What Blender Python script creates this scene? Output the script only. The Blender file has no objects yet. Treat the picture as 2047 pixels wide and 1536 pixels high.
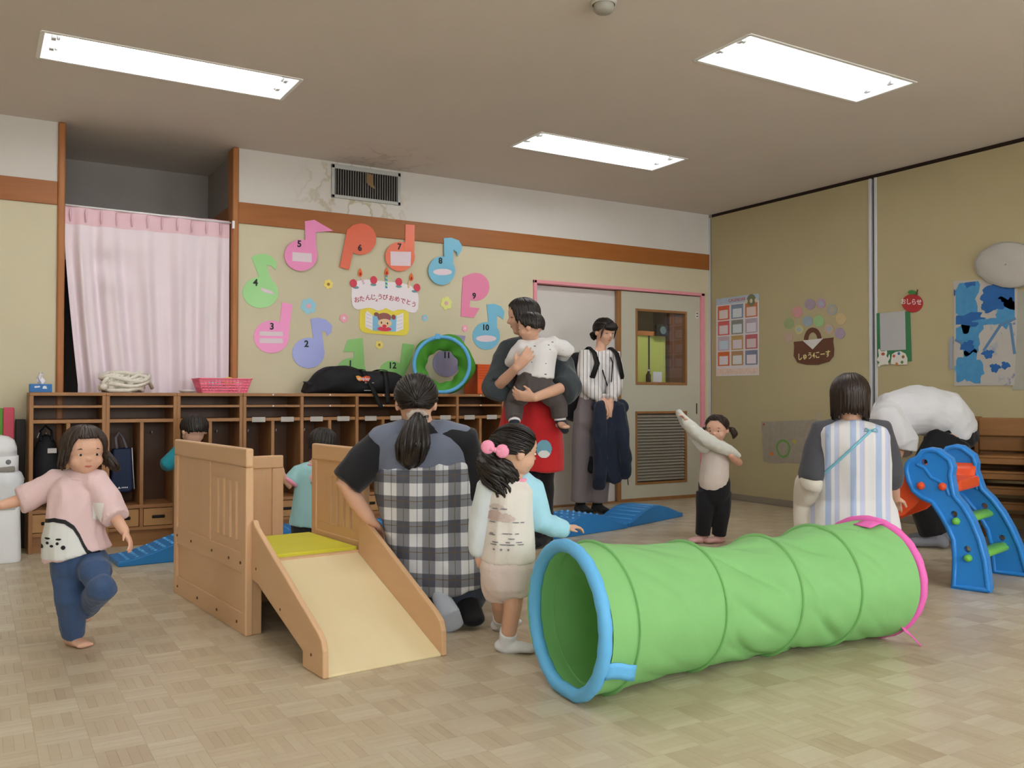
import bpy, bmesh, math, random
from math import sin, cos, pi, radians
from mathutils import Vector, Matrix, noise
random.seed(7)
S = bpy.context.scene
COL = S.collection
V = Vector
# ---------------------------------------------------------------- camera, world, exposure
CAM_H = 0.934
YAW, PITCH, ROLL, FPX = 0.54, 0.0161, 0.0014, 1795.0
cam_d = bpy.data.cameras.new('camera'); cam_d.sensor_width = 36.0; cam_d.lens = 36.0*FPX/2047.0
cam_d.clip_start = 0.05; cam_d.clip_end = 60
cam = bpy.data.objects.new('camera', cam_d); COL.objects.link(cam)
_F = V((sin(YAW)*cos(PITCH), cos(YAW)*cos(PITCH), sin(PITCH))); _R = V((cos(YAW), -sin(YAW), 0)); _U = _R.cross(_F)
_R2 = _R*cos(ROLL)+_U*sin(ROLL); _U2 = _U*cos(ROLL)-_R*sin(ROLL)
_m = Matrix((_R2, _U2, -_F)).transposed().to_4x4(); _m.translation = (0, 0, CAM_H)
cam.matrix_world = _m
S.camera = cam
w = bpy.data.worlds.new('world'); S.world = w; w.use_nodes = True
w.node_tree.nodes['Background'].inputs[0].default_value = (0.78, 0.88, 1.0, 1)
w.node_tree.nodes['Background'].inputs[1].default_value = 0.6
S.view_settings.view_transform = 'Standard'; S.view_settings.look = 'None'
S.view_settings.gamma = 1.0; S.view_settings.use_curve_mapping = False
S.view_settings.exposure = -0.1
TUBE = 25.0          # fluorescent tube emission
DAY = 80.0          # daylight through each window behind the camera (W)

# room dimensions
D = 6.41; XR = 6.075; XL = -2.6; YF = -2.4; H = 2.70

def day(x0, x1, z0, z1):
    l = bpy.data.lights.new('window_daylight', 'AREA'); l.shape = 'RECTANGLE'; l.size = x1-x0; l.size_y = z1-z0
    l.energy = DAY; l.color = (0.93, 0.97, 1.0)
    o = bpy.data.objects.new('window_daylight', l); COL.objects.link(o)
    o.location = ((x0+x1)/2, YF-0.10, (z0+z1)/2); o.rotation_euler = (radians(90), 0, pi)
    o.rotation_euler = (radians(90), 0, 0)
    o.rotation_euler = V((0, 1, 0)).to_track_quat('-Z', 'Z').to_euler()
WINS = [(-1.6, 0.2, 0.85, 2.2), (1.0, 2.8, 0.85, 2.2), (3.6, 5.4, 0.85, 2.2)]
for q in WINS: day(*q)

# ---------------------------------------------------------------- materials
def lin(h):
    if not isinstance(h, str): return tuple(h)
    h = h.lstrip('#'); o = []
    for i in (0, 2, 4):
        c = int(h[i:i+2], 16)/255; o.append(c/12.92 if c <= .04045 else ((c+.055)/1.055)**2.4)
    return tuple(o)
_mc = {}
def M(name, hexc, rough=.6, var=.06, vs=6.0, bump=0.0, bs=150.0, spec=.3, metal=0.0, stretch=(1, 1, 1), alpha=None, emit=None, sheen=0.0, trans=0.0, sss=0.0):
    if name in _mc: return _mc[name]
    m = bpy.data.materials.new(name); m.use_nodes = True; nt = m.node_tree; b = nt.nodes['Principled BSDF']
    c = lin(hexc); b.inputs['Roughness'].default_value = rough; b.inputs['Metallic'].default_value = metal
    b.inputs['Specular IOR Level'].default_value = spec
    if sheen: b.inputs['Sheen Weight'].default_value = sheen
    if sss:
        b.inputs['Subsurface Weight'].default_value = sss; b.inputs['Subsurface Radius'].default_value = (.012, .005, .003)
    if alpha is not None: b.inputs['Alpha'].default_value = alpha
    if trans: b.inputs['Transmission Weight'].default_value = trans
    if emit:
        b.inputs['Emission Color'].default_value = (*c, 1); b.inputs['Emission Strength'].default_value = emit
    tc = nt.nodes.new('ShaderNodeTexCoord'); mp = nt.nodes.new('ShaderNodeMapping'); mp.inputs['Scale'].default_value = stretch
    nt.links.new(tc.outputs['Object'], mp.inputs[0])
    n = nt.nodes.new('ShaderNodeTexNoise'); n.inputs['Scale'].default_value = vs; n.inputs['Detail'].default_value = 4
    nt.links.new(mp.outputs[0], n.inputs['Vector'])
    r = nt.nodes.new('ShaderNodeMix'); r.data_type = 'RGBA'
    r.inputs[6].default_value = (*[max(0, x*(1-var)) for x in c], 1); r.inputs[7].default_value = (*[min(1, x*(1+var)) for x in c], 1)
    nt.links.new(n.outputs[0], r.inputs[0]); nt.links.new(r.outputs[2], b.inputs['Base Color'])
    if bump:
        n2 = nt.nodes.new('ShaderNodeTexNoise'); n2.inputs['Scale'].default_value = bs; n2.inputs['Detail'].default_value = 3
        nt.links.new(mp.outputs[0], n2.inputs['Vector'])
        bp = nt.nodes.new('ShaderNodeBump'); bp.inputs['Strength'].default_value = bump; bp.inputs['Distance'].default_value = .004
        nt.links.new(n2.outputs[0], bp.inputs['Height']); nt.links.new(bp.outputs[0], b.inputs['Normal'])
    _mc[name] = m; return m
def WOOD(name, h1, h2, axis='Z', scale=14.0, rough=.45, stretch=9.0, attr=None):
    if name in _mc: return _mc[name]
    m = M(name, h1, rough=rough, spec=.35); nt = m.node_tree
    mp = next(n for n in nt.nodes if n.type == 'MAPPING'); s = [stretch]*3; s['XYZ'.index(axis)] = 1.0
    mp.inputs['Scale'].default_value = s
    n = next(n for n in nt.nodes if n.type == 'TEX_NOISE'); n.inputs['Scale'].default_value = scale/stretch*2.2; n.inputs['Detail'].default_value = 6
    n.inputs['Distortion'].default_value = .6
    mx = next(n for n in nt.nodes if n.type == 'MIX')
    mx.inputs[6].default_value = (*lin(h1), 1); mx.inputs[7].default_value = (*lin(h2), 1)
    return m

# ---------------------------------------------------------------- mesh helpers
class MB:
    """collects faces, builds one mesh object"""
    def __init__(s): s.v = []; s.f = []; s.mi = []; s.cur = 0
    def add(s, vs, fs):
        b = len(s.v); s.v += [tuple(p) for p in vs]; s.f += [tuple(b+i for i in f) for f in fs]; s.mi += [s.cur]*len(fs)
    def box(s, x0, x1, y0, y1, z0, z1, rz=0.0, piv=None, mat=None):
        vs = [V((x, y, z)) for z in (z0, z1) for y in (y0, y1) for x in (x0, x1)]
        if rz:
            piv = V(piv) if piv else V(((x0+x1)/2, (y0+y1)/2, 0)); r = Matrix.Rotation(rz, 3, 'Z'); vs = [r@(p-piv)+piv for p in vs]
        if mat: vs = [mat@p for p in vs]
        s.add(vs, [(0, 2, 3, 1), (4, 5, 7, 6), (0, 1, 5, 4), (2, 6, 7, 3), (0, 4, 6, 2), (1, 3, 7, 5)]); return s
    def prism(s, poly, fn, t0, t1):
        """poly of 2D points, fn(a,b,t)->3D; a closed slab between t0 and t1"""
        n = len(poly); s.add([fn(a, b, t0) for a, b in poly]+[fn(a, b, t1) for a, b in poly],
            [tuple(range(n))[::-1], tuple(range(n, 2*n))]+[(i, (i+1) % n, n+(i+1) % n, n+i) for i in range(n)]); return s
    def tube(s, pts, rad, n=8, cap=True, up=None, round_caps=False):
        """pts list of 3D; rad list of r or (ra,rb); up: reference for rb direction"""
        pts = [V(p) for p in pts]; N = len(pts)
        if not isinstance(rad, (list, tuple)): rad = [rad]*N
        rad = [(r, r) if not isinstance(r, (list, tuple)) else r for r in rad]
        if round_caps:
            a = pts[0]-pts[1]; a.normalize(); b = pts[-1]-pts[-2]; b.normalize()
            r0 = min(rad[0]); r1 = min(rad[-1]); P = []; Q = []
            for k in (1., .8, .45): P.append(pts[0]+a*r0*k); c = math.sqrt(max(0, 1-k*k)) or .15; Q.append((rad[0][0]*c, rad[0][1]*c))
            P += pts; Q += rad
            for k in (.45, .8, 1.): P.append(pts[-1]+b*r1*k); c = math.sqrt(max(0, 1-k*k)) or .15; Q.append((rad[-1][0]*c, rad[-1][1]*c))
            pts, rad, N = P, Q, len(P)
        rings = []; prev = V(up) if up is not None else None
        for i in range(N):
            t = (pts[min(i+1, N-1)]-pts[max(i-1, 0)]); 
            if t.length < 1e-9: t = V((0, 0, 1))
            t.normalize()
            ref = prev if prev is not None else (V((0, 0, 1)) if abs(t.z) < .9 else V((0, 1, 0)))
            bb = ref-t*ref.dot(t)
            if bb.length < 1e-4: bb = t.orthogonal()
            bb.normalize(); aa = bb.cross(t); aa.normalize()
            if up is None: prev = bb
            ra, rb = rad[i]
            rings.append([pts[i]+aa*ra*cos(2*pi*k/n)+bb*rb*sin(2*pi*k/n) for k in range(n)])
        vs = [p for r in rings for p in r]
        fs = [(i*n+k, i*n+(k+1) % n, (i+1)*n+(k+1) % n, (i+1)*n+k) for i in range(N-1) for k in range(n)]
        if cap: fs += [tuple(range(n))[::-1], tuple((N-1)*n+k for k in range(n))]
        s.add(vs, fs); return s
    def ell(s, c, r, frame=None, nu=16, nv=10):
        c = V(c); r = (r, r, r) if not isinstance(r, (tuple, list)) else r; f = frame or Matrix.Identity(3)
        vs = [c+f@V((0, 0, -r[2]))]; 
        for j in range(1, nv):
            ph = -pi/2+pi*j/nv
            for i in range(nu): a = 2*pi*i/nu; vs.append(c+f@V((r[0]*cos(ph)*cos(a), r[1]*cos(ph)*sin(a), r[2]*sin(ph))))
        vs.append(c+f@V((0, 0, r[2]))); L = len(vs)-1
        fs = [(0, 1+(i+1) % nu, 1+i) for i in range(nu)]
        for j in range(nv-2):
            for i in range(nu): a = 1+j*nu; fs.append((a+i, a+(i+1) % nu, a+nu+(i+1) % nu, a+nu+i))
        a = 1+(nv-2)*nu; fs += [(a+i, a+(i+1) % nu, L) for i in range(nu)]
        s.add(vs, fs); return s
    def lathe(s, prof, c, n=24, mat=None):
        c = V(c); vs = []; N = len(prof)
        for r, z in prof:
            for k in range(n): p = V((r*cos(2*pi*k/n), r*sin(2*pi*k/n), z)); vs.append((mat@p if mat else p)+c)
        fs = [(i*n+k, i*n+(k+1) % n, (i+1)*n+(k+1) % n, (i+1)*n+k) for i in range(N-1) for k in range(n)]
        s.add(vs, fs); return s
    def grid(s, fn, nu, nv, closed_u=False):
        vs = [fn(i/(nu if closed_u else nu-1), j/(nv-1)) for j in range(nv) for i in range(nu)]
        fs = []
        for j in range(nv-1):
            for i in range(nu if closed_u else nu-1): fs.append((j*nu+i, j*nu+(i+1) % nu, (j+1)*nu+(i+1) % nu, (j+1)*nu+i))
        s.add(vs, fs); return s
    def mesh(s, name):
        me = bpy.data.meshes.new(name); me.from_pydata(s.v, [], s.f); me.update(); return me
    def build(s, name, mats, parent=None, smooth=False, bevel=0.0, origin=None, solid=0.0, subsurf=0, seg=2, fix=True):
        if origin is not None:
            o3 = V(origin); s.v = [tuple(V(p)-o3) for p in s.v]
        me = s.mesh(name)
        mats = mats if isinstance(mats, (list, tuple)) else [mats]
        for m in mats: me.materials.append(m)
        if len(mats) > 1: me.polygons.foreach_set('material_index', s.mi)
        if fix:
            bm = bmesh.new(); bm.from_mesh(me); bmesh.ops.recalc_face_normals(bm, faces=bm.faces); bm.to_mesh(me); bm.free()
        if smooth: me.polygons.foreach_set('use_smooth', [True]*len(me.polygons))
        o = bpy.data.objects.new(name, me); COL.objects.link(o)
        if origin is not None: o.location = origin
        if parent is not None: o.parent = parent
        if solid: q = o.modifiers.new('solid', 'SOLIDIFY'); q.thickness = solid; q.offset = 0
        if subsurf: q = o.modifiers.new('sub', 'SUBSURF'); q.levels = subsurf; q.render_levels = subsurf
        if bevel: q = o.modifiers.new('bevel', 'BEVEL'); q.width = bevel; q.segments = seg; q.limit_method = 'ANGLE'; q.angle_limit = radians(40)
        return o
def thing(name, label, cat, loc=(0, 0, 0), rz=0.0, group=None):
    o = bpy.data.objects.new(name, None); o.empty_display_size = .05; COL.objects.link(o); o.location = loc; o.rotation_euler = (0, 0, rz)
    return tag(o, label, cat, group)
def tag(o, label, cat, group=None):
    o['label'] = label; o['category'] = cat
    if group: o['group'] = group
    return o
def struct(o): o['kind'] = 'structure'; return o
def text_mesh(body, size, name, mat, fn, parent, ext=.002, bold=0.0, rot=0.0):
    """text centred on 0, fn(u,v,t)->3D"""
    c = bpy.data.curves.new('txt', 'FONT'); c.body = body; c.size = size; c.align_x = 'CENTER'; c.align_y = 'CENTER'; c.extrude = ext/2; c.resolution_u = 3
    c.offset = bold
    o = bpy.data.objects.new('txt', c); COL.objects.link(o)
    me = bpy.data.meshes.new_from_object(o.evaluated_get(bpy.context.evaluated_depsgraph_get()))
    bpy.data.objects.remove(o); bpy.data.curves.remove(c)
    cr, sr = cos(rot), sin(rot)
    for v in me.vertices:
        x, y, z = v.co; v.co = fn(x*cr-y*sr, x*sr+y*cr, z+ext/2)
    me.materials.clear(); me.materials.append(mat); me.name = name
    b = bpy.data.objects.new(name, me); COL.objects.link(b)
    if parent: b.parent = parent
    return b
def copy_tree(o, parent=None):
    c = o.copy(); COL.objects.link(c)
    if parent is not None: c.parent = parent
    for ch in list(o.children): copy_tree(ch, c)
    return c

# ---------------------------------------------------------------- room shell
m_cloth = M('wall_yellow_cloth', 'd2c9ac', rough=.9, var=.05, vs=3, bump=.25, bs=420)
m_part = M('partition_yellow_cloth', 'b9ad88', rough=.9, var=.05, vs=3, bump=.25, bs=420)  # darker than the back wall cloth: light fall-off put into the colour
m_white = M('wall_white_plaster', 'd8d3cc', rough=.9, var=.06, vs=2.5, bump=.2, bs=260)
m_ceil = M('ceiling_plaster', 'ddd4cc', rough=.95, var=.05, vs=2, bump=.35, bs=330)
m_belt = WOOD('belt_wood', '8f5222', 'a96a34', 'X', 10)
m_post = WOOD('post_wood', '9a5c2c', 'b67a45', 'Z', 12)
m_dark = M('dark_stain', '2a1c14', rough=.7)
m_alc = M('alcove_plaster', 'a39c95', rough=.95)
m_chrome = M('aluminium', 'd6d8dd', rough=.35, metal=.15, var=.02, spec=.6)
m_base = M('baseboard_grey', '8c8274', rough=.6)
m_white_gloss = M('white_enamel', 'f2f2f4', rough=.35, var=.02)
# water stain variants: mixed into wall and ceiling around the air vent
def stain(m, cx, cy, cz, rad, hexc, amount):
    nt = m.node_tree; b = nt.nodes['Principled BSDF']; src = b.inputs['Base Color'].links[0].from_socket
    tc = next(n for n in nt.nodes if n.type == 'TEX_COORD')
    vm = nt.nodes.new('ShaderNodeVectorMath'); vm.operation = 'DISTANCE'; vm.inputs[1].default_value = (cx, cy, cz)
    nz = nt.nodes.new('ShaderNodeTexNoise'); nz.inputs['Scale'].default_value = 4.5; nz.inputs['Detail'].default_value = 5
    nt.links.new(tc.outputs['Object'], vm.inputs[0]); nt.links.new(tc.outputs['Object'], nz.inputs['Vector'])
    mr = nt.nodes.new('ShaderNodeMapRange'); mr.inputs[1].default_value = rad; mr.inputs[2].default_value = rad*.3; mr.inputs[3].default_value = 0; mr.inputs[4].default_value = 1
    nt.links.new(vm.outputs['Value'], mr.inputs[0])
    r2 = nt.nodes.new('ShaderNodeValToRGB'); e = r2.color_ramp.elements; e[0].position = .47; e[0].color = (0, 0, 0, 1); e[1].position = .50; e[1].color = (1, 1, 1, 1)
    e2 = r2.color_ramp.elements.new(.54); e2.color = (.1, .1, .1, 1)
    nt.links.new(nz.outputs[0], r2.inputs[0])
    mu = nt.nodes.new('ShaderNodeMath'); mu.operation = 'MULTIPLY'; nt.links.new(mr.outputs[0], mu.inputs[0]); nt.links.new(r2.outputs[0], mu.inputs[1])
    mu2 = nt.nodes.new('ShaderNodeMath'); mu2.operation = 'MULTIPLY'; mu2.inputs[1].default_value = amount; nt.links.new(mu.outputs[0], mu2.inputs[0])
    mx = nt.nodes.new('ShaderNodeMix'); mx.data_type = 'RGBA'; nt.links.new(mu2.outputs[0], mx.inputs[0]); nt.links.new(src, mx.inputs[6]); mx.inputs[7].default_value = (*lin(hexc), 1)
    nt.links.new(mx.outputs[2], b.inputs['Base Color'])
stain(m_white, 2.45, D, 2.42, .5, 'a8986e', .75)
stain(m_ceil, 2.6, D-.25, H, .45, '8a7458', .35)

# --- floor: slab plus mosaic parquet blocks of five strips
fl = struct(MB().box(XL, XR, YF, D+1.0, -.12, -.004).build('floor', M('floor_slab', '97805f', rough=.8)))
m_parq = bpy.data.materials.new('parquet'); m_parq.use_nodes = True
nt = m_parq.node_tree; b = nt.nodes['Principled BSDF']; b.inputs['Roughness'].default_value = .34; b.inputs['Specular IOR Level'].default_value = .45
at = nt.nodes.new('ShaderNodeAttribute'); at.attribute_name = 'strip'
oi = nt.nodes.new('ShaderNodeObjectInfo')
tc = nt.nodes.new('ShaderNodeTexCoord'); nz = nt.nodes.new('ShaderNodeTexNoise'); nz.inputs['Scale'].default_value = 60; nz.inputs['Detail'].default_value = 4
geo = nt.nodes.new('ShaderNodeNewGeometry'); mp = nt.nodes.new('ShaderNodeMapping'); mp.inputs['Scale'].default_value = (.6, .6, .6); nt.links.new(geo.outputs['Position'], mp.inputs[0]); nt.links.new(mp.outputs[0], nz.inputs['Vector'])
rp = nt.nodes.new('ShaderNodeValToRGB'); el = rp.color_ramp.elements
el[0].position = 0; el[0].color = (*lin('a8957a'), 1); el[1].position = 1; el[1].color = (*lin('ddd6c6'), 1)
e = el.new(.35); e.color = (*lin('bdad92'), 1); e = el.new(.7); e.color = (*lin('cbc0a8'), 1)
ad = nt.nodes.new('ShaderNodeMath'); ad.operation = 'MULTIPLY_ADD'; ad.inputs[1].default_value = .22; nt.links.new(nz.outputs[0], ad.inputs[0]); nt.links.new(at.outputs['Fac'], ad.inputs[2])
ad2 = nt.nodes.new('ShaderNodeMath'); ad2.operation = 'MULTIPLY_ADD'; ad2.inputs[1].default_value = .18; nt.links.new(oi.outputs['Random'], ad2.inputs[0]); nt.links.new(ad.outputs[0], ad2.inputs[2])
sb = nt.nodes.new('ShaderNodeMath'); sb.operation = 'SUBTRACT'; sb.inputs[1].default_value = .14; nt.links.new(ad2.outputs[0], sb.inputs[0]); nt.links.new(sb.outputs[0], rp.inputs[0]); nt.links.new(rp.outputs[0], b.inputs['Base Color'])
BS = .128; X0 = .665; Y0 = 2.597
def block_geo(cx, cy, along_y, rnd):
    vs = []; fs = []; at_ = []; sw = BS/5; g = .00022
    base = .06+rnd.random()*.16+(.0 if along_y else .2)  # X-running strips get a lighter tone standing in for the grain's sheen
    for k in range(5):
        a0 = -BS/2+k*sw+g; a1 = a0+sw-2*g; l = BS/2-g; dz = rnd.uniform(-.0002, .0002)
        q = [(a0, -l), (a1, -l), (a1, l), (a0, l)]
        if not along_y: q = [(y, -x) for x, y in q]
        b0 = len(vs)
        vs += [(cx+x, cy+y, dz) for x, y in q]+[(cx+x, cy+y, -.005) for x, y in q]
        fs += [(b0, b0+1, b0+2, b0+3)]+[(b0+i, b0+4+i, b0+4+(i+1) % 4, b0+(i+1) % 4) for i in range(4)]
        at_ += [base+rnd.random()*.2]*5
    return vs, fs, at_
def parq_mesh(name, vs, fs, at_):
    me = bpy.data.meshes.new(name); me.from_pydata(vs, [], fs); a = me.attributes.new('strip', 'FLOAT', 'FACE'); a.data.foreach_set('value', at_); me.materials.append(m_parq); me.update(); return me
rnd = random.Random(3)
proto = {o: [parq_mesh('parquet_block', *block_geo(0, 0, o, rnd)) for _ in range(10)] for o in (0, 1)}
def in_view(x, y):
    v = V((x, y, -CAM_H)); d = v.dot(_F)
    if d < .5: return None
    px = 1023.5+FPX*v.dot(_R2)/d; py = 768-FPX*v.dot(_U2)/d
    return d if -60 < px < 2107 and py < 1600 else None
cells = []
for i in range(int((XL-X0)/BS), int((XR-X0)/BS)+1):
    for j in range(int((YF-Y0)/BS), int((D-Y0)/BS)+1):
        cx, cy = X0+(i+.5)*BS, Y0+(j+.5)*BS
        if XL+.06 < cx < XR-.04 and YF+.06 < cy < D+.05: cells.append((in_view(cx, cy) or 99, cx, cy, (i+j) % 2 == 0))
cells.sort()
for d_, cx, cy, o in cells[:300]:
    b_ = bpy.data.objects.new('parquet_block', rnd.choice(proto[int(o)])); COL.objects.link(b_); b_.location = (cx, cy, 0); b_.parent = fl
vs, fs, at_ = [], [], []
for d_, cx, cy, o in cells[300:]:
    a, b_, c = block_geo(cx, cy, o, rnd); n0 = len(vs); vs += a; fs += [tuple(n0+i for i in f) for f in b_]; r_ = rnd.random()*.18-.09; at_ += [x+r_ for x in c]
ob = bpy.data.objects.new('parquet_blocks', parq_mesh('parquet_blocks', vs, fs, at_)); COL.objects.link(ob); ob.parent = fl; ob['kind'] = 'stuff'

# --- ceiling with recesses for the fluorescent fittings
FIX = [(.27, 4.845), (3.21, 4.985), (3.21, 3.115), (.27, 3.05), (-2.0, 3.05), (3.21, .2), (.27, -.6)]
FW, FD = 1.27, .385
xs = sorted({XL, XR}|{x for x, y in FIX}|{round(x+FW, 4) for x, y in FIX}); ys = sorted({YF, D+1.0}|{y for x, y in FIX}|{round(y+FD, 4) for x, y in FIX})
mb = MB()
for i in range(len(xs)-1):
    for j in range(len(ys)-1):
        cx, cy = (xs[i]+xs[i+1])/2, (ys[j]+ys[j+1])/2
        if any(x < cx < x+FW and y < cy < y+FD for x, y in FIX): continue
        mb.box(xs[i], xs[i+1], ys[j], ys[j+1], H, H+.02)
struct(mb.build('ceiling', m_ceil, fix=False))
struct(MB().box(XL-.1, XR+.1, YF-.1, D+1.1, H+.2, H+.3).build('ceiling_slab', m_dark))

# --- walls
A0, A1 = .47, 1.567      # alcove opening in the back wall
BT, BB = 2.317, 2.168    # belt trim top, bottom
mb = MB()
mb.box(XL, A0-.02, D, D+.12, 0, BB); mb.box(A1+.02, 4.075, D, D+.12, 0, BB); mb.box(4.075, 5.935, D, D+.12, 1.915, BB); mb.box(5.935, XR, D, D+.12, 0, BB)
struct(mb.build('wall_back', m_cloth))
mb = MB(); mb.box(XL, A0-.02, D, D+.12, BB, H); mb.box(A1+.02, XR, D, D+.12, BB, H)
struct(mb.build('wall_back_upper', m_white))
mb = MB(); mb.box(XL, A0-.022, D-.014, D, BB, BT); mb.box(A1+.02, 6.045, D-.014, D, BB, BT)
struct(mb.build('trim_1', m_belt, bevel=.003))
struct(MB().box(A0-.022, A0+.022, D-.025, D+.12, 0, H).build('trim_2', m_post, bevel=.012, seg=3))
struct(MB().box(A1-.022, A1+.022, D-.025, D+.12, 0, H).build('trim_3', m_post, bevel=.012, seg=3))
mb = MB(); mb.box(A0-.3, A1+.3, D+.95, D+1.0, 0, H); mb.box(A0-.08, A0-.02, D+.12, D+.95, 0, H); mb.box(A1+.02, A1+.08, D+.12, D+.95, 0, H)
struct(mb.build('wall_alcove', m_alc))
struct(MB().box(A1, A1+.02, D+.12, D+.95, BB-.0, BT).build('trim_4', m_belt))
struct(MB().box(A0+.01, A1-.0, D+.55, D+.9, 0, 1.9).build('wall_alcove_cupboard', WOOD('alcove_dark_wood', '2b1a10', '3c2617')))
# right wall: movable partition panels with aluminium edges
m_r = struct(MB().box(XR, XR+.1, YF, D+.12, 0, H-.02).build('wall_right', M('wall_core', '4a3f33')))
def rp(nm, y0, y1): return MB().box(XR-.03, XR+.0, y0, y1, .055, H-.03).build(nm, m_part, m_r, bevel=.002)
rp('partition_panel', 4.60, D-.012); rp('partition_panel', 2.55, 4.55); rp('partition_panel', .5, 2.5); rp('partition_panel', YF+.05, .45)
for y in (D-.012, 4.60, 4.55, 2.55, 2.5, .5, .45): MB().box(XR-.036, XR-.004, y-.012, y+.012, .05, H-.03).build('edge_strip', m_chrome, m_r, bevel=.003)
MB().box(XR-.02, XR, YF, D, H-.03, H).build('track', m_dark, m_r)
struct(MB().box(XR-.045, XR, YF, D-.01, 0, .055).build('baseboard_right', m_base, bevel=.004))
struct(MB().box(6.045, XR, D-.03, D, 0, H).build('trim_5', M('corner_post_grey', '9c9388', rough=.5)))
struct(MB().box(XL-.1, XL, YF, D+1, 0, H).build('wall_left', m_cloth))
mb = MB(); ex = [XL]
for a, b_, c, d_ in WINS: ex += [a, b_]
ex.append(XR)
for i in range(0, len(ex), 2): mb.box(ex[i], ex[i+1], YF-.12, YF, 0, H)
for a, b_, c, d_ in WINS: mb.box(a, b_, YF-.12, YF, 0, c); mb.box(a, b_, YF-.12, YF, d_, H)
struct(mb.build('wall_front', m_cloth))
for i, (a, b_, c, d_) in enumerate(WINS):
    mb = MB(); mb.box(a, b_, YF-.08, YF-.03, c, c+.04); mb.box(a, b_, YF-.08, YF-.03, d_-.04, d_)
    for x in (a, (a+b_)/2-.02, b_-.04): mb.box(x, x+.04, YF-.08, YF-.03, c, d_)
    struct(mb.build('window_%d' % (i+2), m_chrome))

# --- sliding door in the back wall
m_pink = M('pink_paint', 'e79aa4', rough=.5); m_dgrey = M('door_laminate_grey', 'c3c0ae', rough=.55, var=.03); m_dwhite = M('door_white', 'd6d2cd', rough=.5, var=.03)
m_dwood = WOOD('door_edge_wood', '8a5d33', 'a87c4e', 'Z')
mb = MB(); mb.box(4.048, 4.078, D-.02, D+.1, 0, 1.938); mb.box(5.932, 5.975, D-.02, D+.1, 0, 1.938); mb.box(4.048, 5.975, D-.02, D+.1, 1.912, 1.94)
struct(mb.build('trim_6', m_pink, bevel=.003))
struct(MB().box(4.078, 5.932, D-.0, D+.1, -.0, .012).build('trim_7', m_dwood))
dr = struct(MB().box(4.078, 4.985, D+.055, D+.085, .012, 1.905).build('door_1', m_dwhite, bevel=.002))
dr = bpy.data.objects.new('door_2', None); COL.objects.link(dr); struct(dr)
wx0, wx1, wz0, wz1 = 5.153, 5.768, 1.06, 1.755; lx0, lx1, lz0, lz1 = 5.15, 5.767, .15, .818
mb = MB(); y0, y1 = D+.005, D+.04
mb.box(4.99, wx0, y0, y1, .03, 1.905); mb.box(wx1, 5.932, y0, y1, .03, 1.905)
mb.box(wx0, wx1, y0, y1, wz1, 1.905); mb.box(wx0, wx1, y0, y1, lz1, wz0); mb.box(wx0, wx1, y0, y1, .03, lz0)
mb.build('door_leaf', m_dgrey, dr)
MB().box(4.95, 4.99, y0-.002, y1, .03, 1.905).build('door_stile', m_dwood, dr, bevel=.002)
MB().box(4.95, 5.932, y0-.003, y1, .012, .03).build('bottom_rail', m_dwood, dr)
mb = MB()
for (a, b_, c, d_) in ((wx0, wx1, wz0, wz1), (lx0, lx1, lz0, lz1)):
    t = .022; mb.box(a, a+t, y0-.006, y1, c, d_); mb.box(b_-t, b_, y0-.006, y1, c, d_); mb.box(a+t, b_-t, y0-.006, y1, c, c+t); mb.box(a+t, b_-t, y0-.006, y1, d_-t, d_)
mb.build('window_frame', m_dwood, dr, bevel=.002)
g = bpy.data.materials.new('window_glass'); g.use_nodes = True; nt = g.node_tree; nt.nodes.clear()
o_ = nt.nodes.new('ShaderNodeOutputMaterial'); mx = nt.nodes.new('ShaderNodeMixShader'); tr = nt.nodes.new('ShaderNodeBsdfTransparent'); gl = nt.nodes.new('ShaderNodeBsdfGlossy'); gl.inputs['Roughness'].default_value = .02
mx.inputs[0].default_value = .07; nt.links.new(tr.outputs[0], mx.inputs[1]); nt.links.new(gl.outputs[0], mx.inputs[2]); nt.links.new(mx.outputs[0], o_.inputs[0])
MB().box(wx0+.02, wx1-.02, D+.02, D+.024, wz0+.02, wz1-.02).build('pane', g, dr)
m_slat = M('louvre_slat', 'a9a294', rough=.5, var=.03)
sl = None; ns = 22
for k in range(ns):
    z = lz0+.03+(lz1-lz0-.06)*(k+.5)/ns
    if sl is None:
        mt = Matrix.Translation(((lx0+lx1)/2, D+.02, 0))@Matrix.Rotation(radians(38), 4, 'X')
        mbx = MB(); mbx.box(-(lx1-lx0)/2+.02, (lx1-lx0)/2-.02, -.015, .015, -.002, .002, mat=mt)
        sl = mbx.build('louvre_slat', m_slat, dr); sl.location.z = z
    else:
        c = sl.copy(); COL.objects.link(c); c.location.z = z
MB().box(lx0+.01, lx1-.01, D+.044, D+.05, lz0, lz1).build('louvre_back', M('louvre_dark', '4f4a44'), dr)
MB().box(5.884, 5.894, y0-.004, y0, .79, .89).build('recessed_pull', M('dark_metal', '3b3a38', rough=.35, metal=.8), dr)
mb = MB(); mb.box(5.882, 5.908, y0-.003, y0, 1.70, 1.76); o2 = mb.build('sticker', M('white_paper', 'efeeea'), dr)
MB().box(5.888, 5.902, y0-.0045, y0-.003, 1.737, 1.752).build('sticker_mark', M('ink_dark', '3a3a3e'), dr)
MB().box(5.888, 5.902, y0-.0045, y0-.003, 1.71, 1.725).build('sticker_mark', M('ink_dark', '3a3a3e'), dr)
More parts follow.
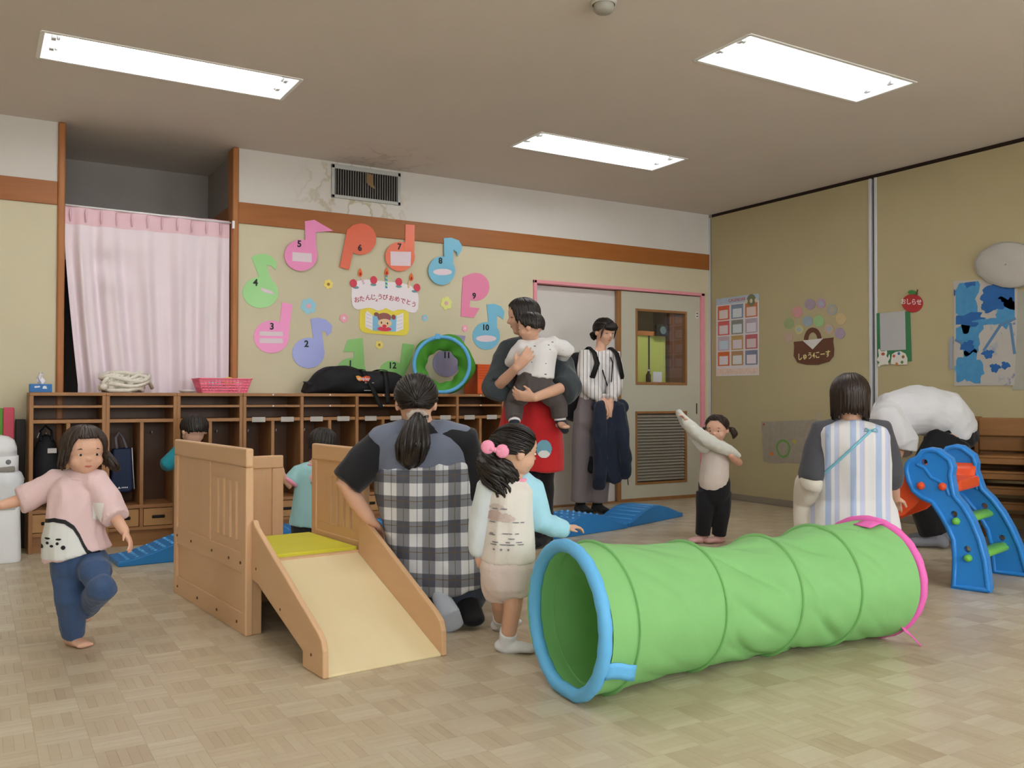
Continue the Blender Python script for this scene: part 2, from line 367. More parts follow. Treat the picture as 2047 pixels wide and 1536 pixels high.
# the room seen through the door window
bw = struct(MB().box(4.0, 8.2, D+3.4, D+3.5, 0, H).build('wall_far_room', M('far_room_wall', 'b9a47e')))
struct(MB().box(4.0, 8.2, D+.12, D+3.5, -.1, -.004).build('floor_far_room', M('far_floor', 'a58d66')))
struct(MB().box(4.0, 8.2, D+.13, D+3.5, H+.0, H+.1).build('ceiling_far_room', M('far_ceiling', 'b5a48a')))
struct(MB().box(3.9, 4.0, D+.12, D+3.5, 0, H).build('wall_far_room_left', m_alc)); struct(MB().box(8.2, 8.3, D+.12, D+3.5, 0, H).build('wall_far_room_right', m_alc))
# ------- traced outlines on the walls and the toy slide (metres)
NOTES={'4': ([(1.876,1.695),(1.87,1.66),(1.852,1.628),(1.824,1.601),(1.788,1.584),(1.748,1.576),(1.709,1.579),(1.674,1.593),(1.646,1.616),(1.628,1.646),(1.621,1.68),(1.627,1.714),(1.645,1.746),(1.672,1.773),(1.708,1.791),(1.747,1.799),(1.786,1.796),(1.822,1.783),(1.851,1.76),(1.87,1.73)],[(1.681,1.934),(1.725,1.959),(1.778,1.967),(1.827,1.951),(1.864,1.91),(1.855,1.855),(1.823,1.884),(1.789,1.887),(1.803,1.831),(1.843,1.756),(1.75,1.73),(1.73,1.816)],(1.711,1.754)),'5': ([(2.161,1.986),(2.155,1.95),(2.137,1.916),(2.11,1.888),(2.075,1.869),(2.037,1.861),(1.999,1.863),(1.965,1.877),(1.937,1.9),(1.92,1.931),(1.914,1.966),(1.92,2.001),(1.937,2.035),(1.964,2.062),(1.998,2.082),(2.036,2.091),(2.074,2.089),(2.109,2.076),(2.137,2.052),(2.155,2.022)],[(2.063,2.227),(2.135,2.245),(2.28,2.178),(2.145,2.155),(2.148,2.059),(2.159,1.989),(2.069,2.012),(2.068,2.112)],(2.023,2.056)),'6': ([(2.622,2.148),(2.616,2.11),(2.598,2.075),(2.571,2.046),(2.536,2.026),(2.498,2.017),(2.461,2.02),(2.427,2.034),(2.4,2.058),(2.382,2.089),(2.376,2.125),(2.382,2.163),(2.399,2.197),(2.426,2.226),(2.46,2.246),(2.497,2.256),(2.535,2.254),(2.57,2.241),(2.598,2.217),(2.616,2.185)],[(2.387,2.193),(2.443,2.245),(2.438,2.043),(2.406,1.898),(2.331,1.911),(2.357,2.036)],(2.489,2.068)),'7': ([(2.944,2.042),(2.938,2.005),(2.92,1.972),(2.892,1.944),(2.857,1.925),(2.819,1.916),(2.781,1.919),(2.746,1.933),(2.719,1.956),(2.701,1.986),(2.695,2.021),(2.701,2.057),(2.718,2.09),(2.745,2.118),(2.78,2.137),(2.818,2.146),(2.856,2.144),(2.891,2.131),(2.919,2.108),(2.937,2.077)],[(2.864,2.285),(2.942,2.288),(2.938,2.033),(2.859,2.058)],(2.812,2.105)),'8': ([(3.299,1.958),(3.293,1.921),(3.276,1.888),(3.249,1.861),(3.216,1.842),(3.179,1.834),(3.143,1.837),(3.11,1.851),(3.084,1.875),(3.067,1.905),(3.061,1.94),(3.067,1.975),(3.083,2.008),(3.109,2.036),(3.142,2.055),(3.178,2.063),(3.215,2.061),(3.249,2.047),(3.275,2.024),(3.293,1.993)],[(3.196,2.209),(3.263,2.219),(3.331,2.203),(3.36,2.161),(3.354,2.122),(3.319,2.073),(3.313,2.107),(3.282,2.127),(3.282,2.006),(3.299,1.958),(3.203,2.0)],(3.166,2.024)),'9': ([(3.623,1.85),(3.617,1.814),(3.599,1.78),(3.57,1.753),(3.535,1.735),(3.495,1.727),(3.456,1.73),(3.421,1.744),(3.394,1.768),(3.376,1.799),(3.37,1.833),(3.376,1.869),(3.393,1.902),(3.421,1.929),(3.456,1.948),(3.495,1.956),(3.534,1.954),(3.57,1.94),(3.598,1.916),(3.617,1.885)],[(3.376,1.913),(3.451,1.947),(3.445,1.752),(3.439,1.674),(3.53,1.669),(3.477,1.59),(3.358,1.594),(3.366,1.769)],(3.479,1.765)),'10': ([(3.724,1.451),(3.718,1.415),(3.699,1.382),(3.67,1.356),(3.634,1.339),(3.595,1.332),(3.555,1.336),(3.519,1.351),(3.491,1.376),(3.473,1.407),(3.467,1.442),(3.473,1.477),(3.491,1.509),(3.519,1.536),(3.554,1.553),(3.594,1.561),(3.634,1.557),(3.67,1.542),(3.699,1.518),(3.717,1.486)],[(3.598,1.704),(3.669,1.714),(3.734,1.695),(3.767,1.651),(3.754,1.588),(3.721,1.609),(3.695,1.619),(3.695,1.506),(3.721,1.451),(3.617,1.526)],(3.585,1.513)),'3': ([(1.957,1.379),(1.951,1.342),(1.933,1.308),(1.904,1.281),(1.868,1.263),(1.828,1.256),(1.789,1.261),(1.753,1.276),(1.725,1.301),(1.707,1.333),(1.701,1.369),(1.707,1.406),(1.725,1.439),(1.752,1.466),(1.788,1.484),(1.827,1.492),(1.867,1.488),(1.903,1.473),(1.932,1.448),(1.951,1.415)],[(1.902,1.626),(1.979,1.615),(1.955,1.405),(1.945,1.345),(1.885,1.442)],(1.83,1.447)),'2': ([(2.223,1.269),(2.217,1.234),(2.2,1.202),(2.173,1.176),(2.139,1.159),(2.101,1.153),(2.064,1.158),(2.03,1.173),(2.003,1.197),(1.986,1.228),(1.98,1.262),(1.986,1.297),(2.003,1.328),(2.029,1.354),(2.062,1.371),(2.1,1.378),(2.137,1.374),(2.172,1.359),(2.199,1.335),(2.217,1.304)],[(2.116,1.517),(2.169,1.527),(2.232,1.517),(2.28,1.474),(2.275,1.423),(2.243,1.394),(2.233,1.426),(2.201,1.435),(2.218,1.304),(2.223,1.264),(2.139,1.352)],(2.085,1.33)),'1': ([(2.549,1.137),(2.544,1.105),(2.527,1.076),(2.501,1.053),(2.468,1.038),(2.432,1.033),(2.396,1.037),(2.363,1.052),(2.338,1.074),(2.321,1.102),(2.316,1.134),(2.321,1.165),(2.337,1.194),(2.363,1.217),(2.395,1.232),(2.431,1.238),(2.467,1.234),(2.5,1.22),(2.526,1.198),(2.543,1.169)],[(2.403,1.373),(2.521,1.391),(2.541,1.137),(2.453,1.156),(2.452,1.285),(2.366,1.28)],(2.423,1.192)),'12': ([(2.868,1.127),(2.863,1.096),(2.847,1.067),(2.823,1.045),(2.793,1.03),(2.759,1.025),(2.726,1.03),(2.696,1.044),(2.672,1.065),(2.657,1.093),(2.652,1.123),(2.657,1.154),(2.672,1.182),(2.695,1.205),(2.725,1.22),(2.759,1.225),(2.792,1.221),(2.822,1.208),(2.847,1.186),(2.862,1.158)],[(2.85,1.36),(2.948,1.353),(2.931,1.251),(2.868,1.121),(2.827,1.174)],(2.764,1.185)),'11': ([(3.353,1.217),(3.347,1.183),(3.329,1.152),(3.302,1.127),(3.268,1.111),(3.23,1.105),(3.192,1.11),(3.159,1.125),(3.132,1.148),(3.115,1.178),(3.109,1.212),(3.115,1.245),(3.131,1.276),(3.158,1.301),(3.192,1.317),(3.229,1.323),(3.267,1.319),(3.301,1.305),(3.329,1.281),(3.346,1.251)],[(3.302,1.446),(3.402,1.439),(3.353,1.217),(3.278,1.259)],(3.233,1.277))}
NTAGS={'5': [[(1.972,1.993),(2.115,1.995),(2.116,1.93),(1.972,1.929)]],'7': [[(2.738,2.064),(2.911,2.075),(2.908,1.964),(2.741,1.955)]],'8': [[(3.27,1.944),(3.259,1.93),(3.228,1.919),(3.185,1.912),(3.143,1.912),(3.112,1.92),(3.101,1.932),(3.112,1.946),(3.143,1.958),(3.185,1.964),(3.227,1.964),(3.259,1.957)]],'10': [[(3.69,1.427),(3.677,1.413),(3.641,1.402),(3.592,1.397),(3.543,1.399),(3.508,1.407),(3.495,1.42),(3.508,1.434),(3.543,1.445),(3.592,1.451),(3.641,1.449),(3.677,1.44)]],'4': [[(1.741,1.724),(1.824,1.705),(1.854,1.677),(1.765,1.692)]],'3': [[(1.742,1.41),(1.91,1.413),(1.91,1.382),(1.743,1.379)],[(1.743,1.361),(1.91,1.364),(1.91,1.329),(1.743,1.327)]]}
FLOWERS=[((2.25,1.78),0.038,'y'),((2.1,1.609),0.062,'b'),((2.372,1.534),0.036,'p'),((3.228,1.693),0.055,'g'),((3.04,1.566),0.028,'b'),((3.397,1.499),0.03,'p'),((2.656,1.343),0.034,'y')]
CAKE_TOP=[(2.431,1.764),(2.477,1.819),(2.544,1.836),(2.631,1.833),(2.736,1.831),(2.838,1.83),(2.921,1.811),(2.979,1.753),(2.984,1.704),(2.98,1.635),(2.959,1.607),(2.934,1.602),(2.896,1.607),(2.863,1.623),(2.81,1.62),(2.769,1.605),(2.737,1.616),(2.708,1.628),(2.68,1.613),(2.64,1.602),(2.6,1.618),(2.561,1.622),(2.513,1.61),(2.478,1.603),(2.451,1.614),(2.435,1.643),(2.43,1.701)]
CAKE_HOUSE=[(2.498,1.602),(2.561,1.624),(2.6,1.622),(2.64,1.602),(2.68,1.615),(2.708,1.63),(2.737,1.618),(2.769,1.605),(2.81,1.622),(2.863,1.625),(2.901,1.608),(2.903,1.478),(2.893,1.44),(2.868,1.42),(2.737,1.422),(2.546,1.428),(2.51,1.443),(2.494,1.476)]
SHUT_L=[(2.541,1.571),(2.555,1.599),(2.6,1.566),(2.599,1.451),(2.541,1.474)]
SHUT_R=[(2.798,1.572),(2.855,1.598),(2.856,1.472),(2.794,1.447)]
WINBLUE=[(2.6,1.564),(2.798,1.572),(2.794,1.449),(2.601,1.451)]
STRAW=[(2.444,1.8),(2.607,1.835),(2.815,1.836),(2.969,1.801)]
STRAWLEAF=[(2.464,1.77),(2.605,1.8),(2.815,1.8),(2.948,1.771)]
CANDLE=[[(2.508,1.847),(2.53,1.796)],[(2.711,1.876),(2.711,1.78)],[(2.904,1.848),(2.896,1.794)]]
FLAME=[(2.498,1.883),(2.713,1.907),(2.92,1.88)]
CAKETXT=[('お',(2.472,1.674),6,1),('た',(2.513,1.684),3,1),('ん',(2.563,1.697),3,1),('じ',(2.603,1.702),0,1),('ょ',(2.632,1.684),0,0.6),('う',(2.66,1.708),-3,1),('び',(2.702,1.707),-3,1),('お',(2.754,1.702),-8,1),('め',(2.801,1.699),-10,1),('で',(2.849,1.688),-12,1),('と',(2.896,1.68),-14,1),('う',(2.942,1.665),-16,1)]
FACE={'head': (2.701,1.518),'hair': (2.696,1.556),'eL': (2.672,1.513),'eR': (2.722,1.51),'mouth': (2.697,1.488),'dress': (2.697,1.466),'pigL': (2.632,1.575),'pigR': (2.773,1.56)}
CAL=[(6.307,1.881),(5.767,1.87),(5.77,1.147),(6.31,1.148)]
BASKET=[(5.366,1.424),(5.226,1.428),(5.053,1.434),(4.954,1.438),(4.957,1.403),(4.947,1.344),(4.953,1.285),(4.998,1.242),(5.111,1.219),(5.227,1.223),(5.329,1.246),(5.368,1.302),(5.362,1.377)]
BASKETTRI=[(5.268,1.429),(5.053,1.437),(5.163,1.35)]
BASKETHANDLE=[(5.256,1.435),(5.253,1.462),(5.243,1.486),(5.229,1.507),(5.209,1.523),(5.187,1.532),(5.164,1.534),(5.14,1.528),(5.118,1.517),(5.1,1.499),(5.086,1.477),(5.077,1.451),(5.074,1.425),(5.115,1.427),(5.116,1.443),(5.121,1.459),(5.129,1.473),(5.139,1.483),(5.151,1.491),(5.164,1.494),(5.177,1.492),(5.189,1.487),(5.199,1.477),(5.207,1.464),(5.212,1.449),(5.214,1.432)]
DOTS=[([(5.139,1.727),(5.144,1.71),(5.156,1.695),(5.173,1.686),(5.194,1.685),(5.215,1.69),(5.233,1.702),(5.245,1.718),(5.25,1.737),(5.245,1.755),(5.233,1.77),(5.215,1.778),(5.194,1.78),(5.173,1.774),(5.155,1.762),(5.144,1.746)],'l'),([(5.03,1.724),(5.034,1.708),(5.045,1.695),(5.061,1.687),(5.079,1.686),(5.098,1.691),(5.114,1.701),(5.124,1.716),(5.128,1.733),(5.124,1.749),(5.113,1.762),(5.097,1.77),(5.079,1.771),(5.06,1.766),(5.044,1.756),(5.034,1.741)],'v'),([(4.915,1.663),(4.919,1.646),(4.93,1.632),(4.947,1.623),(4.967,1.621),(4.987,1.626),(5.004,1.638),(5.016,1.654),(5.02,1.672),(5.015,1.69),(5.004,1.704),(4.987,1.712),(4.967,1.714),(4.947,1.709),(4.93,1.697),(4.919,1.681)],'s'),([(5.27,1.672),(5.275,1.653),(5.287,1.639),(5.305,1.63),(5.327,1.628),(5.348,1.633),(5.367,1.645),(5.379,1.662),(5.384,1.681),(5.379,1.699),(5.367,1.714),(5.348,1.723),(5.326,1.725),(5.305,1.719),(5.286,1.707),(5.274,1.69)],'p'),([(5.167,1.587),(5.171,1.57),(5.182,1.556),(5.2,1.547),(5.22,1.545),(5.241,1.55),(5.258,1.561),(5.27,1.577),(5.274,1.595),(5.27,1.612),(5.258,1.627),(5.24,1.635),(5.22,1.637),(5.199,1.632),(5.182,1.621),(5.171,1.605)],'b'),([(5.046,1.578),(5.05,1.56),(5.062,1.545),(5.08,1.536),(5.101,1.534),(5.122,1.539),(5.14,1.551),(5.153,1.567),(5.157,1.586),(5.152,1.605),(5.14,1.62),(5.122,1.629),(5.101,1.631),(5.079,1.625),(5.062,1.614),(5.05,1.597)],'g'),([(4.826,1.581),(4.83,1.564),(4.841,1.549),(4.858,1.54),(4.878,1.538),(4.899,1.543),(4.916,1.555),(4.927,1.571),(4.931,1.589),(4.927,1.607),(4.915,1.622),(4.898,1.631),(4.878,1.633),(4.858,1.627),(4.841,1.616),(4.83,1.6)],'y'),([(5.367,1.581),(5.371,1.563),(5.383,1.549),(5.401,1.54),(5.423,1.538),(5.444,1.543),(5.462,1.554),(5.475,1.571),(5.479,1.589),(5.474,1.607),(5.462,1.622),(5.444,1.631),(5.422,1.633),(5.401,1.627),(5.383,1.616),(5.371,1.6)],'g2'),([(5.262,1.523),(5.266,1.507),(5.276,1.495),(5.292,1.487),(5.31,1.485),(5.329,1.489),(5.344,1.499),(5.355,1.513),(5.358,1.529),(5.354,1.544),(5.344,1.557),(5.328,1.565),(5.31,1.567),(5.292,1.562),(5.276,1.552),(5.266,1.538)],'y2'),([(4.949,1.506),(4.953,1.49),(4.963,1.477),(4.978,1.469),(4.997,1.467),(5.015,1.471),(5.03,1.481),(5.041,1.496),(5.044,1.512),(5.041,1.528),(5.03,1.542),(5.015,1.55),(4.996,1.552),(4.978,1.547),(4.963,1.537),(4.952,1.523)],'p2'),([(4.839,1.464),(4.843,1.447),(4.854,1.433),(4.87,1.424),(4.89,1.421),(4.909,1.426),(4.926,1.437),(4.937,1.453),(4.941,1.471),(4.937,1.488),(4.926,1.502),(4.909,1.511),(4.889,1.513),(4.87,1.509),(4.853,1.498),(4.842,1.482)],'l2'),([(5.376,1.466),(5.38,1.449),(5.391,1.435),(5.408,1.427),(5.428,1.424),(5.449,1.429),(5.466,1.44),(5.477,1.455),(5.481,1.472),(5.477,1.489),(5.465,1.503),(5.448,1.511),(5.428,1.513),(5.408,1.509),(5.391,1.498),(5.38,1.483)],'t')]
BASKETTXT=(5.152,1.296)
BOARD=[(4.54,1.603),(4.25,1.595),(4.239,1.218),(4.535,1.213)]
BOARDPAPER=[(4.51,1.601),(4.29,1.601),(4.284,1.307),(4.505,1.308)]
APPLE=[(4.142,1.645),(4.147,1.625),(4.159,1.607),(4.178,1.593),(4.202,1.585),(4.229,1.584),(4.256,1.59),(4.281,1.602),(4.3,1.619),(4.313,1.639),(4.317,1.661),(4.313,1.682),(4.3,1.701),(4.28,1.714),(4.255,1.722),(4.228,1.722),(4.201,1.716),(4.177,1.704),(4.158,1.687),(4.146,1.667)]
APPLELEAF=[(4.195,1.732),(4.202,1.722),(4.219,1.718),(4.24,1.72),(4.258,1.728),(4.264,1.739),(4.257,1.749),(4.24,1.754),(4.219,1.751),(4.202,1.743)]
APPLETXT=(4.237,1.662)
APPLESTEM=[(4.199,1.706),(4.19,1.705),(4.181,1.752),(4.19,1.753)]
BEAR=[(4.538,1.238),(4.516,1.268),(4.523,1.312),(4.516,1.324),(4.502,1.304),(4.467,1.303),(4.45,1.308),(4.446,1.29),(4.453,1.266),(4.439,1.247),(4.425,1.277),(4.421,1.246),(4.439,1.222),(4.432,1.198),(4.46,1.201),(4.503,1.194),(4.517,1.182),(4.528,1.194),(4.51,1.219)]
PALETTE=[(4.41,1.227),(4.401,1.276),(4.37,1.293),(4.329,1.297),(4.288,1.277),(4.271,1.24),(4.273,1.195),(4.336,1.195),(4.377,1.198),(4.41,1.203)]
PAINT=[(3.897,1.783),(3.65,1.769),(3.437,1.725),(3.442,1.431),(3.464,1.028),(3.899,1.029)]
PAINTEDGE=[(3.933,1.369),(3.906,1.386),(3.913,1.149),(3.933,1.15)]
PAINT2=[(3.44,1.663),(3.331,1.652),(3.35,1.006),(3.479,0.993)]
PLATE=(3.479,1.85)
PLATER=[(3.232,1.815),(3.238,1.783),(3.255,1.754),(3.283,1.729),(3.321,1.71),(3.367,1.697),(3.418,1.691),(3.473,1.693),(3.529,1.703),(3.583,1.72),(3.631,1.744),(3.673,1.773),(3.704,1.807),(3.723,1.842),(3.73,1.878),(3.723,1.913),(3.703,1.944),(3.671,1.969),(3.63,1.988),(3.58,1.999),(3.527,2.003),(3.471,1.999),(3.416,1.987),(3.365,1.968),(3.319,1.943),(3.282,1.915),(3.254,1.882),(3.237,1.849)]
DRAW=[(5.744,0.729),(5.229,0.754),(5.089,0.764),(5.066,0.397),(5.231,0.382),(5.454,0.382),(5.579,0.364),(5.717,0.374)]
DRAWMARK={'ring': (5.489,0.501),'orange': (5.619,0.445),'yellow': (5.363,0.564),'red': (5.71,0.704)}
TSLIDE=[(-0.001,0.002),(0.086,-0.007),(0.175,-0.001),(0.17,0.148),(0.177,0.236),(0.201,0.293),(0.229,0.343),(0.271,0.407),(0.321,0.426),(0.365,0.461),(0.39,0.513),(0.403,0.567),(0.397,0.605),(0.378,0.629),(0.342,0.646),(0.32,0.678),(0.276,0.691),(0.234,0.685),(0.206,0.663),(0.174,0.639),(0.161,0.595),(0.168,0.557),(0.158,0.498),(0.151,0.461),(0.11,0.413),(0.07,0.343),(0.037,0.258),(0.011,0.159),(-0.001,0.06)]
TS_HOLES=[(0.302,0.614),(0.162,0.365),(0.101,0.2)]
TS_GREEN=[(0.151,0.332),(0.096,0.158)]
TS_ORG=[(0.317,0.495),(0.214,0.498)]
TS_O=[4.239,2.545,0.0]
PJ={'pink': {'head': (0.356,3.708,0.736),'neck': (0.342,3.718,0.645),'chest': (0.334,3.725,0.584),'waist': (0.325,3.733,0.425),'pelv': (0.341,3.725,0.34),'shl': (0.263,3.766,0.617),'shr': (0.401,3.683,0.62),'ell': (0.166,3.802,0.558),'wrl': (0.092,3.8,0.539),'hal': (0.066,3.793,0.544),'elr': (0.452,3.655,0.499),'wrr': (0.485,3.602,0.439),'har': (0.497,3.583,0.411),'hl': (0.305,3.747,0.328),'kl': (0.315,3.708,0.188),'al': (0.33,3.772,0.03),'tl': (0.344,3.671,0.01),'hr': (0.383,3.7,0.322),'kr': (0.402,3.538,0.249),'ar': (0.375,3.825,0.119),'tr': (0.374,3.862,0.067)},'teal': {'head': (1.185,5.846,0.734),'neck': (1.192,5.845,0.634),'chest': (1.198,5.843,0.546),'pelv': (1.208,5.841,0.264),'shl': (1.106,5.897,0.593),'shr': (1.278,5.794,0.593),'ell': (1.03,5.897,0.517),'wrl': (1.077,6.032,0.523),'hal': (1.098,6.066,0.53),'elr': (1.317,5.773,0.452),'wrr': (1.324,5.886,0.412),'har': (1.328,5.93,0.414),'hl': (1.169,5.866,0.233),'kl': (1.17,5.868,0.101),'al': (1.17,5.868,0.045),'hr': (1.249,5.818,0.233),'kr': (1.25,5.819,0.133),'ar': (1.251,5.82,0.045)},'blue': {'head': (1.678,4.852,0.678),'neck': (1.641,4.877,0.571),'chest': (1.622,4.889,0.504),'pelv': (1.606,4.904,0.225),'shl': (1.554,4.907,0.517),'shr': (1.718,4.89,0.517),'ell': (1.5,4.905,0.448),'wrl': (1.47,4.91,0.509),'hal': (1.46,4.915,0.542),'elr': (1.754,4.929,0.396),'wrr': (1.752,4.873,0.331),'har': (1.745,4.854,0.305),'hl': (1.563,4.895,0.229),'kl': (1.562,4.874,0.121),'al': (1.568,4.908,0.01),'hr': (1.652,4.923,0.219),'kr': (1.655,4.912,0.108),'ar': (1.658,4.936,0.003)},'plaid': {'head': (1.581,3.414,0.918),'neck': (1.606,3.4,0.808),'chest': (1.605,3.403,0.702),'mid': (1.616,3.399,0.564),'waist': (1.648,3.418,0.389),'pelv': (1.694,3.382,0.202),'seat': (1.73,3.398,0.105),'shl': (1.46,3.489,0.747),'shr': (1.766,3.329,0.746),'ell': (1.312,3.523,0.576),'wrl': (1.407,3.504,0.44),'hal': (1.429,3.514,0.421),'elr': (1.809,3.355,0.508),'wrr': (1.864,3.604,0.358),'har': (1.876,3.667,0.332),'hl': (1.63,3.399,0.141),'kl': (1.754,3.911,-0.021),'al': (1.658,3.382,0.116),'tl': (1.642,3.207,0.034),'hr': (1.77,3.315,0.133),'kr': (1.998,3.822,0.015),'ar': (1.782,3.286,0.088),'tr': (1.754,3.185,0.084)},'girl': {'head': (1.692,2.802,0.742),'neck': (1.693,2.804,0.646),'chest': (1.672,2.817,0.582),'waist': (1.671,2.821,0.426),'pelv': (1.672,2.822,0.326),'shl': (1.614,2.852,0.604),'shr': (1.758,2.8,0.601),'ell': (1.588,2.87,0.475),'wrl': (1.58,2.876,0.383),'hal': (1.586,2.873,0.354),'elr': (1.78,2.754,0.479),'wrr': (1.856,2.733,0.457),'har': (1.889,2.725,0.461),'hl': (1.655,2.857,0.279),'kl': (1.712,2.941,0.164),'al': (1.836,3.149,0.03),'tl': (1.899,3.206,-0.022),'hr': (1.697,2.808,0.276),'kr': (1.691,2.813,0.177),'ar': (1.695,2.861,0.031),'tr': (1.718,2.801,-0.003),'bow': (1.621,2.821,0.747),'tail1': (1.621,2.822,0.705),'tail2': (1.629,2.807,0.642),'tail3': (1.641,2.778,0.581)},'red': {'head': (2.95,4.787,1.447),'neck': (2.966,4.769,1.299),'chest': (2.998,4.763,1.167),'waist': (3.011,4.783,0.922),'pelv': (3.013,4.785,0.758),'shl': (2.86,4.81,1.226),'shr': (3.145,4.698,1.219),'ell': (2.717,4.714,1.001),'wrl': (2.724,4.497,1.113),'hal': (2.755,4.466,1.159),'elr': (3.081,4.495,1.011),'wrr': (2.798,4.409,0.94),'har': (2.725,4.453,0.949),'hl': (2.987,4.802,0.696),'kl': (2.997,4.778,0.432),'al': (3.042,4.792,0.121),'tl': (2.952,4.707,0.048),'hr': (3.093,4.797,0.694),'kr': (3.085,4.784,0.417),'ar': (3.127,4.81,0.134),'tr': (3.056,4.738,0.066)},'baby': {'head': (2.846,4.536,1.36),'neck': (2.881,4.54,1.278),'chest': (2.902,4.528,1.215),'waist': (2.887,4.54,1.074),'pelv': (2.886,4.566,1.001),'shl': (2.814,4.581,1.234),'shr': (2.993,4.497,1.255),'ell': (2.788,4.621,1.177),'wrl': (2.778,4.662,1.153),'hal': (2.772,4.678,1.147),'elr': (3.083,4.49,1.228),'wrr': (3.091,4.555,1.192),'har': (3.094,4.577,1.182),'hl': (2.825,4.579,0.981),'kl': (2.807,4.662,0.902),'al': (2.781,4.609,0.795),'tl': (2.77,4.581,0.762),'hr': (2.953,4.526,0.981),'kr': (3.034,4.514,0.903),'ar': (3.043,4.51,0.804),'tr': (3.039,4.478,0.737)},'stripe': {'head': (4.421,5.91,1.481),'neck': (4.399,5.926,1.345),'chest': (4.389,5.934,1.212),'waist': (4.363,5.955,0.972),'pelv': (4.353,5.963,0.839),'shl': (4.289,5.993,1.285),'shr': (4.503,5.865,1.279),'ell': (4.238,5.935,1.051),'wrl': (4.294,5.741,0.913),'hal': (4.31,5.698,0.804),'elr': (4.462,5.801,1.051),'wrr': (4.338,5.714,0.913),'har': (4.299,5.705,0.797),'hl': (4.296,5.998,0.799),'kl': (4.288,6.01,0.426),'al': (4.268,6.028,0.079),'tl': (4.203,5.917,0.022),'hr': (4.404,5.933,0.799),'kr': (4.397,5.945,0.426),'ar': (4.388,5.956,0.086),'tr': (4.345,5.831,0.032)},'shirt': {'head': (4.141,4.319,0.739),'neck': (4.149,4.316,0.647),'chest': (4.138,4.325,0.564),'waist': (4.134,4.329,0.445),'pelv': (4.129,4.333,0.362),'shl': (4.081,4.358,0.611),'shr': (4.198,4.287,0.617),'ell': (4.016,4.372,0.683),'wrl': (3.941,4.392,0.79),'hal': (3.908,4.399,0.831),'elr': (4.243,4.227,0.519),'wrr': (4.132,4.188,0.571),'har': (4.11,4.189,0.601),'hl': (4.089,4.358,0.326),'kl': (4.066,4.351,0.199),'al': (4.066,4.377,0.054),'tl': (3.983,4.346,0.035),'hr': (4.165,4.313,0.327),'kr': (4.155,4.298,0.193),'ar': (4.158,4.322,0.048),'tr': (4.078,4.289,0.018)},'apron': {'head': (3.558,2.823,0.936),'neck': (3.563,2.822,0.823),'chest': (3.561,2.825,0.731),'mid': (3.585,2.837,0.587),'waist': (3.601,2.841,0.465),'pelv': (3.594,2.836,0.331),'seat': (3.619,2.857,0.262),'shl': (3.439,2.897,0.773),'shr': (3.688,2.748,0.777),'ell': (3.404,2.922,0.574),'wrl': (3.525,3.026,0.451),'hal': (3.606,3.096,0.403),'elr': (3.723,2.73,0.582),'wrr': (3.872,2.819,0.452),'har': (3.96,2.883,0.403),'kl': (3.917,3.206,0.136),'kr': (4.08,3.108,0.136),'hl': (3.516,2.86,0.277),'hr': (3.638,2.787,0.277),'al': (3.423,2.801,0.216),'ar': (3.565,2.716,0.216)},'bent': {'head': (4.978,3.727,0.605),'neck': (4.987,3.719,0.734),'chest': (5.051,3.678,0.868),'mid': (5.191,3.594,0.904),'waist': (5.332,3.511,0.84),'pelv': (5.373,3.488,0.734),'shl': (4.872,3.6,0.808),'shr': (5.145,3.809,0.818),'ell': (4.933,3.543,0.661),'wrl': (4.922,3.587,0.523),'hal': (4.93,3.619,0.463),'elr': (5.205,3.765,0.621),'wrr': (5.139,3.772,0.503),'har': (5.112,3.766,0.445),'hl': (5.27,3.434,0.692),'kl': (5.125,3.526,0.382),'al': (5.178,3.476,0.109),'tl': (5.092,3.506,0.049),'hr': (5.457,3.555,0.683),'kr': (5.297,3.657,0.35),'ar': (5.372,3.594,0.092),'tr': (5.302,3.637,0.038)}}
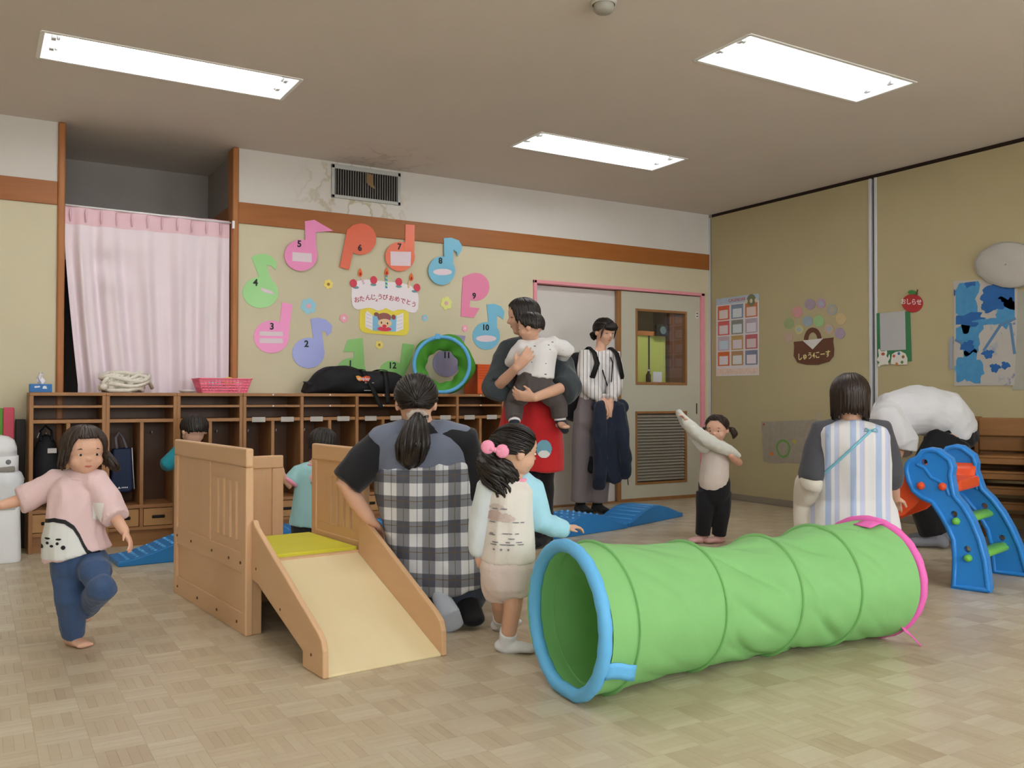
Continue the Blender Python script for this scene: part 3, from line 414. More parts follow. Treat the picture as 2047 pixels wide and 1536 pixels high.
# ---------------------------------------------------------------- light fittings
m_tube = M('tube_glow', 'fbfdff', emit=TUBE, var=0); m_house = M('fitting_white', 'f4f4f2', rough=.4, var=.01); m_sock = M('socket_grey', 'cfd0d2', rough=.4)
LN = ['twin-tube fluorescent light above the pink curtain', 'twin-tube fluorescent light nearest the back right corner', 'large twin-tube fluorescent light at upper right of the ceiling']
def fitting(x, y, label):
    t = thing('ceiling_light', label, 'ceiling light', (x+FW/2, y+FD/2, H), 0, 'ceiling lights'); hw, hd = FW/2-.004, FD/2-.004
    mb = MB(); mb.box(-hw, hw, -hd, hd, .10, .104)
    for s in (-1, 1):
        # sloping reflector sides and straight ends
        mb.add([(-hw, s*hd, -.002), (hw, s*hd, -.002), (hw, s*(hd-.05), .1), (-hw, s*(hd-.05), .1), (-hw, s*(hd+.004), -.002), (hw, s*(hd+.004), -.002), (hw, s*(hd+.004), .1), (-hw, s*(hd+.004), .1)],
               [(0, 1, 2, 3), (4, 5, 6, 7), (0, 1, 5, 4), (3, 2, 6, 7), (0, 3, 7, 4), (1, 2, 6, 5)])
        mb.box(s*hw-.004, s*hw+.004, -hd, hd, -.002, .104)
    mb.build('housing', m_house, t)
    mb = MB(); e = .012
    for s in (-1, 1): mb.box(-hw-e, hw+e, s*hd-.004-(e if s < 0 else 0), s*hd+.004+(e if s > 0 else 0), -.004, 0); mb.box(s*hw-.004-(e if s < 0 else 0), s*hw+.004+(e if s > 0 else 0), -hd, hd, -.004, 0)
    mb.build('flange', m_house, t)
    for s in (-1, 1):
        MB().tube([(-hw+.055, s*.075, .028), (-hw+.12, s*.075, .028), (hw-.12, s*.075, .028), (hw-.055, s*.075, .028)], .0165, n=10).build('tube', m_tube, t, smooth=True)
        for k in (-1, 1):
            MB().box(k*(hw-.05)-.012, k*(hw-.05)+.012, s*.075-.02, s*.075+.02, .01, .1).build('lamp_holder', m_sock, t, bevel=.004)
            MB().tube([(k*(hw-.078), s*.075, .028), (k*(hw-.062), s*.075, .028)], .0172, n=10).build('end_cap', m_chrome, t, smooth=True)
    return t
LN += ['ceiling light out of view, above the wooden slide', 'ceiling light out of view at the far left of the room', 'ceiling light out of view, over the floor at front right', 'ceiling light out of view, behind the camera']
for i, (x, y) in enumerate(FIX): fitting(x, y, LN[i])
fitting(6.2, 7.0, 'fluorescent light in the room behind the door window').location.z = H-.11

# smoke detector
t = thing('smoke_detector', 'round white smoke detector on the ceiling at the top edge', 'smoke detector', (2.385, 3.19, H))
m_det = M('detector_plastic', 'c9c4b8', rough=.5)
MB().lathe([(.0, 0), (.058, 0), (.058, -.012), (.05, -.018), (.05, -.018)], (0, 0, 0)).build('base', m_det, t, smooth=True, bevel=.001)
MB().lathe([(.046, -.016), (.046, -.04), (.036, -.05), (.0, -.052)], (0, 0, 0)).build('sensor_head', M('detector_grey', 'a9a59b', rough=.5), t, smooth=True)

# air vent with vertical blades
t = thing('air_vent', 'rectangular wall vent with grey frame and dark vertical blades', 'air vent', (2.547, D, 2.43))
m_vf = M('vent_frame_grey', 'b9bab6', rough=.5); m_vb = M('vent_blade', '8c8884', rough=.5)
mb = MB(); x0, x1, z0, z1 = -.278, .278, 0, .25
mb.box(x0, x1, -.016, 0, z0, z0+.024); mb.box(x0, x1, -.016, 0, z1-.03, z1); mb.box(x0, x0+.024, -.016, 0, z0, z1); mb.box(x1-.024, x1, -.016, 0, z0, z1)
mb.build('frame', m_vf, t, bevel=.003)
MB().box(x0+.02, x1-.02, -.001, 0.0, z0+.02, z1-.02).build('shaft', M('vent_black', '1d1a18', rough=.9), t)
bl = None
for k in range(26):
    x = x0+.032+(x1-x0-.064)*k/25
    if bl is None: bl = MB().box(-.0022, .0022, -.014, -.002, z0+.02, z1-.026).build('blade', m_vb, t); bl.location.x = x
    else: c = bl.copy(); COL.objects.link(c); c.location.x = x
MB().prism([(-.005, .215), (.05, .205), (.05, .135), (.068, .10), (.03, .112), (-.005, .14)], lambda a, b, q: V((a, -.019+q, b)), 0, .002).build('tape_scrap', M('brown_tape', '8a6f4c'), t)

# curtain on a rod
t = thing('curtain', 'pale pink pleated curtain closing the alcove', 'curtain', (.5, D+.03, .3))
m_cur = M('curtain_pink', 'efe0e7', rough=.85, var=.04, bump=.12, bs=500, sheen=.2); m_curh = M('curtain_header_pink', 'eac6cf', rough=.85, var=.03)
def cur(u, v, z0=.3, z1=2.182):
    z = z1+(z0-z1)*v; hd = max(0, 1-v/.055)
    left = .495+ .085*min(1, max(0, (v-.12)/.5))**1.2; x = left+(1.536-left)*(u**1.12*.25+u*.75)
    a = .007+.022*min(1, v*5)*(0.75+.25*sin(3*u+1)); ph = 2*pi*(5.6*u)+1.5*sin(5*u)+.5*sin(2.5*v+7*u)
    y = a*sin(ph)+.012*sin(2.3*ph+2)*min(1, v*3)+ (.03*math.exp(-((u-.26)/.12)**2)*math.exp(-((v-.2)/.1)**2)*sin(v*40))
    return V((x-.5, y, z-.3))
MB().grid(lambda u, v: cur(u, .06+.94*v), 260, 60).build('cloth', m_cur, t, smooth=True)
MB().grid(lambda u, v: cur(u, .065*v)+V((0, -.002, 0)), 260, 6).build('header_tape', m_curh, t, smooth=True)
for k in range(11):
    u = (k+.35)/11; p = cur(u, .03); MB().tube([p+V((0, -.012, .035)), p+V((0, -.02, 0)), p+V((0, -.012, -.05))], [.004, .008, .003], n=6).build('pinch_pleat', m_curh, t, smooth=True)
t = thing('curtain_rod', 'thin white curtain rod between the wooden posts', 'curtain rod', (1.0, D+.02, 2.18))
MB().tube([(-.51, 0, 0), (.548, 0, -.012)], .006, n=8).build('rod', m_white_gloss, t, smooth=True)
MB().box(.54, .556, -.06, -.045, -.06, -.005).build('wall_bracket', m_white_gloss, t, bevel=.002)

# ---------------------------------------------------------------- pigeon-hole lockers
m_lock = WOOD('locker_wood', '8d5f38', 'ad7f52', 'Z', 12); m_lockh = WOOD('locker_wood_h', '8d5f38', 'ad7f52', 'X', 12); m_lin = WOOD('locker_inside', '573922', '67462d', 'Z', 12)  # locker_inside: shade inside the units is put into its darker colour
m_draw = WOOD('drawer_wood', 'a5784a', 'bd9160', 'X', 12); m_slot = M('slot_black', '17130f'); m_tag = M('name_tag_grey', 'b9b4ad', rough=.6, var=.1, vs=40); m_stick = M('sticker_white', 'f3f0f2')
LF = 6.08; LT = .967   # front plane, top height
def locker(x0, bays, bw, label, tags=True):
    t = thing('locker_unit', label, 'locker', (x0, LF, 0), 0, 'wooden lockers along the back wall'); W = bays*bw; dp = D-LF-.01; th = .022
    MB().box(0, W, 0, dp, LT-.021, LT).build('top_panel', m_lockh, t, bevel=.003)
    for k in range(bays+1):
        x = k*bw; a = 0 if k == 0 else x-th/2; b = W if k == bays else x+th/2
        if k == 0: b = th
        if k == bays: a = W-th
        MB().box(a, b, 0, dp, 0 if k in (0, bays) else .1, LT-.021).build('side_panel', m_lock, t, bevel=.002)
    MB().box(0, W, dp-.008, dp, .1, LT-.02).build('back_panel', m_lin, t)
    MB().box(th, W-th, .03, dp, .0, .1).build('kick_base', m_lockh, t)
    for k in range(bays):
        a, b = k*bw+th*.6, (k+1)*bw-th*.6; c = (a+b)/2
        MB().box(a, b, .004, dp, .873, .888).build('shelf', m_lockh, t)
        MB().box(a, b, .002, dp, .779, .801).build('shelf', m_lockh, t, bevel=.002)
        MB().box(a, b, .002, dp, .236, .258).build('bottom_shelf', m_lockh, t, bevel=.002)
        MB().box(a, b, .002, .03, .1, .12).build('bottom_rail', m_lockh, t)
        MB().box(c-.011, c+.011, .004, dp, .1, .78).build('divider', m_lock, t, bevel=.002)
        for s in (0, 1):
            p, q = (a+.006, c-.014) if s == 0 else (c+.014, b-.006)
            d = MB().box(p, q, .006, .2, .123, .232).build('drawer', m_draw, t, bevel=.003)
            m = (p+q)/2; MB().tube([(m-.036, .0045, .178), (m+.036, .0045, .178)], [(.010, .0035)]*2, n=10, up=(0, 1, 0), round_caps=True).build('drawer_slot', m_slot, d, smooth=True)
            h = MB().tube([(m, dp-.01, .70), (m, dp-.05, .70), (m, dp-.055, .715)], .004, n=6).build('coat_hook', m_chrome, t, smooth=True)
            if tags: MB().box(m-.045, m+.045, -.0015, .002, .772, .806).build('name_tag', m_tag, t, bevel=.001)
        if tags:
            for z in (.957, .8805): MB().ell((c, 0, z), (.006, .003, .006), nu=10, nv=6).build('round_sticker', m_stick, t, smooth=True)
    return t
for x, lb in ((.286, 'wooden locker unit at the left end, under the tissue box'), (.706, 'wooden locker unit with the navy bag hanging inside'), (1.126, 'wooden locker unit under the pink basket')):
    locker(x, 1, .42, lb, tags=False)
locker(1.548, 3, .403, 'long wooden locker with name tags, under the black duffel bag')
locker(2.759, 3, .403, 'long wooden locker with name tags, beside the door')
ZT = LT+.001
# tissue box
t = thing('tissue_box', 'blue tissue box on the lockers', 'tissue box', (.35, 6.2, ZT))
MB().box(-.06, .06, -.055, .055, 0, .05).build('carton', M('tissue_blue', '2a6fb4', rough=.4), t, bevel=.002)
mb = MB(); mb.tube([(-.035, -.0555, .031), (-.005, -.0555, .034)], [(.001, .006), (.001, .005)], n=6, up=(0, 0, 1)); mb.ell((.02, -.0555, .03), (.011, .001, .009), nu=10, nv=6); mb.box(.008, .034, -.0562, -.0552, .021, .025)
mb.build('printed_mark', M('print_white', 'e6ecf5'), t)
MB().grid(lambda u, v: V(((u-.5)*.05*(1-.6*v)+.006*sin(9*v), .012*sin(u*7+v*3), .049+.07*v+.008*sin(u*8))), 12, 8).build('tissue', M('tissue_white', 'eeeaf0', rough=.9), t, smooth=True, solid=.001)
# rope heap
t = thing('rope_bundle', 'coiled heap of thick white rope on the lockers', 'rope', (.82, 6.22, ZT))
m_rope = M('rope_white', 'e6e0d4', rough=.9, var=.18, vs=60, bump=.8, bs=160)
r7 = random.Random(11)
def rope(pts, nm='rope_loop'): MB().tube(pts, .0125, n=8).build(nm, m_rope, t, smooth=True)
for k in range(9):
    ph = r7.random()*6.28; rx = r7.uniform(.085, .145); ry = r7.uniform(.05, .09); z = .014+.0125*k; tl = r7.uniform(-.22, .22); cx = r7.uniform(-.03, .03)
    rope([(cx+rx*cos(a+ph), ry*sin(a+ph), max(.0135, min(.128, z+rx*tl*cos(a)+.012*sin(3*a+k)))) for a in [i*2*pi/28 for i in range(29)]])
for k in range(7):
    a = r7.uniform(-.12, .12); rope([(-.15+.3*r7.random()*.3, r7.uniform(-.06, .0), .02), (a-.05, -.07, .05+.04*r7.random()), (a, -.05, .115), (a+.06, -.02, .10), (a+.1, .04, .03)], 'rope_strand')
for k in range(6): MB().ell((r7.uniform(-.15, .1), r7.uniform(-.085, -.05), r7.uniform(.02, .09)), (.024, .018, .02), nu=10, nv=8).build('rope_knot', m_rope, t, smooth=True)
# small dish
t = MB().lathe([(.0, .003), (.03, .003), (.034, 0), (.04, .004), (.058, .02), (.060, .02), (.042, .007), (.0, .006)], (0, 0, 0), n=24).build('saucer', m_white_gloss, smooth=True); t.location = (1.21, 6.2, ZT); tag(t, 'small white saucer beside the pink basket', 'saucer')
# pink mesh basket
t = thing('plastic_basket', 'pink plastic basket of small toys on the lockers', 'basket', (1.44, 6.22, ZT))
m_pk = M('basket_pink', 'f0708c', rough=.35, var=.04)
def bk(s, z): w, d = .145+.028*z/.095, .085+.02*z/.095; return (w, d)
mb = MB()
for zz in (.0, .018, .036, .054, .072, .086):
    w_, d_ = bk(0, zz); h = .012 if zz < .08 else .01
    for a, b_, c, e in ((-w_, w_, -d_, -d_+.004), (-w_, w_, d_-.004, d_), (-w_, -w_+.004, -d_, d_), (w_-.004, w_, -d_, d_)): mb.box(a, b_, c, e, zz, zz+h)
for k in range(15):
    f = -1+2*k/14
    for s in (-1, 1): mb.tube([(f*.143, s*.083, .002), (f*.17, s*.103, .092)], .0035, n=5)
for k in range(7):
    f = -1+2*k/6
    for s in (-1, 1): mb.tube([(s*.143, f*.083, .002), (s*.171, f*.103, .092)], .0035, n=5)
mb.box(-.14, .14, -.082, .082, 0, .004)
mb.build('lattice', m_pk, t)
mb = MB(); w_, d_ = .178, .11
for a, b_, c, e in ((-w_, w_, -d_, -d_+.012), (-w_, w_, d_-.012, d_), (-w_, -w_+.012, -d_, d_), (w_-.012, w_, -d_, d_)): mb.box(a, b_, c, e, .092, .099)
mb.build('rim', m_pk, t, bevel=.002)
for k, (x, y, z, r, h) in enumerate([(-.06, 0, .06, .04, 'b9d4ea'), (.04, -.02, .075, .042, 'f0cf4c'), (.10, .02, .06, .04, 'f6e7ea'), (-.01, .03, .07, .045, 'cfe2f2'), (-.11, 0, .055, .035, 'f2b6c6')]):
    o = MB().ell((0, 0, 0), (r, r*.8, r*.8), nu=14, nv=9).build('toy_ball', M('toy_'+h, h, rough=.5), smooth=True); o.location = (1.44+x, 6.22+y, ZT+z)
    tag(o, ['pale blue toy at the left middle of the pink basket', 'yellow toy sticking up from the pink basket', 'white toy at the right of the pink basket', 'light blue toy at the back of the pink basket', 'pink toy at the left end of the pink basket'][k], 'toy', 'toys in the pink basket')
# black duffel bag
t = thing('duffel_bag', 'long black duffel bag lying on the lockers', 'bag', (2.42, 6.21, ZT))
m_blk = M('bag_black', '1c1c20', rough=.7, var=.15, vs=20, bump=.4, bs=40)
def bag(u, v):
    x = -.41+.83*u; e = min(1, (1-abs(2*u-1)**3.2)*1.25); hh = (.182+.02*sin(5*u+.8)+.006*sin(21*u))*max(.34, e)**.8; dd = .125*max(.45, e); a = 2*pi*v
    c, s_ = cos(a), sin(a); k = .62
    z = hh/2+hh/2*(abs(s_)**k)*(1 if s_ > 0 else -1); y = dd*(abs(c)**k)*(1 if c > 0 else -1)
    return V((x+.012*sin(6*v*pi+u*9)*(1-e), y+.006*sin(17*u+4*a), max(.001, z+.005*sin(13*u+2*a)*(s_ > 0))))
mb = MB(); mb.grid(lambda v, u: bag(u, v), 32, 48, closed_u=True); n = 32
mb.add([bag(0, k/n) for k in range(n)], [tuple(range(n))]); mb.add([bag(1, k/n) for k in range(n)], [tuple(range(n))[::-1]])
mb.build('bag_body', m_blk, t, smooth=True)
for x, l in ((-.02, .28), (.15, .24)):
    MB().grid(lambda u, v, x=x, l=l: V((x+(u-.5)*.036+.14*v*(1 if x < 0 else .12), -.128-.008*sin(pi*v)-(.012 if v > .5 else 0)+.004*sin(12*v), .165-v*l)), 3, 14).build('strap', M('strap_black', '121214', rough=.6), t, smooth=True, solid=.003)
for x in (-.02, .15): MB().grid(lambda u, v, x=x: V((x+(u-.5)*.036, -.128+.2*v, .165+.008*sin(pi*v)+.004)), 3, 8).build('strap', M('strap_black', '121214', rough=.6), t, smooth=True, solid=.003)
fnb = lambda a, b, q: V((a-.0, -.134-q, b))
MB().prism([(-.09, .125), (-.07, .128), (-.045, .118), (-.03, .121), (-.01, .128), (.015, .124), (.022, .108), (.01, .092), (-.012, .083), (-.035, .092), (-.06, .088), (-.08, .1)], lambda a, b, q: fnb(a+.01, b, q), 0, .002).build('logo_patch', M('logo_orange', 'd8552f'), t)
MB().prism([(-.09, .125), (-.07, .128), (-.05, .118), (-.05, .094), (-.065, .09), (-.08, .1)], lambda a, b, q: fnb(a+.01, b, q), .002, .0028).build('logo_leaf', M('logo_yellow', 'e8a04a'), t)
text_mesh('weplay', .032, 'logo_text', M('print_white', 'e6ecf5'), lambda a, b, q: fnb(a-.02, b+.106, q+.003), t)
mb = MB()
for x0, x1, z in ((-.01, .06, .075), (-.015, .055, .02), ):
    x = x0
    while x < x1: mb.box(x, x+.006, -.1355, -.1345, z, z+.004); x += .009
mb.build('small_print', M('print_white', 'e6ecf5'), t)
# collapsed play tunnel standing on the lockers
def fabric(name, hexc, tr=.35):
    m = M(name, hexc, rough=.6, var=.05, vs=8, bump=.15, bs=60); nt = m.node_tree; b = nt.nodes['Principled BSDF']; out = nt.nodes['Material Output']
    tl = nt.nodes.new('ShaderNodeBsdfTranslucent'); mx = nt.nodes.new('ShaderNodeMixShader'); mx.inputs[0].default_value = tr
    src = b.inputs['Base Color'].links[0].from_socket; nt.links.new(src, tl.inputs[0]); nt.links.new(b.outputs[0], mx.inputs[1]); nt.links.new(tl.outputs[0], mx.inputs[2]); nt.links.new(mx.outputs[0], out.inputs[0])
    return m
m_green = fabric('tunnel_green', '8cc97e', .1); m_gdark = fabric('tunnel_green_dark', '58a83a', .2); m_blue = M('ring_blue', '69b9ee', rough=.55, bump=.3, bs=40); m_mag = M('ring_pink', 'ee6fbf', rough=.55, bump=.3, bs=40)
t = thing('collapsed_play_tunnel', 'folded green play tunnel with blue ring standing on the lockers', 'play tunnel', (3.06, 6.15, ZT), -radians(24))
rr = .222
def torus(R, r, y, n=40, m=10, wob=0.0): return [V((R*cos(2*pi*k/n), y+wob*sin(4*pi*k/n), rr+R*sin(2*pi*k/n))) for k in range(n+1)]
MB().tube(torus(rr-.013, 0, -.05), .0145, n=10, cap=False).build('front_ring', m_blue, t, smooth=True)
MB().tube([p+V((.03, 0, .004)) for p in torus(rr-.01, 0, .115)], .011, n=8, cap=False).build('back_ring', m_gdark, t, smooth=True)
def hour(u, v):
    a = 2*pi*u; y = -.05+.15*v; k = 1-.40*sin(pi*v)**.8-.03*sin(9*a+12*v)*sin(pi*v); R = (rr-.016)*k; tw = 1.1*v
    return V((R*cos(a+tw)+.012*v, y+.02*sin(6*a+3)*sin(pi*v), rr+R*sin(a+tw)-.012*sin(pi*v)))
MB().grid(hour, 72, 16, closed_u=True).build('twisted_lining', m_gdark, t, smooth=True)
def outer(u, v):
    a = 2*pi*u; y = -.045+.16*v; R = (rr-.008)+.03*sin(pi*v)*(.55+.45*sin(5*a+2))+.006*sin(v*26+3*sin(3*a)); R = min(R, rr+.004 if sin(a) < -.6 else 9)
    return V((R*cos(a)+.03*v, y, max(.002, rr+R*sin(a))))
MB().grid(outer, 72, 20, closed_u=True).build('fabric_body', m_gdark, t, smooth=True)
MB().box(-.05, -.015, -.068, -.058, 2*rr-.03, 2*rr+.01).build('strap_tab', m_blue, t, bevel=.002)
# orange bin
t = thing('storage_bin', 'orange plastic bin on the lockers behind the woman in red', 'bin', (3.49, 6.23, ZT))
m_or = M('bin_orange', 'e5622a', rough=.4, var=.05)
mb = MB(); w_, d_ = .135, .11
mb.box(-w_, w_, -d_, -d_+.004, .0, .225); mb.box(-w_, w_, d_-.004, d_, 0, .225); mb.box(-w_, -w_+.004, -d_, d_, 0, .225); mb.box(w_-.004, w_, -d_, d_, 0, .225); mb.box(-w_, w_, -d_, d_, 0, .004)
mb.build('bin_wall', m_or, t, bevel=.0015)
mb = MB()
for z in (.12, .14, .16, .18, .20): mb.box(-w_-.003, w_+.003, -d_-.004, -d_, z, z+.006)
mb.build('rib', M('bin_orange_dark', 'c9501f', rough=.45), t)
mb = MB(); mb.box(-w_-.008, w_+.008, -d_-.008, -d_+.004, .222, .232); mb.box(-w_-.008, w_+.008, d_-.004, d_+.008, .222, .232); mb.box(-w_-.008, -w_+.004, -d_, d_, .222, .232); mb.box(w_-.004, w_+.008, -d_, d_, .222, .232); mb.build('rim', m_or, t, bevel=.002)

# bags in the lockers
t = thing('tote_bag', 'navy tote bag hanging in the locker behind the child in pink', 'bag', (.815, 6.22, .33))
m_nv = M('navy_nylon', '1c2a4a', rough=.55, bump=.3, bs=40)
MB().prism([(-.062, .0), (.05, .0), (.07, .03), (.055, .285), (-.055, .28), (-.068, .04)], lambda a, b, q: V((a, q, b)), -.045, .045).build('bag_body', m_nv, t, bevel=.012, seg=3)
MB().tube([(-.03, -.02, .28), (-.035, 0, .35), (-.012, .03, .385), (.012, .02, .35), (.03, -.02, .28)], [(.009, .002)]*5, n=6).build('handle', M('strap_grey', '77747a'), t, smooth=True)
MB().tube([(.058, -.03, .285), (.064, -.03, .15), (.074, -.03, .02)], .004, n=6).build('white_piping', m_stick, t, smooth=True)
mb = MB(); mb.prism([(-.028, .028), (-.018, .042), (-.008, .028)], lambda a, b, q: V((a, -.0455-q, b)), 0, .001)
for k in range(4): mb.box(-.004+k*.01, .003+k*.01, -.0465, -.0455, .03, .038)
mb.build('printed_mark', M('print_white', 'e6ecf5'), t)
t = thing('backpack', 'black backpack with a pale tag hanging in the leftmost locker', 'bag', (.385, 6.22, .36))
MB().ell((-.0, .0, .16), (.075, .055, .19), nu=18, nv=12).build('bag_body', m_blk, t, smooth=True)
MB().tube([(-.03, -.03, .31), (-.03, .02, .37), (0, .06, .40), (.03, .02, .37), (.03, -.03, .31)], .007, n=6).build('handle', m_blk, t, smooth=True)
MB().box(.005, .055, -.054, -.051, .235, .265).build('tag', M('tag_pale', 'c9c4be'), t, bevel=.001)
MB().tube([(-.05, -.03, .33), (-.04, -.05, .36)], .003, n=5).build('zip_pull', m_chrome, t)
t = thing('shoulder_bag', 'dark bag hanging in the right half of the leftmost locker', 'bag', (.595, 6.23, .36))
MB().ell((0, 0, .13), (.06, .05, .15), nu=16, nv=10).build('bag_body', m_blk, t, smooth=True)
MB().tube([(-.03, -.02, .25), (0, .05, .35), (.03, -.02, .25)], .005, n=6).build('handle', m_blk, t, smooth=True)

# left of the lockers: pail, green panel, dark board
t = thing('diaper_pail', 'white domed pail wrapped in a clear bag at the left edge', 'pail', (.115, 5.93, 0))
m_pl = M('pail_white', 'eceef2', rough=.4, var=.02); m_bg = M('plastic_bag', 'e4e8ee', rough=.25, var=.03, bump=.6, bs=25)
def sq(w, d, z, n=24, k=.35): return [V((w*(abs(cos(2*pi*i/n))**k)*(1 if cos(2*pi*i/n) >= 0 else -1), d*(abs(sin(2*pi*i/n))**k)*(1 if sin(2*pi*i/n) >= 0 else -1), z)) for i in range(n)]
def loft(mb, rings):
    n = len(rings[0]); mb.add([p for r in rings for p in r], [(i*n+k, i*n+(k+1) % n, (i+1)*n+(k+1) % n, (i+1)*n+k) for i in range(len(rings)-1) for k in range(n)]+[tuple(range(n))[::-1], tuple((len(rings)-1)*n+k for k in range(n))])
mb = MB(); loft(mb, [sq(.125, .12, 0), sq(.128, .122, .02), sq(.12, .115, .34)]); mb.build('bucket', m_pl, t, smooth=True, bevel=.003)
mb = MB(); r9 = random.Random(4); loft(mb, [[p+V((r9.uniform(-.006, .006), r9.uniform(-.006, .006), 0)) for p in sq(w_, w_, z, k=.55)] for w_, z in ((.124, .30), (.128, .36), (.134, .43), (.138, .47), (.125, .505), (.11, .515))]); mb.build('plastic_bag', m_bg, t, smooth=True)
mb = MB(); loft(mb, [sq(.112, .112, .50, k=.6), sq(.112, .112, .60, k=.6), sq(.106, .106, .602, k=.6)]); mb.build('collar', m_pl, t, smooth=True)
mb = MB(); loft(mb, [sq(w_, w_, z, k=.75) for w_, z in ((.105, .60), (.103, .65), (.09, .69), (.06, .712), (.02, .72))]); mb.build('dome_lid', m_pl, t, smooth=True)
MB().ell((.055, -.103, .57), (.016, .012, .016), nu=14, nv=8).build('knob', M('knob_grey', '77797c', rough=.4), t, smooth=True)
MB().tube([(-.03, -.109, .525), (.085, -.109, .53)], [(.016, .006)]*2, n=10, up=(0, 1, 0), round_caps=True).build('slot', M('slot_grey', '8d8a84'), t, smooth=True)
t = thing('folding_mat', 'green mat with pink edge leaning on the wall behind the pail', 'mat', (.02, 6.3, 0))
MB().box(-.3, .135, 0, .03, 0, .87).build('green_panel', M('mat_green', '5f9a3a', rough=.6), t, bevel=.004)
MB().box(.135, .195, -.004, .034, 0, .875).build('pink_edge', M('mat_pink', 'd5566c', rough=.6), t, bevel=.006)
t = MB().box(0, .055, 0, .05, 0, .80).build('dark_board', WOOD('board_dark', '1c120c', '2a1b11'), bevel=.003); t.location = (.224, 6.35, 0); tag(t, 'narrow dark board against the wall beside the lockers', 'board')

# ---------------------------------------------------------------- wooden slide house
NP = (.939, 3.563); HR = radians(5.0)
t = thing('toddler_slide', 'light wooden indoor slide with railed platform and yellow mat', 'slide', (NP[0], NP[1], 0), HR)
m_bch = WOOD('beech', 'cfa57c', 'dab48d', 'Z', 10, rough=.38); m_bchy = WOOD('beech_long', 'cfa57c', 'dab48d', 'Y', 10, rough=.38); m_chute = WOOD('chute_wood', 'e9d6a6', 'efdfb6', 'Y', 8, rough=.3)
m_bolt = M('bolt_dark', '5a3a20', rough=.4)
def side(x0, x1, y0, y1, zt, slot_ys, slots_z, nm, mid=None, lower=True):
    p = thing_part(nm, t); xc = (x0+x1)/2; th = x1-x0
    MB().box(x0, x1, y0, y1, zt-.075, zt).build('top_rail', m_bchy, p, bevel=.008, seg=3)
    MB().box(x0, x1, y0, y0+.05, 0, zt-.075).build('stile', m_bch, p, bevel=.006)
    MB().box(x0, x1, y1-.05, y1, 0, zt-.075).build('stile', m_bch, p, bevel=.006)
    MB().box(x0+.002, x1-.002, y0+.05, y1-.05, .24, .32).build('middle_rail', m_bchy, p, bevel=.003)
    MB().box(x0+.002, x1-.002, y0+.05, y1-.05, .0, .085).build('bottom_rail', m_bchy, p, bevel=.003)
    MB().box(xc-.006, xc+.006, y0+.05, y1-.05, .085, .24).build('lower_board', m_bchy, p)
    ys = y1-.05
    if mid is not None:
        MB().box(x0+.002, x1-.002, mid, mid+.045, .32, zt-.075).build('middle_stile', m_bch, p, bevel=.003)
        MB().box(xc-.006, xc+.006, mid+.045, y1-.05, .32, zt-.075).build('solid_board', m_bch, p); ys = mid
    e = [y0+.05]+[q for s_ in sorted(slot_ys) for q in (s_-.013, s_+.013)]+[ys]
    for i in range(0, len(e), 2): MB().box(xc-.008, xc+.008, e[i], e[i+1], slots_z[0], slots_z[1]).build('slat', m_bch, p, bevel=.002)
    MB().box(xc-.008, xc+.008, y0+.05, ys, .32, slots_z[0]).build('slot_sill', m_bchy, p); MB().box(xc-.008, xc+.008, y0+.05, ys, slots_z[1], zt-.075).build('slot_head', m_bchy, p)
    return p
def thing_part(nm, par):
    o = bpy.data.objects.new(nm, None); o.empty_display_size = .02; COL.objects.link(o); o.parent = par; return o
sp = side(-.02, .012, 0, 1.0, .735, (.13, .205, .285, .36), (.36, .6), 'side_panel', mid=.455)
for y, z in ((.06, .28), (.2, .28), (.42, .28), (.72, .28), (.94, .28), (.1, .04), (.35, .04), (.62, .04), (.93, .04)): MB().tube([(-.0215, y, z), (-.0185, y, z)], .006, n=10).build('bolt', m_bolt, sp)
side(.488, .52, .0, .545, .72, (.14, .205, .27, .335), (.36, .58), 'side_panel')
p = thing_part('back_panel', t)
MB().box(.012, .52, .97, 1.0, .575, .64).build('top_rail', m_bch, p, bevel=.007, seg=3)
for a, b_ in ((.012, .06), (.46, .52)): MB().box(a, b_, .97, 1.0, 0, .575).build('stile', m_bch, p, bevel=.004)
for a, b_ in ((.06, .15), (.17, .33), (.35, .46)): MB().box(a, b_, .978, .992, 0, .575).build('slat', m_bch, p)
for a, b_ in ((.15, .17), (.33, .35)): MB().box(a, b_, .978, .992, 0, .3).build('slot_sill', m_bch, p); MB().box(a, b_, .978, .992, .5, .575).build('slot_head', m_bch, p)
MB().box(.012, .488, .025, .545, .262, .284).build('platform', m_bchy, t, bevel=.003)
MB().box(.022, .478, .035, .54, .284, .302).build('yellow_mat', M('mat_yellow', 'd8d23e', rough=.55, var=.03), t, bevel=.004)
MB().box(.012, .488, .0, .026, .24, .29).build('front_edge', m_bch, t, bevel=.003)
MB().box(.012, .488, .56, .96, .10, .13).build('step', m_bchy, t, bevel=.003); MB().box(.012, .488, .545, .56, .0, .26).build('riser', m_bch, t)
MB().box(.013, .05, .01, .05, 0, .262).build('post', m_bch, t, bevel=.003); MB().box(.45, .487, .01, .05, 0, .262).build('post', m_bch, t, bevel=.003)
rail = [(.0, .455), (-.018, .452), (-.04, .43), (-.625, .15), (-.66, .125), (-.675, .09), (-.678, .0), (-.505, .0), (-.505, .055), (-.11, .195), (-.07, .212), (.0, .22)]
for a in (.004, .466):
    r_ = MB().prism(rail, lambda y, z, q, a=a: V((a+q, y, z)), 0, .022).build('slide_rail', m_bchy, t, bevel=.006, seg=3)
    for y, z in ((-.05, .27), (-.3, .16), (-.58, .06)): MB().tube([(a-.001+(.022 if a > .1 else 0), y, z), (a+.001+(.022 if a > .1 else 0), y, z)], .0055, n=10).build('bolt', m_bolt, r_)
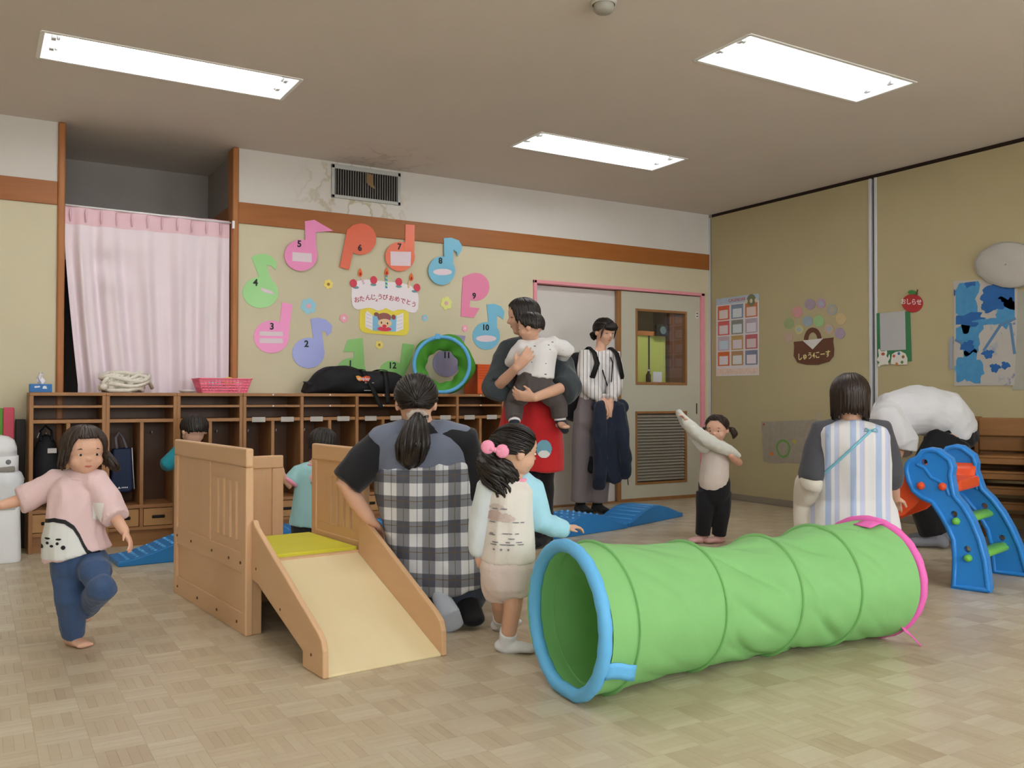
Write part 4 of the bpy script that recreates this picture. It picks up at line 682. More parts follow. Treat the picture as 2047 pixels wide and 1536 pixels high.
MB().prism([(.02, .29), (-.672, .008), (-.672, .0), (-.64, .0), (.02, .27)], lambda y, z, q: V((.026+q, y, z)), 0, .44).build('chute', m_chute, t, bevel=.002)

# ---------------------------------------------------------------- green crawl tunnel
t = thing('crawl_tunnel', 'long green crawl tunnel lying on the floor in front', 'play tunnel', (2.4, 2.33, 0))
TP = [(-.80, .0), (-.4, .045), (.0, .055), (.42, .045), (.83, .0)]
def tpath(s):
    x = -.80+1.44*s; y = .06*sin(pi*s); R = .237-.009*s-.022*sin(pi*s)**2; return V((x, y, 0)), R
HOOP = [0, .075, .36, .615, .805, 1.0]
def tun(u, v):
    a = 2*pi*u; p, R = tpath(v); i = max(k for k in range(5) if HOOP[k] <= v+1e-9); f = (v-HOOP[i])/(HOOP[i+1]-HOOP[i])
    sag = sin(pi*f); w_ = (.0, .3, 1.0, .9, .35)[i]
    R2 = R-.005*sag*(1+.6*w_)
    R2 += .004*w_*sag*sin(5*(a-2.0*f+.5*i)+1.6*sin(2*a))+.0015*sag*sin(11*a-9*v)-.021*w_*sag**.7*(1-abs(sin(2.5*(a-1.5*f)+i+.5*sin(3*a))))**2.2-.012*w_*sag*(1-abs(sin(4*(a-1.1*f)+2*i+1)))**3
    dn = max(0, -sin(a)); z = R+R2*sin(a); 
    tilt = .0
    return V((p.x+.02*sin(a)*sin(pi*v)-.0, p.y+R2*cos(a), max(.004, z-.012*sag*w_)))
mt = None
MB().grid(tun, 120, 110, closed_u=True).build('fabric_body', m_green, t, smooth=True)
for h in HOOP[1:5]:
    p, R = tpath(h); MB().tube([V((p.x+.02*sin(a)*sin(pi*h), p.y+(R+.001)*cos(a), max(.006, R+(R+.001)*sin(a)))) for a in [2*pi*k/48 for k in range(49)]], [(.0016, .010)]*49, n=6, cap=False).build('hoop_seam', m_green, t, smooth=True)
def endring(s, mat, nm, r=.021, yaw=0.0):
    p, R = tpath(s); pts = []
    for k in range(65):
        a = 2*pi*k/64; d = V((sin(yaw)*-cos(a), cos(yaw)*cos(a), sin(a))); pts.append(V((p.x, p.y, R+.006))+d*(R-.008)+V((0, 0, 0)))
    pts = [V((q.x, q.y, max(r, q.z))) for q in pts]
    return MB().tube(pts, [r+.0012*sin(k*2.1) for k in range(65)], n=10, cap=False).build(nm, mat, t, smooth=True)
endring(0, m_blue, 'end_ring', .0215, -.1); endring(1, m_mag, 'end_ring', .019, .12)
def tab(c, u_, v_, mat): 
    c, u_, v_ = V(c), V(u_), V(v_); MB().grid(lambda a, b_: c+u_*a+v_*(b_-.5)+V((0, 0, .004*sin(5*a))), 5, 4).build('strap_tab', mat, t, smooth=True, solid=.003)
tab((-.815, -.222, .138), (.10, -.008, -.012), (0, -.012, .05), m_blue)
tab((.635, -.04, .452), (-.085, -.0, -.006), (0, .075, .004), m_mag)
tab((.62, -.16, .07), (.06, -.03, -.055), (.0, .035, .03), m_mag)
tab((-.79, .06, .47), (.05, 0, .0), (0, .03, 0), M('label_navy', '26304a'))

# ---------------------------------------------------------------- blue wave boards
m_wv = M('wave_blue', '2f7fc4', rough=.4, var=.06, vs=14); m_wvr = M('wave_blue_light', '59a2da', rough=.35)
def wave(x0, y0, x1, y1, label, hump, tex):
    L = math.hypot(x1-x0, y1-y0); t = thing('balance_wave', label, 'balance board', (x0, y0, 0), math.atan2(y1-y0, x1-x0), 'blue balance wave pieces'); W = .30
    def hz(u): return hump(u)
    n = 26; mb = MB()
    pr = [(L*k/n, hz(k/n)) for k in range(n+1)]
    mb.prism([(0, 0)]+pr+[(L, 0)], lambda a, b, q: V((a, q*(1), b)), 0, W); mb.build('board', m_wv, t, bevel=.005)
    mb = MB()
    for k in range(1, 13):
        u = (k+.2)/13; z = hz(u)
        if tex == 'ridge': mb.tube([(u*L, .03, z), (u*L, W-.03, z)], .005, n=6)
        else:
            for j in range(5): mb.ell((u*L, .04+j*.055, z), (.012, .012, .008), nu=8, nv=6)
    mb.build('grip_ridges' if tex == 'ridge' else 'grip_bumps', m_wvr, t, smooth=True)['kind'] = 'stuff'
up = lambda u: .03+.11*(.5-.5*cos(pi*min(1, u*1.25)))
hump = lambda u: .035+.10*(.5-.5*cos(2*pi*u))
wave(.69, 5.37, 1.32, 5.40, 'blue wave board ramp beside the child in pink', up, 'dots')
wave(1.34, 5.40, 2.0, 5.36, 'blue wave board behind the wooden slide', hump, 'ridge')
wave(2.02, 5.36, 2.66, 5.30, 'blue wave board behind the kneeling woman in plaid', hump, 'dots')
wave(3.27, 4.96, 4.05, 5.13, 'blue wave board with round bumps, beside the striped blouse woman', lambda u: .03+.105*sin(pi*min(1, max(0, u*1.02)))**1.3, 'dots')
wave(4.09, 5.16, 4.83, 5.42, 'blue wave board with ridges, at the right end near the door', lambda u: .03+.10*sin(pi*u)**1.3*(1-.2*u), 'ridge')

# ---------------------------------------------------------------- plastic toy slide
def cut(o, cutter):
    c = cutter.build('cutter', m_dark); c.matrix_world = o.matrix_world.copy() if o.parent is None else Matrix.Identity(4)
    q = o.modifiers.new('cut', 'BOOLEAN'); q.object = c; q.operation = 'DIFFERENCE'; q.solver = 'EXACT'
    par = o.parent; o.parent = None; bpy.context.view_layer.update()
    me = bpy.data.meshes.new_from_object(o.evaluated_get(bpy.context.evaluated_depsgraph_get())); o.modifiers.clear(); o.data = me; o.parent = par
    bpy.data.objects.remove(c)
TO = V((4.239, 2.545, 0)); pv = V((-.30, .954, 0)); qv = V((.954, .30, 0))
t = thing('toy_slide', 'blue plastic toy slide with green rungs and orange chute', 'slide', TO)
m_tb = M('toy_blue', '2f8ade', rough=.3, var=.03); m_tg = M('toy_green', '76c653', rough=.35, var=.03); m_to = M('toy_orange', 'e5552a', rough=.35, var=.04)
def tpanel(off0, off1, sh, sgn, nm):
    f = lambda s, z, q: qv*(off0+(off1-off0)*min(1, z/.6)+q)+pv*(s+sh*(1-min(1, z/.6)))+V((0, 0, max(0, z)))
    o = MB().prism([(s, max(0, z)) for s, z in TSLIDE], f, -.028, .028).build(nm, m_tb, t, bevel=.012, seg=3)
    q = o.modifiers[0]; 
    mb = MB()
    for s, z in TS_HOLES: mb.tube([f(s, z, -.06), f(s, z, .06)], .0165, n=14)
    o.modifiers.clear(); cut(o, mb)
    q = o.modifiers.new('bevel', 'BEVEL'); q.width = .008; q.segments = 2; q.limit_method = 'ANGLE'; q.angle_limit = radians(50)
    # moulded raised rim
    cl = [(s, max(.012, z)) for s, z in TSLIDE]; cx = sum(s for s, z in cl)/len(cl)
    N = len(TSLIDE); ins = []
    for i in range(N):
        a = V((*TSLIDE[i-1], 0)); b_ = V((*TSLIDE[(i+1) % N], 0)); d = (b_-a).normalized(); nrm = V((-d.y, d.x, 0))
        ins.append((TSLIDE[i][0]-nrm.x*-.014, max(.012, TSLIDE[i][1]-nrm.y*-.014)))
    area = sum(TSLIDE[i-1][0]*TSLIDE[i][1]-TSLIDE[i][0]*TSLIDE[i-1][1] for i in range(N))
    sg = 1 if area > 0 else -1
    ins = []
    for i in range(N):
        a = V((*TSLIDE[i-1], 0)); b_ = V((*TSLIDE[(i+1) % N], 0)); d = (b_-a).normalized(); nrm = V((-d.y, d.x, 0))*sg
        ins.append((TSLIDE[i][0]+nrm.x*.014, max(.014, TSLIDE[i][1]+nrm.y*.014)))
    for sd in (-1, 1):
        MB().tube([f(s, z, sd*.026) for s, z in ins+ins[:1]], .0125, n=8, cap=False).build('moulded_rim', m_tb, o, smooth=True)
        hl = [(.335, .60), (.30, .585), (.27, .54), (.235, .525), (.20, .50), (.185, .46)]
        MB().tube([f(s, z, sd*.026) for s, z in hl], .010, n=8, round_caps=True).build('moulded_ridge', m_tb, o, smooth=True)
    return f
f1 = tpanel(-.02, .0, 0, -1, 'side_frame'); f2 = tpanel(.54, .42, -.05, 1, 'side_frame')
for s, z in TS_GREEN:
    a, b_ = f1(s, z, -.036), f2(s, z, .036); MB().tube([a, a.lerp(b_, .12), a.lerp(b_, .2), a.lerp(b_, .8), a.lerp(b_, .88), b_], [.018, .02, (.045, .022), (.045, .022), .02, .018], n=16, up=(0, 0, 1), round_caps=True).build('rung', m_tg, t, smooth=True)
for s, z in TS_ORG: MB().tube([f1(s, z, -.033), f1(s, z, .06)], .02, n=14, round_caps=True).build('chute_peg', m_to, t, smooth=True)
def chute(u, v):
    k = v*.86; s = .17+k; z = .50 if k < .18 else .50-.46*(.5-.5*cos(pi*min(1, (k-.18)/.66))); w_ = .19-.0*k; e = abs(2*u-1)
    return qv*(.21+(2*u-1)*w_)+pv*s+V((0, 0, z+.09*max(0, (e-.72)/.28)**1.5))
MB().grid(chute, 25, 30).build('chute', m_to, t, smooth=True, solid=.016)
for qo in (.022, .385): MB().prism([(.30, .565), (.40, .56), (.52, .50), (.66, .38), (.86, .17), (1.0, .09), (1.03, .05), (1.0, .0), (.9, .0), (.74, .12), (.55, .27), (.42, .33), (.33, .42)], lambda s, z, q: qv*q+pv*s+V((0, 0, z)), qo, qo+.02).build('chute_wall', m_to, t, bevel=.006)
MB().prism([(.15, .47), (.36, .47), (.36, .53), (.15, .53)], lambda s, z, q: qv*q+pv*s+V((0, 0, z)), .035, .385).build('platform', m_to, t, bevel=.012)

# ---------------------------------------------------------------- stacked children's chairs
m_ch = WOOD('chair_wood', '7c5228', '8f6436', 'X', 10, rough=.45); m_chz = WOOD('chair_wood_v', '6c4622', '7d552b', 'Z', 10, rough=.45)
def chair():
    t = thing('child_chair', 'x', 'chair')
    MB().box(-.138, .138, -.13, .125, .27, .288).build('seat', m_ch, t, bevel=.006)
    MB().box(-.144, .144, .116, .136, .40, .52).build('backrest', m_ch, t, bevel=.012, seg=3)
    for s in (-1, 1):
        MB().box(s*.156-.011, s*.156+.011, .113, .139, 0, .5).build('leg', m_chz, t, bevel=.004); MB().box(s*.156-.011, s*.156+.011, -.13, -.104, 0, .288).build('leg', m_chz, t, bevel=.004)
        MB().box(s*.134-.008, s*.134+.011, -.12, .12, .235, .27).build('side_rail', m_ch, t, bevel=.003)
    MB().box(-.145, .145, -.127, -.112, .235, .27).build('front_rail', m_ch, t, bevel=.003); MB().box(-.145, .145, .118, .134, .16, .185).build('back_rail', m_ch, t, bevel=.003)
    return t
c0 = chair(); first = True
STK = [((5.62, 3.30), radians(-62), 4, 'by the bending person'), ((5.87, 3.76), radians(-62), 4, 'behind the bending person'), ((5.48, 2.86), radians(-66), 3, 'nearest the right edge'), ((5.88, 3.02), radians(-70), 4, 'by the right wall')]
PL = ['lowest', 'second', 'third', 'topmost']
for (x, y), rz, n, lb in STK:
    for k in range(n):
        c = c0 if first else copy_tree(c0); first = False
        c.location = (x+.036*(k-n/2)*sin(rz), y-.036*(k-n/2)*cos(rz), k*.098); c.rotation_euler = (0, 0, rz)
        tag(c, 'wooden child chair, %s of the stack %s' % ('topmost' if k == n-1 else PL[k], lb), 'chair', 'stacked child chairs')
# ---------------------------------------------------------------- things in the far room
t = thing('pinboard', 'yellow-green lit panel seen through the door window', 'panel', (6.68, 8.06, 0))
MB().box(-.55, .24, 0, .03, 1.0, 1.66).build('panel', M('panel_lime', 'c9cf6a'), t); MB().box(-.6, .28, -.02, .04, 1.66, 1.71).build('head_rail', M('rail_orange', 'b5713c'), t); MB().box(-.02, .0, -.005, 0, 1.0, 1.66).build('mullion', M('ink_dark', '3a3a3e'), t)
t = thing('counter', 'wooden counter in the room behind the door window', 'counter', (6.55, 7.95, 0)); MB().box(-.6, .4, -.1, .1, 0, 1.1).build('carcass', m_lin, t); MB().box(-.62, .42, -.12, .12, 1.1, 1.12).build('worktop', m_lockh, t)
t = thing('wall_clock', 'dark square clock seen through the door window', 'clock', (6.82, 8.03, 1.66)); MB().box(-.085, .085, -.03, 0, 0, .13).build('case', M('clock_black', '1f2220', rough=.4), t, bevel=.004); MB().tube([(.01, -.034, .065), (.01, -.03, .065)], .045, n=20).build('dial', M('clock_dial', '6f7f78'), t)
t = thing('bottle', 'dark bottle on the counter behind the door window', 'bottle', (6.53, 7.9, 1.12)); MB().lathe([(0, 0), (.03, 0), (.03, .08), (.012, .11), (.012, .14), (0, .14)], (0, 0, 0), n=14).build('glass_body', M('bottle_dark', '3a2a22', rough=.2), t, smooth=True); MB().lathe([(.013, .125), (.014, .145), (0, .146)], (0, 0, 0), n=12).build('cap', m_white_gloss, t)
t = MB().box(-.065, .065, 0, .004, 0, .12).build('card', M('white_paper', 'efeeea')); t.location = (6.68, 7.92, 1.12); tag(t, 'white card standing on the counter behind the door window', 'card')
t = MB().box(0, .6, 0, .05, 0, H).build('wood_partition', WOOD('far_wood', '5f3a20', '744a2b')); t.location = (6.93, 8.0, 0); tag(t, 'brown wooden partition seen through the door window', 'partition')
t = MB().box(-1.2, 1.0, 0, .12, 0, .4).build('ceiling_beam', WOOD('far_beam', '4e3320', '5d3f28', 'X')); t.location = (6.6, 7.9, 1.98); tag(t, 'dark wooden beam seen at the top of the door window', 'beam')
# ---------------------------------------------------------------- paper decorations on the back wall
fB = lambda a, b, q: V((a, D-.001-q, b))
m_ink = M('numeral_ink', '23262b', rough=.5); m_lab = M('name_label', 'e6d3dc', rough=.5, var=.05)
NC = {'1': '8fc877', '2': '98a0dd', '3': 'f08cc4', '4': '9bd68a', '5': 'ee8cc0', '6': 'e0603a', '7': 'e8714f', '8': '79bcd8', '9': 'e888ac', '10': '79bcd8', '11': '9d98b8', '12': '8fc877'}
CN = {'1': 'light green', '2': 'periwinkle blue', '3': 'bright pink', '4': 'pale green', '5': 'pink', '6': 'orange-red', '7': 'orange', '8': 'sky blue', '9': 'rose pink', '10': 'light blue', '11': 'lavender', '12': 'green'}
for k, (head, stem, num) in NOTES.items():
    cx = sum(p[0] for p in head)/len(head); cz = sum(p[1] for p in head)/len(head)
    yo = -.0155 if k in '5678' else 0
    t = thing('paper_music_note', '%s paper music note with the number %s on the wall' % (CN[k], k), 'wall decoration', (cx, D+yo, cz), 0, 'birthday music notes')
    f = lambda a, b, q: fB(a-cx, b-cz, q)-V((0, D, 0)); m = M('note_'+NC[k], NC[k], rough=.3, var=.03, spec=.5)
    MB().prism(head, f, 0, .004).build('note_head', m, t); MB().prism(stem, f, 0, .0044).build('note_stem', m, t)
    text_mesh(k, .066, 'numeral', m_ink, lambda a, b, q: f(num[0]+a, num[1]+b, .0045+q), t, ext=.003, bold=.0018)
    for q in NTAGS.get(k, []): MB().prism(q, f, .004, .0052).build('name_label', m_lab, t)
FCN = {'y': ('f0dc78', 'a2763e'), 'b': ('9ccfe0', 'e8b4c0'), 'p': ('f2a8bc', 'f0e6ea'), 'g': ('dfe38a', 'e3b0c0')}
FLB = ['small yellow paper flower left of the cake sign', 'large light blue paper flower above the periwinkle note', 'small pink paper flower left of the cake house', 'large yellow-green paper flower right of the cake sign', 'small pale blue paper flower right of the cake house', 'small pink paper flower beside the number 10 note', 'small yellow paper flower below the cake sign']
for (c, r, col), lb in zip(FLOWERS, FLB):
    t = thing('paper_flower', lb, 'wall decoration', (c[0], D, c[1]), 0, 'paper flowers')
    for k in range(6):
        a = 2*pi*k/6+.3; p = [(r*.58*cos(a)+r*.40*cos(b), r*.58*sin(a)+r*.40*sin(b)) for b in [2*pi*i/12 for i in range(12)]]
        MB().prism(p, lambda x, z, q: V((x, -.001-q, z)), 0, .003+.0003*k).build('petal', M('petal_'+col, FCN[col][0], rough=.5, var=.03), t)
    MB().prism([(r*.3*cos(b), r*.3*sin(b)) for b in [2*pi*i/12 for i in range(12)]], lambda x, z, q: V((x, -.001-q, z)), 0, .0062).build('flower_centre', M('centre_'+col, FCN[col][1]), t)
# cake sign
cx, cz = .5*(CAKE_TOP[0][0]+CAKE_TOP[12][0]), CAKE_HOUSE[10][1]
t = thing('birthday_cake_sign', 'paper birthday cake sign with candles, strawberries and a girl in a window', 'wall decoration', (cx, D, cz))
f = lambda a, b, q: V((a-cx, -.001-q, b-cz)); flat = lambda c, rx, rz, n=14, ro=0.0: [(c[0]+rx*cos(2*pi*i/n)*cos(ro)-rz*sin(2*pi*i/n)*sin(ro), c[1]+rx*cos(2*pi*i/n)*sin(ro)+rz*sin(2*pi*i/n)*cos(ro)) for i in range(n)]
MB().prism(CAKE_HOUSE, f, 0, .003).build('yellow_house', M('cake_yellow', 'ecd84e', rough=.4, var=.08), t)
MB().prism(CAKE_TOP, f, 0, .006).build('cream_top', M('cake_cream', 'f4ebf0', rough=.4, var=.02), t)
MB().prism(WINBLUE, f, .003, .004).build('window_opening', M('cake_window_blue', '8cc4e6'), t)
for q in (SHUT_L, SHUT_R):
    o = MB().prism(q, f, .004, .0055).build('shutter', M('cake_shutter', 'f3eef0'), t); xs = [p[0] for p in q]; zs = [p[1] for p in q]; a, b = min(xs), max(xs); z0, z1 = min(zs), max(zs); sl_ = -.25 if q is SHUT_L else .25
    for k in range(4):
        z = z0+(z1-z0)*(.22+.19*k); MB().tube([f(a+.008, z-sl_*(b-a)*.5, .0056), f(b-.008, z+sl_*(b-a)*.5, .0056)], .0012, n=5).build('shutter_line', M('line_mauve', 'b79bb4'), o)
F_ = FACE
for nm, c, rx, rz, h, d in (('pigtail', F_['pigL'], .021, .015, '8f5c58', .0052), ('pigtail', F_['pigR'], .018, .02, '8f5240', .0052), ('hair', F_['hair'], .058, .034, '96605a', .0056), ('face', (F_['head'][0], F_['head'][1]-.008), .057, .034, 'f2cfa8', .0062), ('fringe', (F_['hair'][0], F_['hair'][1]+.008), .05, .020, '96605a', .0068), ('dress', (F_['dress'][0], F_['dress'][1]), .058, .018, 'd8405a', .0060), ('eye', F_['eL'], .0055, .009, '2c2220', .0068), ('eye', F_['eR'], .0055, .009, '2c2220', .0068), ('mouth', F_['mouth'], .018, .012, 'd6344a', .0068)):
    MB().prism(flat(c, rx, rz), f, .003, d).build(nm, M('cake_'+h, h, var=.04), t)
for c, l in zip(STRAW, STRAWLEAF):
    o = MB().prism(flat(c, .028, .031), f, .006, .010).build('strawberry', M('straw_red', 'd43f55', rough=.4), t); MB().prism(flat(l, .024, .010), f, .006, .0095).build('strawberry_leaf', M('straw_leaf', '6f9ea0'), o)
for k, (a, b) in enumerate(CANDLE):
    w_ = .017 if k == 1 else .014; c1, c2 = (('3f8fc0', 'b8dc9a'), ('3f8fc0', 'b8dc9a'), ('f0d878', 'f0b4b4'))[k] if k else ('e6e0ea', 'e9a9bc')
    d = (V((b[0]-a[0], b[1]-a[1]))); n = V((-d.y, d.x)).normalized()*w_/2; P = lambda s, q: (a[0]+d.x*s+n.x*q, a[1]+d.y*s+n.y*q)
    o = MB().prism([P(0, 1), P(1, 1), P(1, -1), P(0, -1)], f, .006, .009).build('candle', M('candle_'+c1, c1), t)
    for s in (.15, .45, .75): MB().prism([P(s, 1), P(s+.16, 1), P(s+.08, -1), P(s-.08, -1)], f, .009, .0096).build('candle_stripe', M('candle_'+c2, c2), o)
    c = FLAME[k]; o = MB().prism([(c[0], c[1]+.036), (c[0]+.015, c[1]+.008), (c[0]+.018, c[1]-.012), (c[0]+.008, c[1]-.03), (c[0]-.008, c[1]-.03), (c[0]-.018, c[1]-.012), (c[0]-.015, c[1]+.008)], f, .006, .0095).build('flame', M('flame_orange', 'e8763a'), t); MB().prism(flat((c[0], c[1]-.01), .008, .014), f, .0095, .0102).build('flame_core', M('flame_red', 'b8242c'), o)
for c, p, a, s in CAKETXT: text_mesh(c, .047*s, 'letter', M('letter_red', 'b5485a'), lambda u, v, q: f(p[0]+u, p[1]+v, .0062+q), t, ext=.001, bold=.0007, rot=radians(a))

# ---------------------------------------------------------------- things pinned to the right wall
XW = XR-.031
def on_right(poly): return sum(p[0] for p in poly)/len(poly), sum(p[1] for p in poly)/len(poly)
def rthing(name, label, cat, poly, group=None):
    cy, c = on_right(poly); t = thing(name, label, cat, (XW, cy, c), 0, group); return t, (lambda a, b, q: V((-.001-q, a-cy, b-c)))
def pr2(nm, poly, f, d0, d1, m, par): return MB().prism(poly, f, d0, d1).build(nm, m, par)
t, f = rthing('wall_calendar', 'year calendar poster with twelve month panels by the door corner', 'calendar', CAL)
pr2('sheet', CAL, f, 0, .002, M('calendar_sheet', 'e3dcdd', var=.04, vs=30), t)
y0, y1 = CAL[0][0], CAL[1][0]; z1, z0 = CAL[0][1], CAL[3][1]; P = lambda u, v: (y0+(y1-y0)*u, z0+(z1-z0)*v)
R4 = lambda u0, u1, v0, v1: [P(u0, v0), P(u1, v0), P(u1, v1), P(u0, v1)]
pr2('sky_band', R4(0, 1, .915, 1), f, .002, .0024, M('cal_sky', 'b4c6d8', var=.1, vs=20), t)
cc = ['d86a4a', '8a9ab0', 'c97a50', 'd76a6a', '8a8f88', 'b8a8b8', 'c8b4c0', 'c0a068', 'c06a70', 'd8703c', 'b8926a', '7f86a0']
pp = ['e8dcd8', 'dfe4e8', 'e6d2cc', 'e8dadc', 'd8e0e6', 'e0dce4', 'c8dce8', 'e4d6dc', 'dccaca', 'e6e0e8', 'e0e2e2', 'e8dce4']
for k in range(12):
    c, r = k % 3, k//3; u0 = .04+c*.325; v1 = .90-r*.197
    o = pr2('month_panel', R4(u0, u0+.28, v1-.18, v1), f, .002, .0026, M('cal_'+cc[k], cc[k], var=.25, vs=60), t)
    pr2('date_grid', R4(u0+.035, u0+.245, v1-.165, v1-.055), f, .0026, .003, M('cal_'+pp[k], pp[k], var=.12, vs=120), o)
pr2('animal_picture', [(P(.83, .93)[0]+.055*cos(a), P(.83, .93)[1]+.055*sin(a)) for a in [2*pi*i/16 for i in range(16)]], f, .0024, .0034, M('cal_olive', '7d8064', var=.2, vs=50), t)
for k in range(3): pr2('animal_face', [(P(.72+.11*k, .92)[0]+.017*cos(a), P(.72+.11*k, .92)[1]+.02*sin(a)) for a in [2*pi*i/12 for i in range(12)]], f, .0034, .004, M('cal_cream', 'd9cdb4'), t)
pr2('footer_band', R4(.02, .98, .015, .09), f, .002, .0024, M('cal_footer', 'e6cfc0', var=.25, vs=40), t)
text_mesh('CALENDAR', .042, 'title', M('cal_red', 'c8433c'), lambda a, b, q: f(P(.5, .955)[0]-a, P(.5, .955)[1]+b, .0026+q), t, ext=.001)
t, f = rthing('basket_sign', 'brown paper basket sign with yellow hiragana lettering on the right wall', 'wall decoration', BASKET)
m_bk = M('basket_brown', '6b4636', rough=.7, var=.08)
pr2('basket_body', BASKET, f, 0, .006, m_bk, t); pr2('basket_handle', BASKETHANDLE, f, 0, .005, m_bk, t); pr2('napkin', BASKETTRI, f, .006, .0075, M('napkin_white', 'dedad6'), t)
text_mesh('しゅう4こーす', .064, 'lettering', M('letter_cream', 'e6dda0'), lambda a, b, q: f(BASKETTXT[0]-a*.83, BASKETTXT[1]+b+a*.04, .0062+q), t, ext=.0015, bold=.0012)
DC = dict(l='a898a8', v='b89cb4', s='a8a8a4', p='d09a9a', b='9caab4', g='9fc48a', y='cdb68a', g2='9aa878', y2='c4c08c', p2='c4ab9a', l2='a898ac', t='bda494')
DN = ['mauve, left of the top pair', 'violet-pink, right of the top pair', 'grey, at upper right', 'pink, at upper left', 'grey-blue, above the handle', 'bright green, at the centre', 'yellow, at far right', 'dull green, at far left', 'small yellow with blue centre, left of the handle', 'beige-pink, right of the handle', 'purple, lowest on the right', 'tan, lowest on the left']
for (poly, c), dn in zip(DOTS, DN):
    t, f = rthing('paper_dot', 'paper circle, %s, over the basket sign' % dn, 'wall decoration', poly, 'paper circles over the basket')
    pr2('disc', poly, f, 0, .0025, M('dot_'+DC[c], DC[c], var=.08, vs=20), t)
    if c in ('s', 'v', 'y2', 'p2'):
        cy, cz = on_right(poly); pr2('inner_disc', [(cy+(a-cy)*.5, cz+(b-cz)*.5) for a, b in poly], f, .0025, .0032, M('dotc_'+c, 'a9b4bc' if c != 's' else 'b4aa98'), t)
t, f = rthing('notice_board', 'green notice board holding a blank white sheet', 'notice board', BOARD)
pr2('board', BOARD, f, 0, .006, M('board_green', '3f7d52', rough=.6), t); pr2('sheet', BOARDPAPER, f, .006, .0075, M('sheet_grey', 'b9b9b9', var=.04), t)
o = pr2('palette_cutout', PALETTE, f, .006, .011, M('cutout_white', 'e6e2da'), t); cy, cz = on_right(PALETTE)
for k, h in enumerate(['c0564a', '4a7ab0', '8a6a3a', '6a8f5a', 'd08a4a']): a = .6+k*1.1; pr2('paint_spot', [(cy+.045*cos(a)+.012*cos(b), cz+.04*sin(a)+.012*sin(b)) for b in [2*pi*i/10 for i in range(10)]], f, .011, .012, M('spot_'+h, h), o)
o = pr2('animal_cutout', BEAR, f, .006, .012, M('cutout_white', 'e6e2da'), t); cy, cz = BEAR[0][0]-.06, BEAR[2][1]-.02
pr2('nose_spot', [(cy+.016*cos(b), cz-.01+.013*sin(b)) for b in [2*pi*i/10 for i in range(10)]], f, .012, .013, M('spot_nose', 'b0604a'), o)
t, f = rthing('apple_sign', 'red paper apple sign with white hiragana lettering', 'wall decoration', APPLE)
pr2('apple', APPLE, f, 0, .006, M('apple_red', 'b03232', rough=.5, var=.05), t); pr2('leaf', APPLELEAF, f, .004, .009, M('apple_leaf', '3f8040'), t); pr2('stem', APPLESTEM, f, .002, .006, M('apple_stem', '5a4030'), t)
text_mesh('おしらせ', .048, 'lettering', M('letter_white', 'eadfdc'), lambda a, b, q: f(APPLETXT[0]-a*.92, APPLETXT[1]+b-a*.12, .0062+q), t, ext=.001, bold=.001)
# painted sheet: blotches are paint on the paper
def painting(name):
    m = M(name, 'b9b4ad', rough=.8, var=.05, vs=8); nt = m.node_tree; b = nt.nodes['Principled BSDF']; src = b.inputs['Base Color'].links[0].from_socket
    tc = next(n for n in nt.nodes if n.type == 'TEX_COORD'); 
    for sc, lo, hi, off, hexc in ((3.2, .60, .70, (2.3, .4, .6), '3f7fb6'), (4.6, .62, .70, (7.1, 3.3, 2.2), '5aa0c4'), (5.0, .63, .69, (1.1, 9.3, 4.4), '1f559c')):
        mp = nt.nodes.new('ShaderNodeMapping'); mp.inputs['Location'].default_value = off; nz = nt.nodes.new('ShaderNodeTexNoise'); nz.inputs['Scale'].default_value = sc; nz.inputs['Detail'].default_value = 5; nz.inputs['Roughness'].default_value = .6
        rp_ = nt.nodes.new('ShaderNodeValToRGB'); e = rp_.color_ramp.elements; e[0].position = lo; e[0].color = (0, 0, 0, 1); e[1].position = hi; e[1].color = (1, 1, 1, 1)
        mx = nt.nodes.new('ShaderNodeMix'); mx.data_type = 'RGBA'; mx.inputs[7].default_value = (*lin(hexc), 1)
        nt.links.new(tc.outputs['Object'], mp.inputs[0]); nt.links.new(mp.outputs[0], nz.inputs['Vector']); nt.links.new(nz.outputs[0], rp_.inputs[0]); nt.links.new(rp_.outputs[0], mx.inputs[0]); nt.links.new(src, mx.inputs[6]); src = mx.outputs[2]
    nt.links.new(src, b.inputs['Base Color']); return m
t, f = rthing('painted_sheet', 'large white sheet with blue paint blotches on the right wall', 'painting', PAINT)
pr2('sheet', PAINT, f, 0, .003, painting('blue_painting'), t); pr2('sheet_edge', PAINTEDGE, f, 0, .006, M('sheet_edge_grey', '9aa0b0'), t)
KP = lambda pts: pts
mbp = M('paint_blue', '2b64a6', rough=.6, var=.2, vs=20); mbl = M('paint_sky', '4a8fbe', rough=.6, var=.2, vs=20)
def blob(c, ry, rz, m, sd, n=22, depth=.0036):
    n = 36; w3 = lambda q: 1+.16*sin(3*q+sd)+.12*sin(5*q+2*sd)+.08*sin(9*q+3*sd)+.05*sin(14*q+sd); poly = [(min(max(c[0]+ry*w3(2*pi*i/n)*cos(2*pi*i/n), py1+.015), py0-.015), min(max(c[1]+rz*w3(2*pi*i/n)*sin(2*pi*i/n), pz0+.015), pz1-.02)) for i in range(n)]; mq = MB(); mq.add([f(c[0], c[1], depth)]+[f(a, b, depth) for a, b in poly]+[f(a, b, .0028) for a, b in poly], [(0, 1+i, 1+(i+1) % n) for i in range(n)]+[(1+i, 1+n+i, 1+n+(i+1) % n, 1+(i+1) % n) for i in range(n)]); return mq.build('paint_blotch', m, t, fix=False)
py0, py1 = PAINT[0][0], PAINT[3][0]; pz1, pz0 = PAINT[0][1], PAINT[5][1]; PP = lambda u, v: (py0+(py1-py0)*u, pz1+(pz0-pz1)*v)
